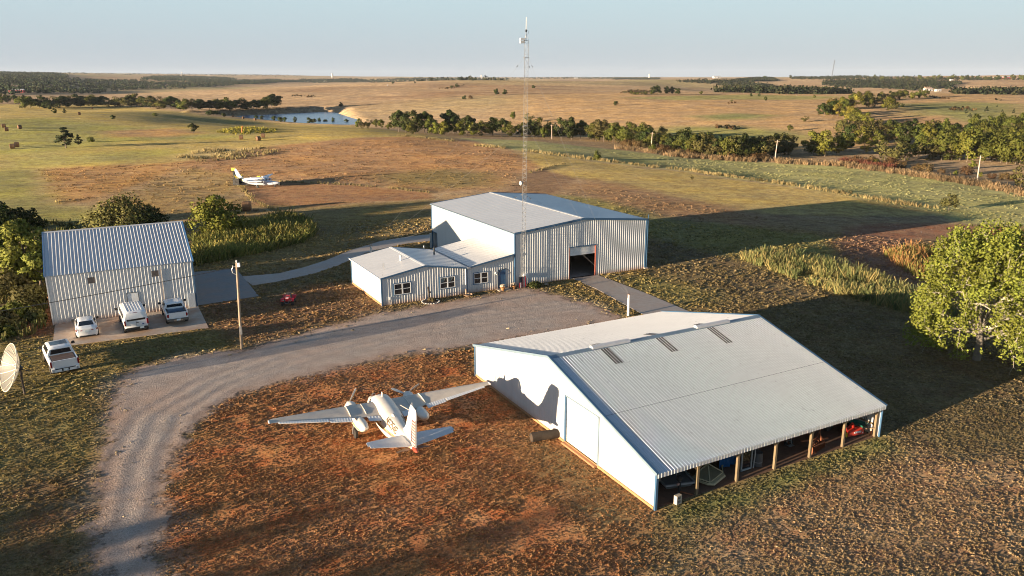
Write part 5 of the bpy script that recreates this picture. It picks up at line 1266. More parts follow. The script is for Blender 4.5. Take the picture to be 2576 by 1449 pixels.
# ------------------------------------------------------------------ round hay bales
def bale_mesh(r=.82, L=1.35, seed=1):
    g = np.random.default_rng(seed); mb = MB(); n = 26; prof = [(0.0, -L / 2 - .01), (r * .5, -L / 2), (r * .92, -L / 2 + .02)]
    k = 15
    for i in range(k + 1): prof.append((r * (1.0 if i % 2 else .945) + g.uniform(-.012, .012), -L / 2 + .05 + (L - .1) * i / k))
    prof += [(r * .92, L / 2 - .02), (r * .5, L / 2), (0.0, L / 2 + .01)]
    mb.lathe([(max(.001, a), b) for a, b in prof], n, (0, 0, r * .97), 'Y', caps=False)
    mb.v = [(x * (1 + .03 * math.sin(3 * math.atan2(z - r, x))), y, max(0, z)) for x, y, z in mb.v]; return mb
BALEM = M('hay_bale_brown', (.17, .095, .05), .95, var=.3, scale=5, bump=.6)
BALE_ME = mesh_of('hay_bale', bale_mesh(), BALEM, 60)
def bale(px, py, rz, label, group='round hay bales in the hay fields', sc=1.0, dirt=0.0):
    P = at(px, py); o = link('hay_bale', BALE_ME, None, P, rz); o.scale = (sc,) * 3; return tag(o, label, 'hay bale', group)
bale(622, 531, -1.35, 'large brown round hay bale beside the bright green bush', sc=1.12)
bale(607, 351, -1.3, 'dark hay bale just below the orange marker, leftmost of three'); bale(650, 354, -.75, 'hay bale with its pale round end showing, middle of three'); bale(662, 346, -1.35, 'dark hay bale furthest right of the three by the orange marker')
for x, y, lb in ((10, 321, 'hay bale at the far left edge beside a second bale'), (17, 330, 'hay bale nearest of the left edge pair'), (50, 324, 'lone hay bale right of the left edge pair'), (32, 374, 'lower hay bale of two close together at the left edge'), (43, 370, 'upper hay bale of two close together at the left edge'), (200, 289, 'tiny hay bale on the brown rise below the cedar'), (232, 274, 'tiny hay bale on the crest of the left field'), (586, 295, 'hay bale near the left tip of the pond'), (612, 299, 'hay bale beside the pond shore trees'), (642, 303, 'pale hay bale nearest the pond')):
    bale(x, y, random.uniform(-1.5, -.7), lb)

def marker():
    P = at(607.5, 336); t = thing('field_marker', 'leaning orange marker pole above the three hay bales', 'marker', P, 0)
    obj('pole', MB().tube([(0, 0, -.1), (.15, 0, .9)], .05, 8), M('pale_marker_post', (.6, .45, .3), .6), t)
    obj('flag_tube', MB().tube([(.1, 0, .5), (.62, 0, 3.1)], .2, 10, .15), M('orange_fabric', (.6, .13, .02), .6), t)
marker()

# ------------------------------------------------------------------ yard odds and ends
def log():
    a, b = at(1337, 1112), at(1403, 1101); m = (np.array(a) + np.array(b)) / 2; rz = math.atan2(b[1] - a[1], b[0] - a[0])
    t = thing('log', 'thick brown log lying on the ground by the barn door', 'log', (m[0], m[1], 0), rz)
    g = MB().tube([(-.95, 0, .32), (-.3, .02, .33), (.4, -.01, .32), (.95, 0, .31)], .31, 16, .29); g.v = [(x, y + .02 * math.sin(9 * z + 5 * x), z + .015 * math.sin(11 * y)) for x, y, z in g.v]
    obj('bark', g, mat_wood('log_bark', (.035, .024, .016)), t)
    obj('cut_end', MB().lathe([(.0, -.955), (.26, -.955), (.27, -.945)], 16, (0, 0, .32), 'X'), M('cut_wood', (.06, .04, .026), .85), t)
log()

def flag():
    t = thing('flag', 'striped red and white flag draped on the foot of the mast', 'flag', hl(.45, -.98), TH)
    red = M('flag_red', (.42, .02, .035), .7); wht = M('flag_white', (.72, .7, .7), .7); blu = M('flag_navy', (.02, .03, .06), .7)
    def strip(x0, x1, z0, z1, k): return MB().add([(x0, .04 * math.sin(7 * x0), z0), (x1, .04 * math.sin(7 * x1), z0), (x1, .04 * math.sin(7 * x1) + .02, z1), (x0, .04 * math.sin(7 * x0) + .02, z1)], [(0, 1, 2, 3), (3, 2, 1, 0)])
    for k in range(9):
        x0 = -.42 + .095 * k; obj('flag_stripe', strip(x0, x0 + .095, .12, .72 if k < 4 else 1.35, k), red if k % 2 == 0 else wht, t)
    obj('flag_canton', strip(-.42, -.04, .72, 1.35, 0), blu, t)
    obj('stand', MB().bar((-.45, .08, 1.36), (.46, .08, 1.36), .03).bar((-.44, .08, 0), (-.44, .08, 1.36), .03).bar((.44, .08, 0), (.44, .08, 1.36), .03), BLACK, t)
flag()

def leafy(name, c, rad, n, size, mat, parent=None, seed=3, flat=.75):
    g = np.random.default_rng(seed); d = g.normal(size=(n, 3)); d /= np.linalg.norm(d, axis=1)[:, None]; d[:, 2] = np.abs(d[:, 2]) if flat else d[:, 2]
    p = d * np.array(rad) * (g.random((n, 1)) ** .4) + np.array(c); return leaf_quads(name, p, size, mat, parent, g, 0, d)
def leaf_quads(name, p, size, mat, parent, g, upw=0.0, out=None, soft=.55):
    """leaf-sized faces; with out (outward directions) the leaves face outwards and are shaded as a rounded mass"""
    n = len(p); u = g.normal(size=(n, 3)); u[:, 2] += upw; u /= np.linalg.norm(u, axis=1)[:, None]; w = np.cross(u, g.normal(size=(n, 3))); w /= np.linalg.norm(w, axis=1)[:, None]
    if out is not None: u = np.where((np.cross(u, w) * out).sum(1)[:, None] < 0, -u, u)
    s = (size * (.6 + .8 * g.random((n, 1)))) / 2; a = u * s; b = w * s * .75
    V = np.stack([p - a - b * .4, p - b, p + a + b * .2, p + b], 1).reshape(-1, 3); F = np.arange(4 * n).reshape(-1, 4)
    me = bpy.data.meshes.new(name); me.vertices.add(len(V)); me.vertices.foreach_set('co', V.ravel().astype(np.float32)); me.loops.add(4 * n); me.loops.foreach_set('vertex_index', F.ravel().astype(np.int32))
    me.polygons.add(n); me.polygons.foreach_set('loop_start', (np.arange(n) * 4).astype(np.int32)); me.polygons.foreach_set('loop_total', np.full(n, 4, np.int32)); me.update()
    if out is not None:
        me.polygons.foreach_set('use_smooth', np.ones(n, bool)); fn = np.cross(u, w); nn = out * soft + fn * (1 - soft) + g.normal(size=(n, 3)) * .18; nn /= np.linalg.norm(nn, axis=1)[:, None]
        me.normals_split_custom_set_from_vertices(np.repeat(nn, 4, 0).astype(np.float32))
    if mat: me.materials.append(mat)
    return link(name, me, parent) if parent != 'mesh' else me

def leaf_mat(name, col, hue=.02, val=.35, trans=.12, sat=1.0):
    if name in MATS: return MATS[name]
    t = NT(name); p = t.oco(); oi = t.new('ShaderNodeObjectInfo').outputs['Random']
    n = t.noise(p, .55, 3.0, .6); f = t.noise(p, 6.0, 2.0, .6)
    v = t.math('MULTIPLY', t.ramp(n, .3, .7, 1 - val, 1 + val), t.ramp(f, .3, .7, .75, 1.25)); v = t.math('MULTIPLY', v, t.ramp(oi, 0, 1, .8, 1.22))
    c = t.hsv(t.mix(1.0, col, (1, 1, 1), 'MULTIPLY'), t.math('ADD', t.ramp(oi, 0, 1, .5 - hue, .5 + hue), t.ramp(n, .3, .7, -.012, .012)), sat, v)
    t.ln(c, t.b.inputs['Base Color']); t.b.inputs['Roughness'].default_value = .75; t.b.inputs['Specular IOR Level'].default_value = .2
    if trans:
        tr = t.new('ShaderNodeBsdfTranslucent'); t.ln(c, tr.inputs['Color']); mx = t.new('ShaderNodeMixShader'); mx.inputs[0].default_value = trans
        t.ln(t.b.outputs[0], mx.inputs[1]); t.ln(tr.outputs[0], mx.inputs[2]); t.ln(mx.outputs[0], t.n['Material Output'].inputs['Surface'])
    MATS[name] = t.m; return t.m

def pot(loc, label, flowers=True):
    t = thing('flower_pot', label, 'flower pot', loc, 0, 'flower pots by the office door')
    obj('pot', MB().lathe([(.17, 0), (.25, .36), (.28, .37), (.28, .44), (.23, .44), (.2, .38)], 14), M('terracotta', (.36, .17, .06), .8), t)
    leafy('blooms', (0, 0, .5), (.3, .3, .28), 130, .12, M('cream_blooms', (.55, .46, .36), .8), t)
pot(hl(-1.95, -.75), 'terracotta pot of pale flowers left of the blue door'); pot(hl(-.55, -.7), 'pot of pale flowers between the blue door and the flag')
def arch():
    t = thing('door_arch', 'dark wire trellis arch standing round the blue door', 'trellis arch', hl(-1.55, -.12), TH)
    for y in (0, -.4):
        obj('hoop', MB().tube([(-.75, y, 0), (-.75, y, 1.7)] + [(-.75 * math.cos(a), y, 1.7 + .75 * math.sin(a)) for a in np.linspace(.2, math.pi - .2, 9)] + [(.75, y, 1.7), (.75, y, 0)], .018, 5), BLACK, t)
    for k in range(8):
        a = math.pi * k / 7; obj('tie_bar', MB().bar((-.75 * math.cos(a), 0, 1.7 + .75 * math.sin(a)), (-.75 * math.cos(a), -.4, 1.7 + .75 * math.sin(a)), .015), BLACK, t)
arch()
def flower_ring():
    t = thing('flower_bed', 'round flower bed ringed with white stones in front of the office', 'flower bed', hl(-10.75, -.95), TH)
    obj('soil', MB().lathe([(.0, .05), (.7, .05), (.85, 0)], 18, (0, 0, .03)), M('dark_soil', (.05, .03, .02), .95, bump=.5), t)
    st = mesh_of('stone', MB().lathe([(.0, 0), (.09, .02), (.1, .07), (.05, .12), (.0, .125)], 7), M('white_stone', (.6, .55, .48), .8))
    for k in range(20):
        a = 2 * math.pi * k / 20; o = link('stone', st, t, (.92 * math.cos(a), .92 * math.sin(a), 0), a); o.scale = (1, 1.3, random.uniform(.7, 1.1))
    leafy('withered_plants', (.2, .1, .1), (.5, .5, .35), 160, .16, leaf_mat('withered_leaves', (.10, .07, .035)), t)
flower_ring()
def stump():
    t = thing('wooden_post', 'rough wooden post with hung ornaments against the office wall', 'post', hl(-10.75, -.45), TH)
    obj('trunk', MB().tube([(0, 0, 0), (.03, 0, .8), (-.02, 0, 1.55)], .1, 8, .07), mat_wood('log_bark', (.035, .024, .016)), t)
    obj('ornament', MB().lathe([(.0, -.03), (.1, -.02), (.1, .02), (.0, .03)], 10, (.14, -.08, .95), 'Y'), BLACK, t)
    obj('rail', MB().bar((-1.15, .1, .72), (-.35, .1, .72), .05).bar((-1.1, .1, .1), (-1.1, .1, .72), .03), M('grey_tube', (.3, .3, .3), .4, .5), t)
stump()
def birdbath():
    t = thing('stone_basin', 'low tan stone basin with a small upright figure by the office corner', 'basin', hl(-6.3, -.75), TH)
    sm = M('tan_stone', (.38, .26, .17), .85)
    obj('basin', MB().lathe([(.3, 0), (.45, .12), (.55, .2), (.5, .2), (.4, .12), (.0, .1)], 18), sm, t); obj('figure', MB().lathe([(.09, .1), (.07, .35), (.09, .5), (.05, .62), (.07, .72), (.0, .8)], 8, (-.1, .2, 0)), sm, t)
birdbath()

# ------------------------------------------------------------------ what is kept under the barn's open front
def bl(px, py, z=0.0):
    p = at_z(px, py, z); return (p[0], p[1], .055)
OLIVE = M('tan_implement_paint', (.30, .27, .17), .6, var=.2); RUST = M('rusty_steel', (.22, .075, .03), .8, var=.3, scale=5, bump=.3)
REDP = M('implement_red', (.55, .035, .02), .35); GREYP = M('grey_sled_plastic', (.13, .135, .14), .55)
def sled():
    t = thing('cargo_sled', 'dark grey plastic cargo bed lying under the near end of the barn roof', 'cargo bed', bl(1692, 1216), TH - .25)
    obj('tub', MB().loft([[(-.75, -.8, .12), (.75, -.8, .12), (.85, 1.0, .12), (-.85, 1.0, .12)], [(-.9, -.95, .42), (.9, -.95, .42), (.95, 1.2, .42), (-.95, 1.2, .42)]], cap1=False).quad((-.85, -.9, .36), (.85, -.9, .36), (.9, 1.1, .36), (-.9, 1.1, .36)), GREYP, t)
    obj('rim', MB().bar((-.92, -.97, .43), (.92, -.97, .43), .1).bar((.92, -.97, .43), (.97, 1.2, .43), .08).bar((-.92, -.97, .43), (-.97, 1.2, .43), .08), M('pale_grey_rim', (.25, .26, .27), .5), t)
sled()
def chair():
    t = thing('chair', 'white plastic chair standing on the dark cargo bed', 'chair', bl(1690, 1205), TH + 2.4); t.location.z = .42
    w = M('dirty_white_plastic', (.4, .39, .36), .5)
    obj('seat', MB().loft([[(-.24, -.22, z), (.24, -.22, z), (.26, .24, z + .02), (-.26, .24, z + .02)] for z in (.40, .43)]), w, t)
    obj('backrest', MB().loft([[(-.25, -.23, .43), (.25, -.23, .43), (.25, -.2, .43), (-.25, -.2, .43)], [(-.22, -.36, .85), (.22, -.36, .85), (.22, -.33, .85), (-.22, -.33, .85)]]), w, t)
    for x in (-.23, .23):
        for y in (-.22, .22): obj('leg', MB().tube([(x * 1.15, y * 1.15, 0), (x, y, .41)], .02, 6), w, t)
        obj('armrest', MB().tube([(x * 1.1, .22, .42), (x * 1.15, .2, .62), (x * 1.1, -.26, .64)], .02, 6), w, t)
chair()
def bucket():
    t = thing('bucket', 'white bucket on the ground behind the dark cargo bed', 'bucket', bl(1712, 1178), 0)
    w = M('dirty_white_plastic', (.4, .39, .36), .5); obj('pail', MB().lathe([(.13, 0), (.16, .36), (.17, .36), (.17, .38), (.15, .38), (.12, .03), (0, .03)], 14), w, t); obj('handle', MB().tube([(-.16, 0, .34), (-.1, .1, .45), (.1, .1, .45), (.16, 0, .34)], .008, 4), GALV, t)
bucket()
def block():
    t = thing('cinder_block', 'pale cinder block standing on end in the sun by the barn corner', 'cinder block', at(1704, 1266), TH + .15)
    m = MB(); W_, D_, H_ = .4, .26, .52; c = M('pale_cinder_block', (.5, .42, .32), .95, bump=.6, scale=4)
    for x in (-W_ / 2 + .03, W_ / 2 - .03): m.box((x, 0, H_ / 2), (.06, D_, H_))
    for z in (.03, H_ / 2, H_ - .03): m.box((0, .0, z), (W_ - .12, D_ - .006, .06))
    m.box((0, D_ / 2 - .03, H_ / 2), (W_ - .12, .05, H_ - .02)); obj('body', m, c, t)
block()
def motor():
    t = thing('outboard_motor', 'small black motor propped upright behind the cinder block', 'motor', bl(1707, 1243), TH)
    obj('shaft', MB().tube([(0, 0, 0), (.02, .02, .9)], .06, 8).bar((.1, 0, .1), (.12, .04, .8), .05), BLACK, t); obj('cowl', MB().lathe([(.08, .75), (.16, .85), (.15, 1.05), (.06, 1.12)], 10), BLACK, t)
    obj('clamp', MB().box((-.1, -.02, .62), (.12, .1, .12)), M('pinkish_metal', (.45, .3, .26), .5), t); obj('tiller', MB().bar((.05, -.05, .12), (.55, -.55, .05), .05), RUST, t)
motor()
def mower():
    t = thing('pull_mower', 'tan framed pull behind mower with an A shaped hitch under the barn roof', 'mower', bl(1782, 1206), TH + .35)
    d = obj('deck', MB().box((0, .1, .2), (1.9, 1.0, .16)).loft([[(-.95, -.42, .12), (.95, -.42, .12), (.95, -.4, .28), (-.95, -.4, .28)], [(-.7, -.75, .12), (.7, -.75, .12), (.7, -.7, .22), (-.7, -.7, .22)]]), OLIVE, t)
    for a, b in (((-.8, -.5, .3), (0, .1, .95)), ((.8, -.5, .3), (0, .1, .95)), ((0, .1, .95), (0, .9, .4)), ((-.8, -.5, .3), (.8, -.5, .3)), ((-.5, .6, .3), (0, .1, .95)), ((.5, .6, .3), (0, .1, .95)), ((.8, -.5, .3), (1.25, -.2, .42)), ((-.8, -.5, .3), (-1.2, .2, .5))):
        obj('frame_bar', MB().bar(a, b, .06), OLIVE, t)
    for x, y in ((1.3, -.2), (-1.2, .25), (1.0, .8), (-.9, .85)):
        w = obj('caster', MB().lathe([(.06, -.06), (.15, -.05), (.15, .05), (.06, .06)], 12, (x, y, .15), 'X'), RUBBER, t); obj('fork', MB().bar((x, y, .15), (x, y - .04, .46), .05), OLIVE, w)
mower()
def disc_plate():
    t = thing('machine_disc', 'round orange brown machine part behind the pull mower', 'machine part', bl(1768, 1170), TH)
    obj('drum', MB().lathe([(.0, -.1), (.3, -.1), (.32, 0), (.3, .1), (.0, .1)], 18, (0, 0, .33), 'Y'), RUST, t); obj('hub', MB().lathe([(.0, -.2), (.1, -.18), (.1, -.1)], 10, (0, 0, .33), 'Y'), GALV, t)
disc_plate()
def tarp():
    t = thing('tarp', 'blue tarpaulin hung from the barn roof beside a timber post', 'tarpaulin', bl(1836, 1176), TH); n, m = 10, 6
    vs = [(-.9 + 1.8 * i / n, .12 * math.sin(2.3 * i) * (1 - .5 * j / m) + .2 * (i / n), 1.75 * j / m) for j in range(m + 1) for i in range(n + 1)]
    fs = [(j * (n + 1) + i, j * (n + 1) + i + 1, (j + 1) * (n + 1) + i + 1, (j + 1) * (n + 1) + i) for j in range(m) for i in range(n)]
    obj('sheet', MB().add(vs, fs), M('blue_tarp', (.012, .09, .24), .4, var=.2), t); obj('rope', MB().tube([(.95, .2, 1.8), (.98, .1, .9), (.95, 0, 0)], .02, 5), WHITE_PVC, t)
tarp()
def door_unit():
    t = thing('spare_door', 'spare grey framed door leaning beside the post under the barn roof', 'door', bl(1876, 1184), TH); fr = M('grey_frame', (.3, .31, .31), .5)
    f = MB().box((-.4, 0, .98), (.07, .08, 1.95)).box((.4, 0, .98), (.07, .08, 1.95)).box((0, 0, 1.92), (.86, .08, .08)).box((0, 0, .05), (.86, .08, .1)); obj('frame', f, fr, t); obj('panel', MB().box((0, .03, .98), (.74, .03, 1.8)), GLASS_DK, t)
    obj('downpipe', MB().tube([(.5, -.1, .05), (.55, -.12, 1.0), (.5, -.1, 1.9), (.2, -.1, 1.95)], .04, 6), fr, t)
door_unit()
for k, (x, y, lb) in enumerate(((1904, 1172, 'dark steel drum standing nearest in the barn shade'), (1893, 1158, 'dark steel drum standing behind the nearer drum'))):
    t = thing('oil_drum', lb, 'drum', bl(x, y), 0, 'dark drums under the barn roof')
    obj('barrel', MB().lathe([(.0, 0), (.29, 0), (.3, .28), (.315, .3), (.3, .32), (.3, .56), (.315, .58), (.3, .6), (.29, .88), (.27, .86), (0, .86)], 18), M('dark_drum_grey', (.06, .065, .07), .5), t)
    obj('hoop', MB().lathe([(.318, .29), (.322, .3), (.318, .31)], 18, caps=False), GALV, t)
def hand_truck():
    t = thing('hand_truck', 'grey two wheeled hand truck standing in the barn shade', 'hand truck', bl(1985, 1122), TH); g = M('grey_tube', (.3, .3, .3), .4, .5)
    f = MB()
    for x in (-.2, .2): f.tube([(x, 0, .05), (x, .12, 1.0), (x * .8, .25, 1.25)], .022, 6)
    for z in (.3, .6, .9): f.bar((-.2, .03 + z * .09, z), (.2, .03 + z * .09, z), .03)
    obj('frame', f, g, t); obj('toe_plate', MB().box((0, -.12, .04), (.45, .25, .02)), g, t)
    for x in (-.25, .25): obj('wheel', MB().lathe([(.05, -.04), (.13, -.04), (.13, .04), (.05, .04)], 12, (x, .08, .13), 'X'), RUBBER, t)
hand_truck()
def harrow():
    t = thing('disc_harrow', 'rusty red disc harrow at the sunny edge of the barn floor', 'harrow', bl(2052, 1128), TH + .1)
    f = MB().bar((-1.0, -.3, .5), (.9, .5, .55), .1).bar((-.9, .5, .5), (.9, -.2, .5), .1).bar((-.8, -.35, .45), (.3, -.35, .45), .08).bar((.2, -.2, .5), (.35, .1, 1.0), .08).bar((.9, .45, .55), (.35, .1, 1.0), .07).bar((1.0, .5, .55), (1.15, .55, .75), .07); obj('frame', f, RUST, t)
    for k in range(7):
        x = -1.0 + .22 * k; obj('disc', MB().lathe([(.0, .03), (.15, .02), (.24, -.03), (.25, -.035), (.15, .0), (.0, .01)], 14, (x, -.38 + .03 * k, .25), 'X'), RUST, t)
    for k in range(3): obj('tine', MB().tube([(.3 + .25 * k, .2, .5), (.35 + .25 * k, .05, .3), (.3 + .25 * k, -.15, .05)], .035, 6), RUST, t)
harrow()
def tiller():
    t = thing('tiller', 'bright red rotary tiller with a white lettered label in the sunlit end bay', 'tiller', bl(2143, 1094), TH - .12, None, .7)
    obj('hood', MB().loft([[(x, -.45, .12), (x, -.42, .5), (x, -.1, .72), (x, .25, .72), (x, .45, .45), (x, .45, .25)] for x in (-.95, .95)]), REDP, t)
    obj('rear_flap', MB().box((0, -.47, .3), (1.85, .03, .4)), M('implement_red_flap', (.45, .045, .03), .45), t)
    lab = obj('label', MB().box((.15, -.49, .40), (.85, .012, .17)), M('white_label', (.72, .72, .72), .5), t); b = MB()
    for k, (ox, parts) in enumerate(((-.3, 'E'), (-.14, 'J'), (.02, 'C'), (.18, 'I'), (.28, 'P'))):
        x = .15 + ox; w = .1; y = -.5
        if parts in 'EC': b.box((x, y, .4), (.025, .006, .11)).box((x + .04, y, .445), (w * .7, .006, .02)).box((x + .04, y, .355), (w * .7, .006, .02))
        if parts == 'E': b.box((x + .035, y, .4), (w * .6, .006, .02))
        if parts in 'JI': b.box((x + (.06 if parts == 'J' else 0), y, .4), (.025, .006, .11))
        if parts == 'J': b.box((x + .03, y, .355), (.07, .006, .02))
        if parts == 'P': b.box((x, y, .4), (.025, .006, .11)).box((x + .04, y, .445), (.06, .006, .02)).box((x + .04, y, .4), (.06, .006, .02)).box((x + .075, y, .42), (.02, .006, .05))
    obj('lettering', b, BLACK, lab); obj('sticker', MB().box((.8, -.49, .25), (.1, .01, .13)), MATS['white_label'], t)
    obj('hitch', MB().bar((-.4, .2, .7), (0, .1, 1.15), .07).bar((.4, .2, .7), (0, .1, 1.15), .07).bar((0, .1, 1.15), (0, -.3, .75), .06).bar((-.3, .0, .75), (.3, -.2, .75), .06), REDP, t)
    obj('gearbox', MB().lathe([(.14, .7), (.16, .9), (.08, 1.0)], 10), REDP, t)
    s = obj('side_cover', MB().lathe([(.0, -1.12), (.24, -1.12), (.26, -1.0), (.26, -.95)], 14, (0, 0, .72), 'X'), REDP, t); obj('yellow_guard', MB().box((-1.05, -.25, .25), (.14, .3, .42)), M('guard_yellow', (.6, .42, .03), .45), t)
tiller()
def tractor_wheel():
    t = thing('tractor_wheel', 'big tractor wheel with a pale rim deep in the barn shade', 'wheel', bl(2081, 1085), TH + .3)
    obj('tyre', MB().lathe([(.3, -.2), (.58, -.2), (.66, -.12), (.66, .12), (.58, .2), (.3, .2)], 24, (0, 0, .66), 'Y', caps=False), RUBBER, t)
    obj('rim', MB().lathe([(.33, -.16), (.28, -.05), (.1, -.06), (.0, -.08)], 20, (0, 0, .66), 'Y', caps=False), M('pale_rim', (.5, .47, .42), .5), t)
tractor_wheel()
def barrow():
    t = thing('wheelbarrow', 'dark green wheelbarrow against the right end wall of the barn', 'wheelbarrow', bl(2158, 1086), TH + .4)
    obj('tray', MB().loft([[(-.22, -.3, .3), (.22, -.3, .3), (.22, .3, .3), (-.22, .3, .3)], [(-.36, -.5, .6), (.36, -.5, .6), (.36, .55, .62), (-.36, .55, .62)]], cap1=False), M('barrow_green', (.015, .13, .09), .4), t)
    for x in (-.25, .25): obj('handle', MB().tube([(x * .4, .75, .2), (x, -.3, .32), (x * 1.3, -1.0, .62)], .022, 6), POLEW, t)
    obj('wheel', MB().lathe([(.06, -.05), (.19, -.05), (.19, .05), (.06, .05)], 14, (0, .72, .19), 'X'), RUBBER, t)
barrow()
def spade():
    t = thing('hand_tool', 'dark long handled tools leaning on the right end wall of the barn', 'garden tool', bl(2190, 1094), TH)
    obj('shaft', MB().tube([(0, 0, 0), (-.1, .5, 1.3)], .02, 6).tube([(.05, .15, 0), (-.15, .55, 1.1), (.05, .6, 1.3), (.1, .4, 1.15)], .02, 6), BLACK, t); obj('blade', MB().box((0, 0, .1), (.2, .02, .25)), RUST, t)
spade()
# ------------------------------------------------------------------ trees and bushes
LEAF = dict(dark=leaf_mat('leaf_dark', (.042, .055, .012)), mid=leaf_mat('leaf_mid', (.092, .098, .016)), light=leaf_mat('leaf_light', (.138, .138, .020)), yellow=leaf_mat('leaf_yellow', (.22, .19, .03)),
            olive=leaf_mat('leaf_olive', (.105, .095, .028)), cedar=leaf_mat('leaf_cedar', (.034, .044, .018)), brown=leaf_mat('leaf_brown', (.125, .075, .03)))
BARK = mat_wood('grey_bark', (.17, .13, .095)); PALEBARK = mat_wood('pale_bark', (.40, .36, .29))

def crown_points(g, H, R, base, n, clumps, shape):
    """leaf positions gathered in clumps through a crown of height H and radius R"""
    C = []
    while len(C) < clumps:
        v = g.uniform(-1, 1, 3)
        if v @ v > 1: continue
        z = (v[2] + 1) / 2
        w = {'round': math.sqrt(max(0.02, 1 - (2 * z - .9) ** 2)), 'cone': (1 - z) * 1.0 + .06, 'bush': math.sqrt(max(.02, 1 - z * z)), 'vase': .45 + .6 * z if z < .72 else 1.05 * math.sqrt(max(.05, 1 - ((z - .72) / .3) ** 2))}[shape]
        C.append((v[0] * R * w * .85, v[1] * R * w * .85, base + (H - base) * (z * .9 + .04)))
    C = np.array(C); k = g.integers(0, clumps, n); rad = R * (.33 if shape != 'cone' else .2) * g.uniform(.6, 1.2, clumps)
    d = g.normal(size=(n, 3)); d /= np.linalg.norm(d, axis=1)[:, None]
    p = C[k] + d * (rad[k] * g.random(n) ** .33)[:, None] * np.array([1, 1, .8]); p[:, 2] = np.maximum(p[:, 2], .1)
    cc = np.array([0, 0, base + (H - base) * .4]); o1 = p - C[k]; o2 = (p - cc) / np.array([R, R, (H - base) * .6]); o1 /= np.linalg.norm(o1, axis=1)[:, None] + 1e-6; o2 /= np.linalg.norm(o2, axis=1)[:, None] + 1e-6
    out = o1 * .6 + o2 * .6; out /= np.linalg.norm(out, axis=1)[:, None] + 1e-6
    return p, C, out
def tree_meshes(H, R, base, n, size, seed, shape, leafm, barkm=None, clumps=16, trunk=.2, limbs=8):
    g = np.random.default_rng(seed); p, C, out = crown_points(g, H, R, base, n, clumps, shape)
    crown = leaf_quads('crown', p, size, leafm, 'mesh', g, .2, out, .75)
    mb = MB(); top = (g.uniform(-.2, .2), g.uniform(-.2, .2), base + (H - base) * .6)
    mb.tube([(0, 0, -.3), (g.uniform(-.1, .1), g.uniform(-.1, .1), base * .6 + .2), top], trunk, 8, trunk * .3)
    for c in C[:limbs]:
        f = g.uniform(.35, .8); s0 = np.array(top) * f; mid = (s0 + c) / 2 + np.array([0, 0, -.15]); mb.tube([s0, mid, c], trunk * .38, 5, trunk * .08)
    return crown, mesh_of('trunk', mb, barkm or BARK, 60)
KIND = {}
def kinds():
    def add(k, *a, **kw): KIND.setdefault(k, []).append(tree_meshes(*a, **kw))
    for i in range(3):
        add('dark', 10, 4.6, 1.2, 2300, .6, 20 + i, 'round', LEAF['dark'], clumps=20); add('mid', 10, 4.6, .9, 2300, .6, 30 + i, 'round', LEAF['mid'], clumps=20)
        add('light', 10, 4.8, .7, 2300, .6, 40 + i, 'round', LEAF['light'], clumps=18)
    for i in range(2):
        add('olive', 10, 5.2, .6, 1400, .62, 50 + i, 'round', LEAF['olive'], clumps=18); add('yellow', 10, 4.6, .8, 1300, .6, 60 + i, 'round', LEAF['yellow'], clumps=15)
        add('cedar', 10, 3.4, .4, 1500, .5, 70 + i, 'cone', LEAF['cedar'], clumps=34); add('bush', 10, 9.0, .2, 1300, .95, 80 + i, 'bush', LEAF['mid'], clumps=20)
        add('darkbush', 10, 8.0, .2, 1300, .95, 84 + i, 'bush', LEAF['dark'], clumps=20); add('brownbush', 10, 9.5, .2, 1200, .95, 88 + i, 'bush', LEAF['brown'], clumps=18)
kinds()
ORD = 'first second third fourth fifth sixth seventh eighth ninth tenth eleventh twelfth thirteenth fourteenth fifteenth sixteenth seventeenth eighteenth nineteenth twentieth'.split() + ['twenty-' + k for k in 'first second third fourth fifth sixth seventh eighth ninth'.split()] + ['thirtieth'] + ['thirty-' + k for k in 'first second third fourth fifth sixth seventh eighth ninth'.split()] + ['fortieth'] + ['forty-' + k for k in 'first second third fourth fifth sixth seventh eighth ninth'.split()]
def plant(x, y, h, kind, label, group=None, w=1.0, name=None, z=None):
    cr, tr = KIND[kind][int(RNG.integers(len(KIND[kind])))]; s = h / 10.0; bush = kind.endswith('bush')
    t = thing(name or ('bush' if bush else 'tree'), label, 'bush' if bush else 'tree', (x, y, (gz(x, y) if z is None else z) - .05), float(RNG.uniform(0, 6.28)), group)
    a = link('crown', cr, t); b = link('trunk', tr, t)
    for o in (a, b): o.scale = (s * w, s * w, s)
    return t
def px_h(P, hpx): return hpx * (P[1] * math.cos(PITCH) + (CAM_H - P[2]) * math.sin(PITCH)) / FPX / math.cos(PITCH)
def tpx(px, py, hpx, kind, label, group=None, w=1.0):
    P = at(px, py); return plant(P[0], P[1], px_h(P, hpx), kind, label, group, w)
WORD = {'dark': 'dark green', 'mid': 'mid green', 'light': 'light green', 'olive': 'olive brown', 'yellow': 'yellow', 'cedar': 'dark cedar', 'bush': 'green bushy', 'darkbush': 'dark bushy', 'brownbush': 'brown scrubby'}
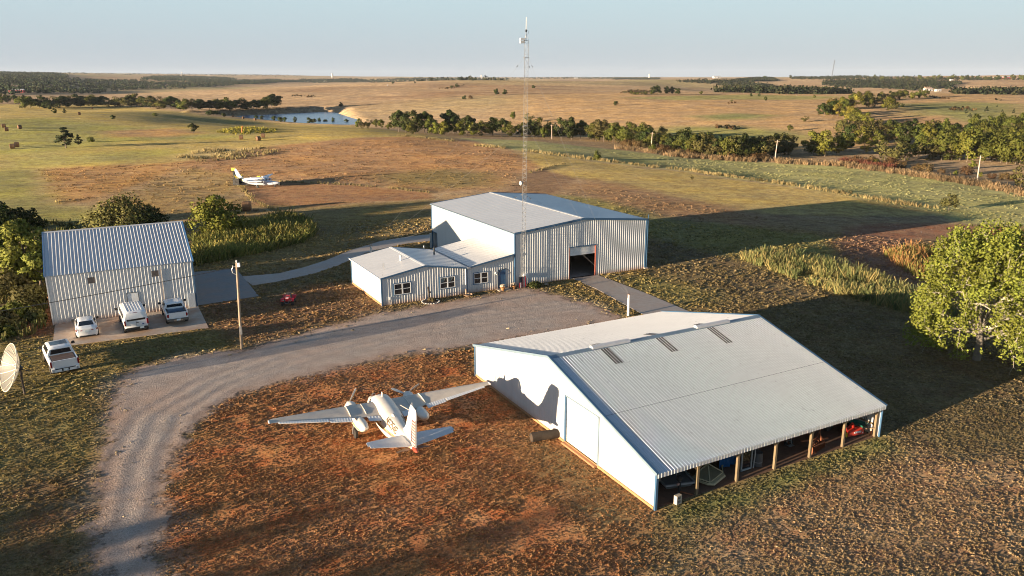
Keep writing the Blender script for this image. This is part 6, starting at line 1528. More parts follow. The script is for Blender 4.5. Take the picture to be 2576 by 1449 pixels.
def row(pts, n, h0, h1, mix, label, group, w=1.0, jit=6, dj=6):
    """n trees along a line in the photograph; sizes in photograph pixels"""
    pts = np.array(pts, float); L = np.concatenate([[0], np.cumsum(np.linalg.norm(np.diff(pts, axis=0), axis=1))])
    ks, ws = list(mix), np.array(list(mix.values()), float); R = []
    for i in range(n):
        s = (i + .5 + RNG.uniform(-.35, .35)) / n * L[-1]; R.append((np.interp(s, L, pts[:, 0]) + RNG.uniform(-jit, jit) * .4, np.interp(s, L, pts[:, 1]) + RNG.uniform(-1, 1) * dj * .5))
    for i, (x, y) in enumerate(sorted(R)):
        k = ks[int(RNG.choice(len(ks), p=ws / ws.sum()))]; P = at(x, y)
        plant(P[0], P[1], px_h(P, RNG.uniform(h0, h1)), k, WORD[k] + ' ' + label + ', ' + ORD[i] + ' from left', group, w)

# creek trees beyond the hangar, from the pond to the right
G1 = 'trees along the creek'
row([(892, 321), (955, 321), (1000, 330)], 7, 18, 30, dict(mid=3, olive=3, brownbush=1), 'small tree at the right end of the pond', G1)
NEXT = (lambda c: (lambda: next(c)))(iter(range(99)))
for x, y, h, k in sorted(((1003, 332, 54, 'dark'), (1022, 334, 50, 'dark'), (1045, 336, 58, 'dark'), (1068, 335, 54, 'dark'), (1085, 336, 40, 'mid'), (1128, 337, 60, 'dark'), (1142, 336, 52, 'dark'), (1098, 340, 34, 'light'), (1118, 341, 36, 'light'), (1035, 338, 30, 'mid'),
                   (1175, 341, 50, 'dark'), (1160, 342, 38, 'light'), (1190, 343, 36, 'light'), (1212, 343, 40, 'mid'), (1240, 342, 48, 'mid'), (1262, 344, 46, 'dark'), (1282, 345, 38, 'mid'))):
    tpx(x, y, h, k, {'dark': 'tall dark', 'mid': 'mid green', 'light': 'light green'}[k] + ' tree in the creek clump between pond and mast, ' + ORD[NEXT()] + ' from left', G1, 1.1)
row([(1300, 342), (1360, 346), (1400, 347)], 9, 28, 44, dict(dark=3, mid=4, light=1), 'creek tree just right of the mast', G1)
for i, (x, y, h) in enumerate(((1412, 349, 50), (1438, 351, 56), (1460, 351, 48))): tpx(x, y, h, 'dark', 'tall dark tree by the first distant utility pole, ' + ORD[i] + ' from left', G1, 1.05)
tpx(1470, 334, 26, 'mid', 'round green tree set back above the tall dark creek trees')
row([(1478, 352), (1560, 361), (1640, 370), (1700, 381)], 20, 38, 58, dict(dark=3, mid=4, olive=2, light=1), 'creek tree between first and second poles', G1, 1.05)
row([(1700, 384), (1800, 395), (1880, 400), (1990, 390)], 22, 40, 66, dict(dark=3, mid=4, olive=2), 'creek tree around the third pole', G1, 1.05)
row([(1560, 367), (1700, 388), (1830, 402), (1930, 403)], 16, 14, 22, dict(brownbush=3, bush=1, olive=1), 'scrub before the creek trees', 'low scrub in front of the creek trees', 1.1)
row([(1500, 346), (1600, 354), (1700, 364), (1800, 370)], 14, 26, 40, dict(dark=4, mid=2), 'tree in the back line of the creek', G1)
# the wood on the right
G2 = 'trees of the wood on the right'
for i, (x, y, h, k) in enumerate(((2046, 390, 62, 'light'), (2075, 394, 68, 'light'), (2105, 392, 56, 'light'), (2126, 380, 44, 'mid'))): tpx(x, y, h, k, 'big bright green tree at the left front of the wood, ' + ORD[i] + ' from left', G2, 1.1)
tpx(2172, 388, 48, 'yellow', 'bright yellow tree standing out in front of the wood'); tpx(2200, 386, 34, 'yellow', 'smaller yellow tree just right of the brightest one'); tpx(2322, 372, 26, 'yellow', 'small yellow tree at the middle of the wood')
for i, (x, y, h) in enumerate(((2225, 404, 52), (2250, 408, 58), (2275, 404, 50))): tpx(x, y, h, 'olive', 'wide olive tree at the wood front right of the yellow tree, ' + ORD[i] + ' from left', G2, 1.25)
row([(2300, 400), (2400, 404), (2500, 410), (2600, 418)], 15, 52, 84, dict(light=3, mid=4, olive=3), 'tree in the front row of the right wood', G2, 1.1)
row([(2130, 362), (2250, 366), (2400, 372), (2600, 380)], 20, 40, 58, dict(mid=4, dark=2, light=2, olive=2), 'tree in the middle of the right wood', G2, 1.1)
row([(2110, 338), (2200, 340), (2330, 344), (2460, 348), (2600, 350)], 22, 34, 50, dict(mid=4, dark=2, olive=2, light=1), 'tree in the back of the wood on the right', G2, 1.1)
row([(2440, 330), (2520, 330), (2600, 332)], 6, 40, 56, dict(mid=3, dark=2), 'tall tree at the upper right of the wood', G2)
row([(2130, 412), (2250, 424), (2380, 436), (2576, 456)], 14, 12, 24, dict(brownbush=3, bush=1, light=.5), 'scrub between wood and weedy field edge', 'low scrub before the wood', 1.1)
tpx(2566, 476, 62, 'olive', 'leaning olive tree cut by the right edge beyond the tallest pole'); tpx(2446, 424, 22, 'light', 'small light green tree beside the tallest pole')
G3 = 'trees in the gully above the wood'
row([(2060, 292), (2110, 296), (2150, 312), (2180, 322)], 9, 30, 44, dict(mid=3, dark=3, yellow=.6, light=1), 'tree in the gully clump left end', G3, 1.1)
row([(2090, 278), (2150, 272), (2200, 268), (2250, 278)], 11, 26, 36, dict(mid=4, olive=2, light=2, yellow=.3), 'tree in the gully clump middle', G3, 1.1)
row([(2140, 254), (2200, 252), (2270, 250), (2330, 246)], 13, 18, 26, dict(dark=3, mid=3, light=1), 'tree in the gully clump top', G3, 1.1)
tpx(2247, 279, 24, 'olive', 'orange olive round tree at the right of the gully clump', None, 1.1)
# pond side and the far left tree line
for i, (x, y, h) in enumerate(((644, 299, 9), (659, 303, 13), (690, 306, 15), (703, 307, 13), (717, 309, 15), (742, 309, 15), (780, 310, 15), (792, 311, 13), (805, 310, 14), (820, 311, 11), (838, 311, 15), (872, 312, 13))):
    tpx(x, y, h, 'dark' if i % 3 else 'darkbush', 'small dark tree on the near shore of the pond, ' + ORD[i] + ' from left', 'small trees on the pond shore', 1.0)
row([(60, 273), (150, 270), (250, 268), (360, 270), (470, 276), (560, 279), (640, 276), (700, 269)], 46, 22, 33, dict(dark=4, mid=4, olive=2), 'tree in the long line left of the pond', 'trees in the long line left of the pond', 1.7, dj=4)
row([(-40, 262), (20, 261), (70, 263)], 6, 18, 26, dict(dark=3, mid=3), 'tree in the line at the far left edge', 'trees in the long line left of the pond', 1.2)
row([(112, 275), (150, 274)], 4, 16, 22, dict(dark=3), 'round tree before the long tree line at left', 'dark round trees on the left rise', 1.2)
row([(520, 288), (545, 290), (566, 292)], 4, 9, 13, dict(darkbush=2), 'bush by the left tip of the pond', 'bushes by the left tip of the pond')
tpx(138, 286, 14, 'dark', 'small round dark tree left of the little cedar', None, 1.2); tpx(163, 287, 16, 'cedar', 'little pointed cedar on the left rise', None, 1.2); tpx(285, 302, 13, 'dark', 'lone round dark tree in the left hayfield', None, 1.3)
tpx(487, 335, 25, 'dark', 'lone round dark tree between the hay bales and the big bush', None, 1.2); tpx(390, 292, 9, 'bush', 'small yellow green bush on the crest of the left field')
tpx(166, 372, 54, 'cedar', 'large dark bushy cedar in the left hayfield', None, 1.9); tpx(199, 368, 30, 'cedar', 'smaller dark cedar against the large bushy one', None, 1.5); tpx(228, 357, 14, 'bush', 'small flat bush right of the large dark cedar')
tpx(858, 269, 12, 'dark', 'lone dark tree at the right end of the dam', None, 1.3)
# scattered trees on the tan hills
for x, y, h, k, lb, w in ((1250, 239, 16, 'dark', 'left of two round dark trees on the tan hill', 1.3), (1270, 239, 14, 'dark', 'right of two round dark trees on the tan hill', 1.3), (1168, 250, 10, 'darkbush', 'dark bush below the tan hill clump near the mast', 1.0), (1184, 248, 8, 'brownbush', 'brown bush right of the dark bush on the tan hill', 1),
                      (1291, 302, 22, 'mid', 'green tree behind the mast above the creek', 1.0), (1330, 308, 24, 'olive', 'spreading bare stemmed tree right of the mast', 1.2), (1358, 312, 18, 'mid', 'small green tree beside the spreading tree', 1), (1550, 266, 12, 'darkbush', 'lone dark bush on the pasture right of the mast', 1),
                      (1342, 222, 8, 'darkbush', 'dark scrub in a hollow high on the tan hill', 1), (1149, 219, 9, 'dark', 'right end of a dark scrub line on the tan hill', 1.5), (1136, 221, 6, 'darkbush', 'left end of a dark scrub line on the tan hill', 1), (1890, 243, 9, 'dark', 'first of two round trees on the pasture crest', 1.3), (1910, 243, 8, 'dark', 'second of two round trees on the pasture crest', 1.3),
                      (1926, 254, 11, 'dark', 'round tree below the pair on the pasture crest', 1.1), (1764, 238, 9, 'mid', 'green tree at the edge of the pasture crest', 1.3), (1840, 257, 7, 'olive', 'small olive tree on the tan pasture', 1.2), (2049, 247, 8, 'mid', 'small tree by the gully top on the pasture', 1.2), (2025, 307, 16, 'olive', 'olive bush tree on the slope left of the wood', 1.4), (1987, 330, 17, 'mid', 'tall bush on the green slope above the creek', 1.1),
                      (2269, 271, 11, 'dark', 'lone dark tree right of the gully clump', 1.4), (2430, 288, 16, 'cedar', 'upright cedar on the right pasture', 1.2), (2439, 297, 13, 'cedar', 'brownish cedar just below the upright one', 1.6), (2481, 283, 16, 'cedar', 'round topped cedar on the right pasture', 1.5), (2521, 283, 9, 'cedar', 'small cedar between two larger ones on the right', 1.5), (2549, 287, 14, 'cedar', 'cedar nearest the right edge on the pasture', 1.2), (2508, 270, 7, 'cedar', 'smallest cedar higher up the right pasture', 1.4)):
    tpx(x, y, h, k, lb, None, w)
row([(1640, 237), (1672, 237), (1712, 237)], 8, 10, 22, dict(mid=3, dark=2), 'tree in the clump on the pasture crest', 'trees in the clump on the pasture crest', 1.1, dj=2)
row([(1580, 238), (1640, 238)], 6, 6, 10, dict(mid=2, bush=1), 'bush left of the pasture crest clump', 'bushes on the pasture crest', 1.1, dj=2)
# nearer lone bushes
tpx(1503, 403, 24, 'bush', 'lone round green bush on the field beyond the hangar roof', None, .75); tpx(2386, 530, 46, 'olive', 'small bushy olive tree at the end of the golden grass strip', None, .9)
for x, y, lb in ((1741, 452, 'first small weedy bush in the golden grass strip'), (1913, 458, 'second small weedy bush beyond the golden grass strip'), (2140, 488, 'third small weedy bush in the golden grass strip')): tpx(x, y, 12, 'olive', lb, None, .8)

# ------------------------------------------------------------------ nearer trees with finer leaves
def near_tree(px, py, hpx, R, leafm, label, seed, n=3800, size=.34, shape='round', base=.1, clumps=30, cat='tree', xy=None, h=None, bark=None, trunk=.22):
    P = at(px, py) if xy is None else (xy[0], xy[1], gz(*xy)); h = h or px_h(P, hpx)
    cr, tr = tree_meshes(h, R, h * base, n, size, seed, shape, leafm, bark, clumps, trunk, 12)
    t = thing('bush' if cat == 'bush' else 'tree', label, cat, (P[0], P[1], P[2] - .05), 0); link('crown', cr, t); link('trunk', tr, t); return t
BRIGHT = leaf_mat('leaf_bright', (.185, .205, .036))
near_tree(548, 592, 92, 5.2, LEAF['light'], 'bright green bush tree beside the round hay bale behind the storage building', 101, 5200, .36, 'bush', .04, 34, 'bush')
near_tree(318, 585, 80, 6.6, LEAF['olive'], 'wide dark olive bush behind the storage building roof', 102, 5200, .38, 'bush', .04, 36, 'bush'); near_tree(372, 588, 62, 3.6, LEAF['dark'], 'small dark bush at the right of the wide olive bush', 103, 2600, .36, 'bush', .04, 20, 'bush')
near_tree(72, 716, 172, 3.2, BRIGHT, 'tall bright yellow green tree against the left end of the storage building', 104, 5200, .36, 'round', .08, 34); near_tree(104, 722, 110, 2.2, BRIGHT, 'lower yellow green tree touching the storage building corner', 105, 3000, .34, 'round', .06, 22)
near_tree(2, 585, 70, 4.2, LEAF['dark'], 'dark tree cut by the left edge above the yellow green tree', 106, 4200, .4, 'round', .08, 30); near_tree(66, 576, 52, 3.2, LEAF['dark'], 'low dark bush right of the dark left edge tree', 107, 2400, .36, 'bush', .04, 18, 'bush')
near_tree(-46, 650, 96, 4.2, LEAF['mid'], 'dark shaded tree at the left edge beside the yellow green tree', 108, 4200, .4, 'round', .06, 28)
for i, (x, y, h, R, k, lb) in enumerate(((20, 745, 62, 3.0, 'olive', 'tangled olive bush at the left edge below the yellow green tree'), (74, 772, 58, 2.2, 'olive', 'olive brown bush beside the storage building left wall'), (38, 800, 38, 2.2, 'mid', 'green scrub bush above the satellite dish'), (-14, 822, 34, 2.6, 'olive', 'scrub bush cut by the left edge above the dish'), (96, 806, 28, 1.2, 'olive', 'small olive weed bush by the foot of the storage building'), (6, 846, 20, 1.6, 'mid', 'low green weeds just above the satellite dish'))):
    near_tree(x, y, h, R, LEAF[k], lb, 120 + i, 2400, .3, 'bush', .03, 20, 'bush')
near_tree(1347, 723, 16, .95, LEAF['dark'], 'low dark green shrub against the hangar wall right of the flag', 130, 1100, .13, 'bush', .05, 16, 'bush')
o = leafy('flowers', (0, 0, .15), (.3, .25, .25), 120, .11, M('cream_blooms', (.55, .46, .36), .8)); o.location = at(1374, 719); tag(o, 'small clump of pale flowers right of the dark shrub', 'flowers')

def cottonwood():
    P = at(2456, 905); g = np.random.default_rng(55); H = px_h(P, 366)
    t = thing('cottonwood_tree', 'large bright green tree with white limbs at the right edge of the yard', 'tree', (P[0], P[1], P[2]), 0)
    limbs = MB(); boughs = MB(); tips = []
    tr = [(0, 0, -.2), (.05, 0, 1.2), (.0, .1, 2.6)]
    obj('trunk', MB().tube(tr, .34, 12, .24), mat_wood('cottonwood_trunk', (.17, .15, .125)), t, 60)
    def grow(p, d, L, r, lev):
        d = d.normalized(); q = p + d * L; m = (p + q) / 2 + Vector(g.normal(size=3)) * L * .05
        (boughs if lev < 1 else limbs).tube([p, m, q], r, 6 if lev < 3 else 4, r * .62, caps=False); 
        if lev >= 2: tips.append((m, L))
        if lev >= 5 or L < .55: tips.append((q, L)); return
        for k in range(int(g.integers(2, 4)) + (1 if lev == 0 else 0)):
            v = Vector(g.normal(size=3)); v -= d * v.dot(d); v.normalize()
            nd = d * g.uniform(.7, 1.0) + v * g.uniform(.45, .95) + Vector((0, 0, .16)); grow(q, nd, L * g.uniform(.66, .84), r * .62, lev + 1)
    b = Vector((0, .1, 1.5))
    for k in range(8):
        a = 2 * math.pi * k / 8 + g.uniform(-.3, .3); sp = g.uniform(.55, 1.0) if k else .1
        grow(b + Vector((0, 0, .18 * k)), Vector((math.cos(a) * sp, math.sin(a) * sp, 1.0)), H * .22, .19, 0)
    for k in range(9):
        a = 2 * math.pi * k / 9 + g.uniform(-.3, .3); grow(b + Vector((0, 0, .2 + .12 * k)), Vector((math.cos(a), math.sin(a), .25)), H * g.uniform(.17, .2), .11, 1)
    grow(b, Vector((.95, .1, .7)), H * .24, .17, 0); grow(b, Vector((1.0, -.3, .5)), H * .23, .17, 0)
    sc = (H - .9) / max(v[2] for v in limbs.v); wd = .78
    limbs.v = [(x * 1.0, y * 1.0, z if z < 2.9 else 2.9 + (z - 2.9) * ((H - .5 - 2.9) / (max(q[2] for q in limbs.v) - 2.9))) for x, y, z in limbs.v] if False else [(x * wd, y * wd, z * sc) for x, y, z in limbs.v]
    boughs.v = [(x * wd, y * wd, z * sc) for x, y, z in boughs.v]; obj('boughs', boughs, MATS['cottonwood_trunk'], t, 60)
    obj('limbs', limbs, PALEBARK, t, 60)
    P_ = []; O_ = []
    for q, L in tips:
        n = int(g.integers(30, 50)); c = np.array((q.x * wd, q.y * wd, q.z * sc)); d = g.normal(size=(n, 3)); d /= np.linalg.norm(d, axis=1)[:, None]; P_.append(c + d * (g.random((n, 1)) ** .5) * .5); O_.append(d)
    for k in range(60):
        a = g.uniform(0, 6.28); z = g.uniform(1.6, 4.4); rr = (3.2 + 2.0 * min(1, (z - 1.2) / 2.6)) * g.uniform(.7, 1.05); c = np.array((rr * math.cos(a), rr * math.sin(a), z)); n = 60
        d = g.normal(size=(n, 3)); d /= np.linalg.norm(d, axis=1)[:, None]; P_.append(c + d * (g.random((n, 1)) ** .5) * .7); O_.append(d)
    P_ = np.concatenate(P_); sel = np.nonzero(P_[:, 2] > 1.0)[0]
    if len(sel) > 66000: sel = sel[g.permutation(len(sel))[:66000]]
    P_ = P_[sel]
    leaf_quads('crown', P_, .2, leaf_mat('cottonwood_leaf', (.175, .185, .030), .01, .2, .25), t, g, .2, np.concatenate(O_)[sel], .5)
    print('cottonwood leaves', len(P_), 'H', H, 'extent', P_.min(0), P_.max(0))
cottonwood()
# trees left of the drive, out to the side: they shade the near lawn and the left field
ln = np.array((.835, .55)); nn = np.array((-.55, .835))
for i, (l, lat, h) in enumerate(((-56, 12, 7.6), (-55, 17, 7.8), (-57, 21, 8.0), (-54, 25.5, 7.6), (-58, 29.5, 8.0), (-55, 33.5, 7.3), (-57, 37, 7.0), (-56, 41, 6.6), (-60, 45, 6.6), (-72, 51, 6.4), (-66, 6, 8.0))):
    q = ln * l + nn * lat; plant(q[0], q[1], h, ('mid', 'dark', 'olive')[i % 3], 'tree in the row left of the gravel drive shading the near lawn, ' + ORD[i] + ' along', 'trees left of the gravel drive', 1.1)
for i, (x, y, h) in enumerate(((-150, 66, 9), (-163, 82, 9.5), (-176, 99, 9), (-128, 46, 8), (-138, 56, 8.5))):
    plant(x, y, h, ('mid', 'dark', 'olive')[i % 3], 'tree beyond the left edge shading the left field, ' + ORD[i] + ' along', 'trees beyond the left edge', 1.1)

# ------------------------------------------------------------------ far woods: masses of trees nobody could count
def mass(name, label, polys, mats, dens, hm=8.5, size=2.3, leaves=26, seed=1, rmin=0):
    """tree clumps over world polygons drawn in the photograph"""
    g = np.random.default_rng(seed); P = []
    for poly, sp in polys:
        W = np.array(world_poly(poly)); lo, hi = W.min(0), W.max(0); 
        n = int(min(66000, (hi[0] - lo[0]) * (hi[1] - lo[1]) / (sp * sp))); q = g.uniform(lo, hi, (n, 2)); q = q[sdf(q[:, 0], q[:, 1], [tuple(w) for w in W]) < 0]
        q = q[vnoise(q[:, 0] / 60, q[:, 1] / 90, 77) > -.55]
        P.append(q[g.permutation(len(q))[:dens]])
    P = np.concatenate(P); n = len(P); z = terr(P[:, 0], P[:, 1]); h = hm * g.uniform(.6, 1.25, n)
    d = g.normal(size=(n, leaves, 3)); d /= np.linalg.norm(d, axis=2)[:, :, None]; d[:, :, 2] = d[:, :, 2] * .5 + .5
    c = np.stack([P[:, 0], P[:, 1], z], 1)[:, None, :] + d * np.stack([h * .55, h * .55, h * .95], 1)[:, None, :] * (g.random((n, leaves, 1)) ** .35)
    o = leaf_quads(name, c.reshape(-1, 3), size, None, None, g, 0, d.reshape(-1, 3), .75)
    for m in mats: o.data.materials.append(m)
    idx = np.repeat(g.integers(0, len(mats), n), leaves); o.data.polygons.foreach_set('material_index', idx.astype(np.int32))
    return tag(o, label, None, None, 'stuff')
FL = [leaf_mat('far_leaf_dark', (.022, .032, .012), trans=0), leaf_mat('far_leaf_mid', (.032, .042, .014), trans=0), leaf_mat('far_leaf_olive', (.045, .045, .018), trans=0)]
mass('woodland', 'dark woodland in the valley at the far left', [
    ([(-60, 236), (30, 238), (120, 236), (300, 229), (480, 221), (600, 214), (690, 209), (700, 200), (560, 204), (450, 206), (300, 203), (160, 200), (-60, 200)], 11),
    ([(-60, 204), (160, 201), (175, 191), (120, 184), (-60, 184)], 17), ([(350, 205), (520, 205), (600, 200), (540, 194), (380, 193)], 19), ([(560, 213), (700, 208), (760, 206), (700, 202)], 14)], FL, 2300, 8.5, 3.2, 26, 1)
mass('woodland', 'scattered far trees and hedges along the left skyline', [
    ([(-60, 187), (100, 186), (300, 188), (480, 190), (640, 193), (760, 196), (760, 190), (600, 187), (400, 185), (200, 183), (-60, 181)], 42), ([(740, 206), (860, 207), (930, 205), (900, 200), (760, 201)], 24), ([(900, 203), (1090, 204), (1280, 203), (1280, 199), (1000, 197)], 30), ([(1040, 198.5), (1280, 198), (1560, 198), (1560, 195.5), (1040, 195)], 60)], FL, 900, 9, 4.5, 16, 2)
mass('woodland', 'dark tree bands on the far right hills', [
    ([(1700, 207), (1790, 212), (1880, 220), (1960, 232), (2010, 236), (2060, 236), (2020, 226), (1910, 214), (1880, 206), (1960, 204), (1900, 199), (1850, 204), (1800, 206)], 10), ([(1790, 232), (1900, 235), (2060, 238), (2140, 236), (2100, 230), (1900, 226)], 9),
    ([(2060, 214), (2200, 222), (2300, 228), (2390, 224), (2420, 210), (2300, 208), (2200, 206), (2080, 208)], 11), ([(2380, 236), (2460, 238), (2600, 240), (2600, 228), (2500, 232)], 9),
    ([(1990, 199), (2200, 206), (2420, 202), (2600, 202), (2600, 196), (2400, 196), (2200, 196), (2000, 194)], 15), ([(1540, 200), (1660, 200), (1660, 197.5), (1560, 197.5)], 15)], FL, 1500, 8.0, 2.6, 26, 3)
mass('weeds', 'dark scrub patches on the tan hills', [([(1100, 224), (1130, 224), (1170, 214), (1140, 217)], 7), ([(1560, 236), (1640, 237), (1640, 226), (1590, 222)], 7), ([(730, 243), (800, 246), (790, 240), (740, 239)], 7), ([(2380, 277), (2470, 281), (2440, 272), (2390, 271)], 6), ([(1820, 262), (1870, 265), (1850, 258)], 7), ([(1790, 321), (1850, 328), (1870, 322), (1810, 317)], 4), ([(2470, 252), (2530, 255), (2520, 249)], 8), ([(2250, 252), (2390, 249), (2340, 243), (2280, 246)], 6)], [LEAF['brown'], FL[2]], 260, 1.6, 1.3, 10, 4)

# ------------------------------------------------------------------ grass tufts and tall grass (uncountable ground cover)
def tufts(name, label, P, h, w, col, n=6, lean=.5, seed=1, mat=None, spread=1.0):
    """P: (N,3) tuft positions, h and w: (N,) heights and blade widths, col: (N,3)"""
    g = np.random.default_rng(seed); N = len(P); a = g.uniform(0, 2 * np.pi, (N, n)); r = (h[:, None] * spread) * np.sqrt(g.random((N, n)))
    b = P[:, None, :] + np.stack([np.cos(a) * r, np.sin(a) * r, np.full((N, n), -.01)], -1)
    t = g.uniform(0, 2 * np.pi, (N, n)); sd = np.stack([np.cos(t), np.sin(t), np.zeros((N, n))], -1) * (w[:, None] * g.uniform(.6, 1.3, (N, n)))[..., None] * .5
    le = g.normal(size=(N, n, 2)) * lean; hh = h[:, None] * g.uniform(.55, 1.25, (N, n))
    tip = b + np.stack([le[..., 0] * hh, le[..., 1] * hh, hh], -1)
    V = np.stack([b - sd, b + sd, tip + sd * .55, tip - sd * .55], 2).reshape(-1, 3); F = N * n
    me = bpy.data.meshes.new(name); me.vertices.add(len(V)); me.vertices.foreach_set('co', V.ravel().astype(np.float32)); me.loops.add(4 * F); me.loops.foreach_set('vertex_index', np.arange(4 * F, dtype=np.int32))
    me.polygons.add(F); me.polygons.foreach_set('loop_start', (np.arange(F) * 4).astype(np.int32)); me.polygons.foreach_set('loop_total', np.full(F, 4, np.int32)); me.update()
    c = np.repeat(col * g.uniform(.8, 1.2, (N, 1)), n * 4, 0); ca = me.color_attributes.new('tint', 'FLOAT_COLOR', 'POINT'); ca.data.foreach_set('color', np.concatenate([c, np.ones((len(c), 1))], 1).ravel().astype(np.float32))
    me.materials.append(mat or GRASSM); return tag(link(name, me), label, None, None, 'stuff')
def _gm():
    t = NT('grass_blades'); at_ = t.new('ShaderNodeAttribute'); at_.attribute_name = 'tint'
    t.ln(at_.outputs['Color'], t.b.inputs['Base Color']); t.b.inputs['Roughness'].default_value = .8; t.b.inputs['Specular IOR Level'].default_value = .15
    tr = t.new('ShaderNodeBsdfTranslucent'); t.ln(at_.outputs['Color'], tr.inputs['Color']); mx = t.new('ShaderNodeMixShader'); mx.inputs[0].default_value = .2
    t.ln(t.b.outputs[0], mx.inputs[1]); t.ln(tr.outputs[0], mx.inputs[2]); t.ln(mx.outputs[0], t.n['Material Output'].inputs['Surface']); return t.m
GRASSM = _gm()
def ring_pts(g, r0, r1, dens, az=.66):
    n = int(dens * az * (r1 * r1 - r0 * r0)); r = np.sqrt(g.uniform(r0 * r0, r1 * r1, n)); a = g.uniform(-az, az, n); return np.stack([r * np.sin(a), r * np.cos(a)], 1)
def rect(o, L, D, m=.1): o = np.array(o); return [tuple(o + EV * a + NV * b) for a, b in ((-m, -m), (L + m, -m), (L + m, D + m), (-m, D + m))]
SOLID = [rect((7.80, 37.52), 18.65, 22.5), rect((.33, 84.5), 18.43, 24.06), rect(tuple(np.array((.33, 84.5)) - EV * 15.8), 15.8, 10.35), rect((-44.38, 70.79), 13.0, 14.14), rect(tuple(np.array((-44.38, 70.79)) - NV * 7.6), 13.05, 7.6), PATH1, PATH2, APRON]
def keep(P):
    k = np.ones(len(P), bool)
    for s in SOLID: k &= sdf(P[:, 0], P[:, 1], s) > .12
    gsd = sdf(P[:, 0], P[:, 1], GRAVEL) + .7 * vnoise(P[:, 0] / 1.3, P[:, 1] / 1.3, 9) + .5 * vnoise(P[:, 0] / .5, P[:, 1] / .5, 10)
    k &= (gsd > .0) | ((RNG.random(len(P)) < np.where(gsd > -1.2, .10, .02)) & (gsd > -3)); return P[k]
REDZ = world_poly(ZONES[-2][0])
def lawn():
    g = np.random.default_rng(91); out = []
    for r0, r1, dens, sc in ((27, 46, 36, .52), (46, 62, 23, .64), (62, 85, 9, 1.0), (85, 130, 2.8, 1.6)):
        P = keep(ring_pts(g, r0, r1, dens)); x, y = P[:, 0], P[:, 1]
        red = sdf(x, y, REDZ) < 0
        pat = vnoise(x / 1.6, y / 1.6, 51) + .7 * vnoise(x / .6, y / .6, 52) + .5 * vnoise(x / 5, y / 5, 54); k = pat > np.where(red, -.6, -.8); P, red, x, y = P[k], red[k], x[k], y[k]
        base, soil = ground_colour(x, y); m = g.random((len(P), 1)); lum = base.mean(1, keepdims=True)
        straw = np.where(red[:, None], np.array((.38, .20, .09)), base * 1.4 + lum * np.array((1.0, .74, .42))); green = np.where(red[:, None], np.array((.28, .15, .062)), base * np.array((1.55, 1.5, 1.15)))
        c = (straw * m + green * (1 - m)) * g.uniform(.86, 1.14, (len(P), 1)) * (1 + .2 * vnoise(x / 3, y / 3, 55))[:, None]
        out.append((np.stack([x, y, terr(x, y)], 1), sc * g.uniform(.08, .17, len(P)) * (1 + .25 * vnoise(x / 5, y / 5, 53)), c))
    P = np.concatenate([o[0] for o in out]); rad = np.concatenate([o[1] for o in out]); c = np.concatenate([o[2] for o in out]); N = len(P); n = 6
    d = g.normal(size=(N, n, 3)); d /= np.linalg.norm(d, axis=2)[:, :, None]; d[:, :, 2] = np.abs(d[:, :, 2])
    q = P[:, None, :] + d * (rad[:, None] * g.uniform(.35, 1.0, (N, n)))[..., None] * np.array([1.15, 1.15, .42]); sz = np.repeat(rad, n)[:, None] * 1.1
    o = leaf_quads('grass_tufts', q.reshape(-1, 3), sz, GRASSM, None, g, .6, d.reshape(-1, 3) * np.array([.8, .8, 1.0]), .5)
    cc = np.repeat(c, n * 4, 0); ca = o.data.color_attributes.new('tint', 'FLOAT_COLOR', 'POINT'); ca.data.foreach_set('color', np.concatenate([cc, np.ones((len(cc), 1))], 1).ravel().astype(np.float32))
    tag(o, 'short dry grass tufts over the lawns and red dirt', None, None, 'stuff'); print('tufts', N)
lawn()
def strip(pts, width, dens, seed):
    """points scattered along a line drawn in the photograph; width in metres"""
    g = np.random.default_rng(seed); W = np.array([at(*p)[:2] for p in pts]); out = []
    for a, b in zip(W, W[1:]):
        L = np.linalg.norm(b - a); n = int(L * width * dens); t = g.random(n); d = (b - a) / L; nn_ = np.array([-d[1], d[0]]); out.append(a + (b - a) * t[:, None] + nn_ * (g.normal(size=n) * width * .35)[:, None])
    P = np.concatenate(out); k = vnoise(P[:, 0] / 4, P[:, 1] / 4, seed) > -.6; P = P[k]; return np.column_stack([P, terr(P[:, 0], P[:, 1])])
def area(poly, dens, seed, thr=-.5):
    g = np.random.default_rng(seed); W = np.array(world_poly(poly)); lo, hi = W.min(0), W.max(0); n = int((hi[0] - lo[0]) * (hi[1] - lo[1]) * dens); q = g.uniform(lo, hi, (n, 2)); q = q[sdf(q[:, 0], q[:, 1], [tuple(w) for w in W]) < 0]
    q = q[vnoise(q[:, 0] / 3.5, q[:, 1] / 3.5, seed) > thr]; return np.column_stack([q, terr(q[:, 0], q[:, 1])])
def tall(name, label, P, h0, h1, cols, n=6, w=.1, seed=3, lean=.22, spread=.35):
    g = np.random.default_rng(seed); N = len(P); h = g.uniform(h0, h1, N) * (1 + .3 * vnoise(P[:, 0] / 5, P[:, 1] / 5, seed)); c = ground_colour(P[:, 0], P[:, 1])[0] * g.uniform(.95, 1.35, (N, 1)) if cols is None else np.array(cols)[g.integers(0, len(cols), N)]
    patch = np.clip(vnoise(P[:, 0] / 6, P[:, 1] / 6, seed + 3) * .8 + .5, 0, 1)[:, None]; c = c * (.75 + .5 * patch)
    return tufts(name, label, P, h, np.full(N, w), c, n, lean, seed, None, spread)
GOLD = [(.34, .26, .12), (.29, .225, .10), (.24, .195, .085)]
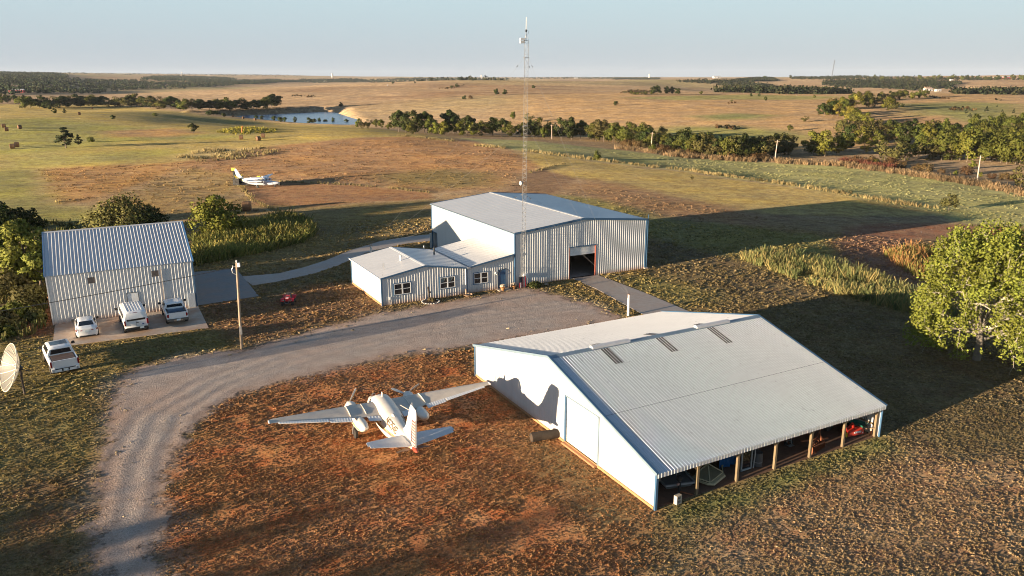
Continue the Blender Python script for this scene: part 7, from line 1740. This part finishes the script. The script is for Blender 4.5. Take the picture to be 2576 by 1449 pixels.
tall('tall_grass', 'golden tall grass strip crossing the right hand fields', np.vstack([strip([(1002, 341), (1060, 347), (1145, 356)], 3, 2.0, 5), strip([(1192, 366), (1290, 376), (1442, 396), (1560, 410), (1717, 428), (1880, 450), (2050, 476), (2200, 502), (2350, 526)], 2.6, 2.6, 6)]), .4, .85, GOLD, 7, .12, 11)
tall('tall_grass', 'dry orange brown weeds along the creek side of the fields', strip([(1560, 374), (1640, 383), (1717, 395), (1950, 409), (2117, 416), (2283, 439), (2450, 464), (2640, 502)], 5, 2.2, 8), .7, 1.4, [(.28, .19, .10), (.24, .16, .085), (.18, .13, .07)], 8, .16, 12, .35)
tall('tall_grass', 'dark red weeds at the field edge before the wood', strip([(2112, 409), (2170, 416), (2232, 427)], 3, 4, 9), 1.0, 1.8, [(.15, .045, .032), (.13, .06, .035)], 8, .16, 13, .35)
tall('tall_grass', 'tall pale grass bank beyond the mown yard on the right', area([(1862, 652), (1950, 640), (2060, 660), (2180, 690), (2330, 745), (2420, 790), (2350, 806), (2110, 742), (1990, 700)], 4.2, 14, -.45), .5, 1.2, [(.30, .24, .09), (.24, .21, .08), (.15, .16, .055), (.12, .14, .05)], 9, .10, 14, .42)
tall('tall_grass', 'rust and yellow weeds beside the dirt track on the right', area([(2225, 640), (2330, 628), (2400, 660), (2420, 720), (2330, 712), (2260, 672)], 3, 15, -.4), .6, 1.4, [(.33, .16, .06), (.26, .18, .06), (.2, .19, .05)], 9, .12, 15, .42)
tall('weeds', 'green and yellow weed bank between storage building and field', area([(468, 642), (500, 600), (560, 588), (640, 566), (712, 548), (778, 560), (792, 592), (760, 612), (690, 630), (560, 655), (480, 672)], 5, 16, -.7), .6, 1.5, [(.16, .17, .04), (.20, .19, .05), (.12, .13, .035), (.27, .22, .06)], 9, .16, 16, .45)
tall('tall_grass', 'golden grass edge along the brown mown field', np.vstack([strip([(705, 457), (800, 462), (900, 467), (1000, 476), (1085, 486)], .8, 5, 17), strip([(606, 466), (622, 490), (650, 512), (720, 538)], .9, 4, 18), strip([(1330, 436), (1390, 418), (1420, 412)], .8, 4, 19)]), .3, .6, GOLD, 6, .1, 17)
tall('tall_grass', 'pale golden grass on the ridge in the left field', area([(440, 398), (520, 376), (660, 370), (716, 378), (640, 398), (505, 408)], .8, 20, -.2), .4, .8, GOLD, 6, .18, 18)
tall('tall_grass', 'yellow flowering weeds around the orange marker', area([(545, 333), (600, 320), (700, 324), (690, 334), (610, 340)], .5, 21, -.3), .4, .9, [(.34, .28, .04), (.24, .22, .05)], 6, .22, 19)
tall('rough_grass', 'rough green and brown grass over the fields right of the hangar', np.vstack([area([(1395, 492), (1500, 470), (1700, 500), (1960, 560), (2110, 610), (2120, 700), (1870, 655), (1640, 600)], .9, 22, -.3), area([(1500, 375), (1720, 400), (1950, 415), (2290, 445), (2600, 500), (2600, 600), (2370, 545), (2050, 478), (1720, 430)], .6, 23, -.2)]), .08, .22, None, 7, .13, 20, .45, 1.0)
tall('rough_grass', 'rough tan grass over the fields left of the hangar', np.vstack([area([(380, 420), (700, 372), (1050, 348), (1300, 385), (1300, 470), (1085, 480), (900, 462), (700, 452), (590, 470), (640, 520), (740, 540), (600, 575), (380, 560), (235, 520)], .42, 24, -.25), area([(95, 425), (395, 412), (380, 450), (232, 508), (140, 515)], .5, 26, -.3)]), .1, .28, None, 6, .16, 21, .4, .9)
tall('weeds', 'weedy growth around the bushes left of the storage building', np.vstack([area([(-40, 640), (110, 640), (120, 830), (60, 850), (-40, 870)], 3, 25, -.6), area([(380, 560), (480, 600), (470, 650), (300, 590), (100, 600), (0, 600), (0, 560)], 1.6, 27, -.5)]), .3, .8, [(.14, .13, .04), (.19, .15, .05), (.1, .11, .035)], 6, .14, 22)
# ------------------------------------------------------------------ far buildings, towers and cattle
FARW = M('far_white', (.5, .49, .47), .6); FARR = M('far_red_barn', (.32, .04, .035), .7); FARB = M('far_roof_grey', (.38, .38, .38), .6); FART = M('far_tan', (.4, .27, .19), .8); DKOP = M('dark_opening', (.03, .03, .03), .9)
def far_house(px, py, wpx, hpx, label, wall=FARW, roof=FARB, cat='building', name='far_building', depth=.6):
    P = at(px, py); c = P[1] * math.cos(PITCH) + (CAM_H - P[2]) * math.sin(PITCH); w = wpx * c / FPX; h = hpx * c / FPX
    t = thing(name, label, cat, P, TH * .4); d = w * depth
    obj('wall', MB().box((0, d / 2, h * .32), (w, d, h * .64)), wall, t)
    obj('roof', MB().loft([[(x, -.04 * d, h * .64), (x, d / 2, h), (x, d * 1.04, h * .64), (x, d / 2, h * .62)][::-1] for x in (-w * .52, w * .52)]), roof, t)
    obj('door', MB().box((w * .12, -.02 * w, h * .22), (w * .16, .03 * w, h * .42)), DKOP, t)
    for k in (-.3, .35): obj('window', MB().box((w * k, -.02 * w, h * .36), (w * .1, .03 * w, h * .18)), DKOP, t)
    return t
far_house(40, 233, 34, 9, 'long red barn with pale roof before the far left wood', FARR, FARB, 'barn', 'red_barn', .4)
far_house(1805, 197, 18, 6, 'long white shed on the skyline right of the white tower'); far_house(2338, 229, 19, 9, 'tan roofed farm house in the gap above the gully trees', FARW, FART, 'farm house', 'farm_house'); far_house(2362, 230, 14, 6, 'low white shed beside the tan roofed farm house', FARW, FARW); far_house(2425, 229, 18, 4, 'long white trailer right of the tan roofed farm house', FARW, FARW, depth=.25)
far_house(2535, 199, 18, 7, 'blue grey roofed house on the far right skyline', FARR, FARB); far_house(2557, 200, 16, 7, 'tan house next to the blue grey roofed one on the skyline', FART, FART); far_house(2508, 199, 12, 5, 'pale house left of the blue grey roofed one', FART, FARW); far_house(2180, 203, 10, 4, 'small white shed among the far right tree bands', FARW, FARW); far_house(2395, 203, 8, 4, 'tiny white house below the right skyline trees', FARW, FARW)
far_house(525, 190, 5, 2.5, 'tiny white house on the far left hills', FARW, FARW); far_house(815, 207, 4, 3, 'tiny white house below the far left tower', FARW, FARW); far_house(975, 216, 3, 3, 'tiny pale shed beside a dark cedar on the tan ridge', FARW, FARW); far_house(1450, 197.5, 8, 2.5, 'tiny white house on the middle skyline', FARW, FARW); far_house(1180, 197, 12, 2.5, 'low white buildings of the far town left of the mast', FARW, FARW)
tpx(989, 211, 6, 'darkbush', 'dark clump on the tan ridge beside the tiny shed'); tpx(1044, 211, 8, 'cedar', 'pointed dark cedar alone on the tan ridge', None, 1.4)
def tower(px, py, hpx, wpx, label, bulb=False):
    P = at(px, py); c = P[1] * math.cos(PITCH); h = hpx * c / FPX; r = wpx * c / FPX / 2; t = thing('water_tower', label, 'water tower', P, 0)
    if bulb: obj('stem', MB().lathe([(r * .3, 0), (r * .25, h * .6)], 10), FARW, t); obj('tank', MB().lathe([(0.01, h * .5), (r * .8, h * .6), (r, h * .78), (r * .7, h * .95), (0.01, h)], 14), FARW, t)
    else: obj('tank', MB().lathe([(r, 0), (r, h * .96), (0.01, h)], 14), FARW, t); obj('base_ring', MB().lathe([(r * 1.1, 0), (r * 1.1, h * .04)], 14), FARB, t)
tower(1633, 198, 11, 4, 'white standpipe tower on the skyline right of the mast'); tower(836, 195, 10, 4, 'white standpipe tower on the skyline right of the pond'); tower(1211, 199, 10, 4, 'white bulb topped tower above the far town', True); tower(458, 188, 7, 4, 'small white bulb topped tower on the left skyline', True); tower(713, 189, 6, 4, 'tiny white bulb topped tower furthest left but one', True) if False else None
def far_mast():
    P = at(2092, 197); c = P[1] * math.cos(PITCH); h = 44 * c / FPX; t = thing('lattice_mast', 'thin dark lattice mast rising on the right skyline', 'mast', P, 0); r = 1.3; m = M('far_mast_grey', (.13, .13, .14), .6)
    for a in (0, 2.1, 4.2): obj('leg', MB().tube([(r * math.cos(a), r * math.sin(a), 0), (4 + r * math.cos(a), r * math.sin(a), h)], .28, 4), m, t)
    b = MB(); n = 26
    for k in range(n):
        z0, z1 = h * k / n, h * (k + 1) / n
        for i in range(3): a0, a1 = 2.1 * i, 2.1 * (i + 1); b.bar((4 * k / n + r * math.cos(a0), r * math.sin(a0), z0), (4 * (k + 1) / n + r * math.cos(a1), r * math.sin(a1), z1), .22)
    obj('bracing', b, m, t)
far_mast()
# row of trees and a few single ones on the right-hand skyline
row([(1905, 199), (1935, 199), (1955, 199)], 5, 5, 9, dict(dark=1), 'tree in the skyline clump right of the long white shed', 'trees on the skyline right of the white shed', 1.2, dj=1); tpx(1905, 199, 7, 'dark', 'round tree left of the skyline clump') if False else None
tpx(1902 + 0, 199, 7, 'dark', 'left tree of the skyline group by the white shed', None, 1.2); tpx(1988, 197.5, 9, 'dark', 'lone round tree on the skyline left of the thin mast', None, 1.2)
row([(2180, 203), (2300, 203), (2420, 202), (2600, 202)], 26, 9, 15, dict(dark=3, mid=2), 'tree in the band on the right skyline', 'trees in the band on the right skyline', 1.2, dj=2)
# ------------------------------------------------------------------ evening air
def haze():
    mb = MB().box((0, 5000, 52), (21000, 17000, 220)); t = bpy.data.materials.new('evening_haze'); t.use_nodes = True; n = t.node_tree.nodes; n.remove(n['Principled BSDF'])
    v = n.new('ShaderNodeVolumePrincipled'); v.inputs['Color'].default_value = (.80, .88, 1.0, 1); v.inputs['Density'].default_value = 3.0e-5; v.inputs['Anisotropy'].default_value = 0.0
    t.node_tree.links.new(v.outputs[0], n['Material Output'].inputs['Volume']); o = obj('haze', mb, t); o['kind'] = 'stuff'
haze()
print('objects', len(bpy.data.objects), 'verts', sum(len(m.vertices) for m in bpy.data.meshes))
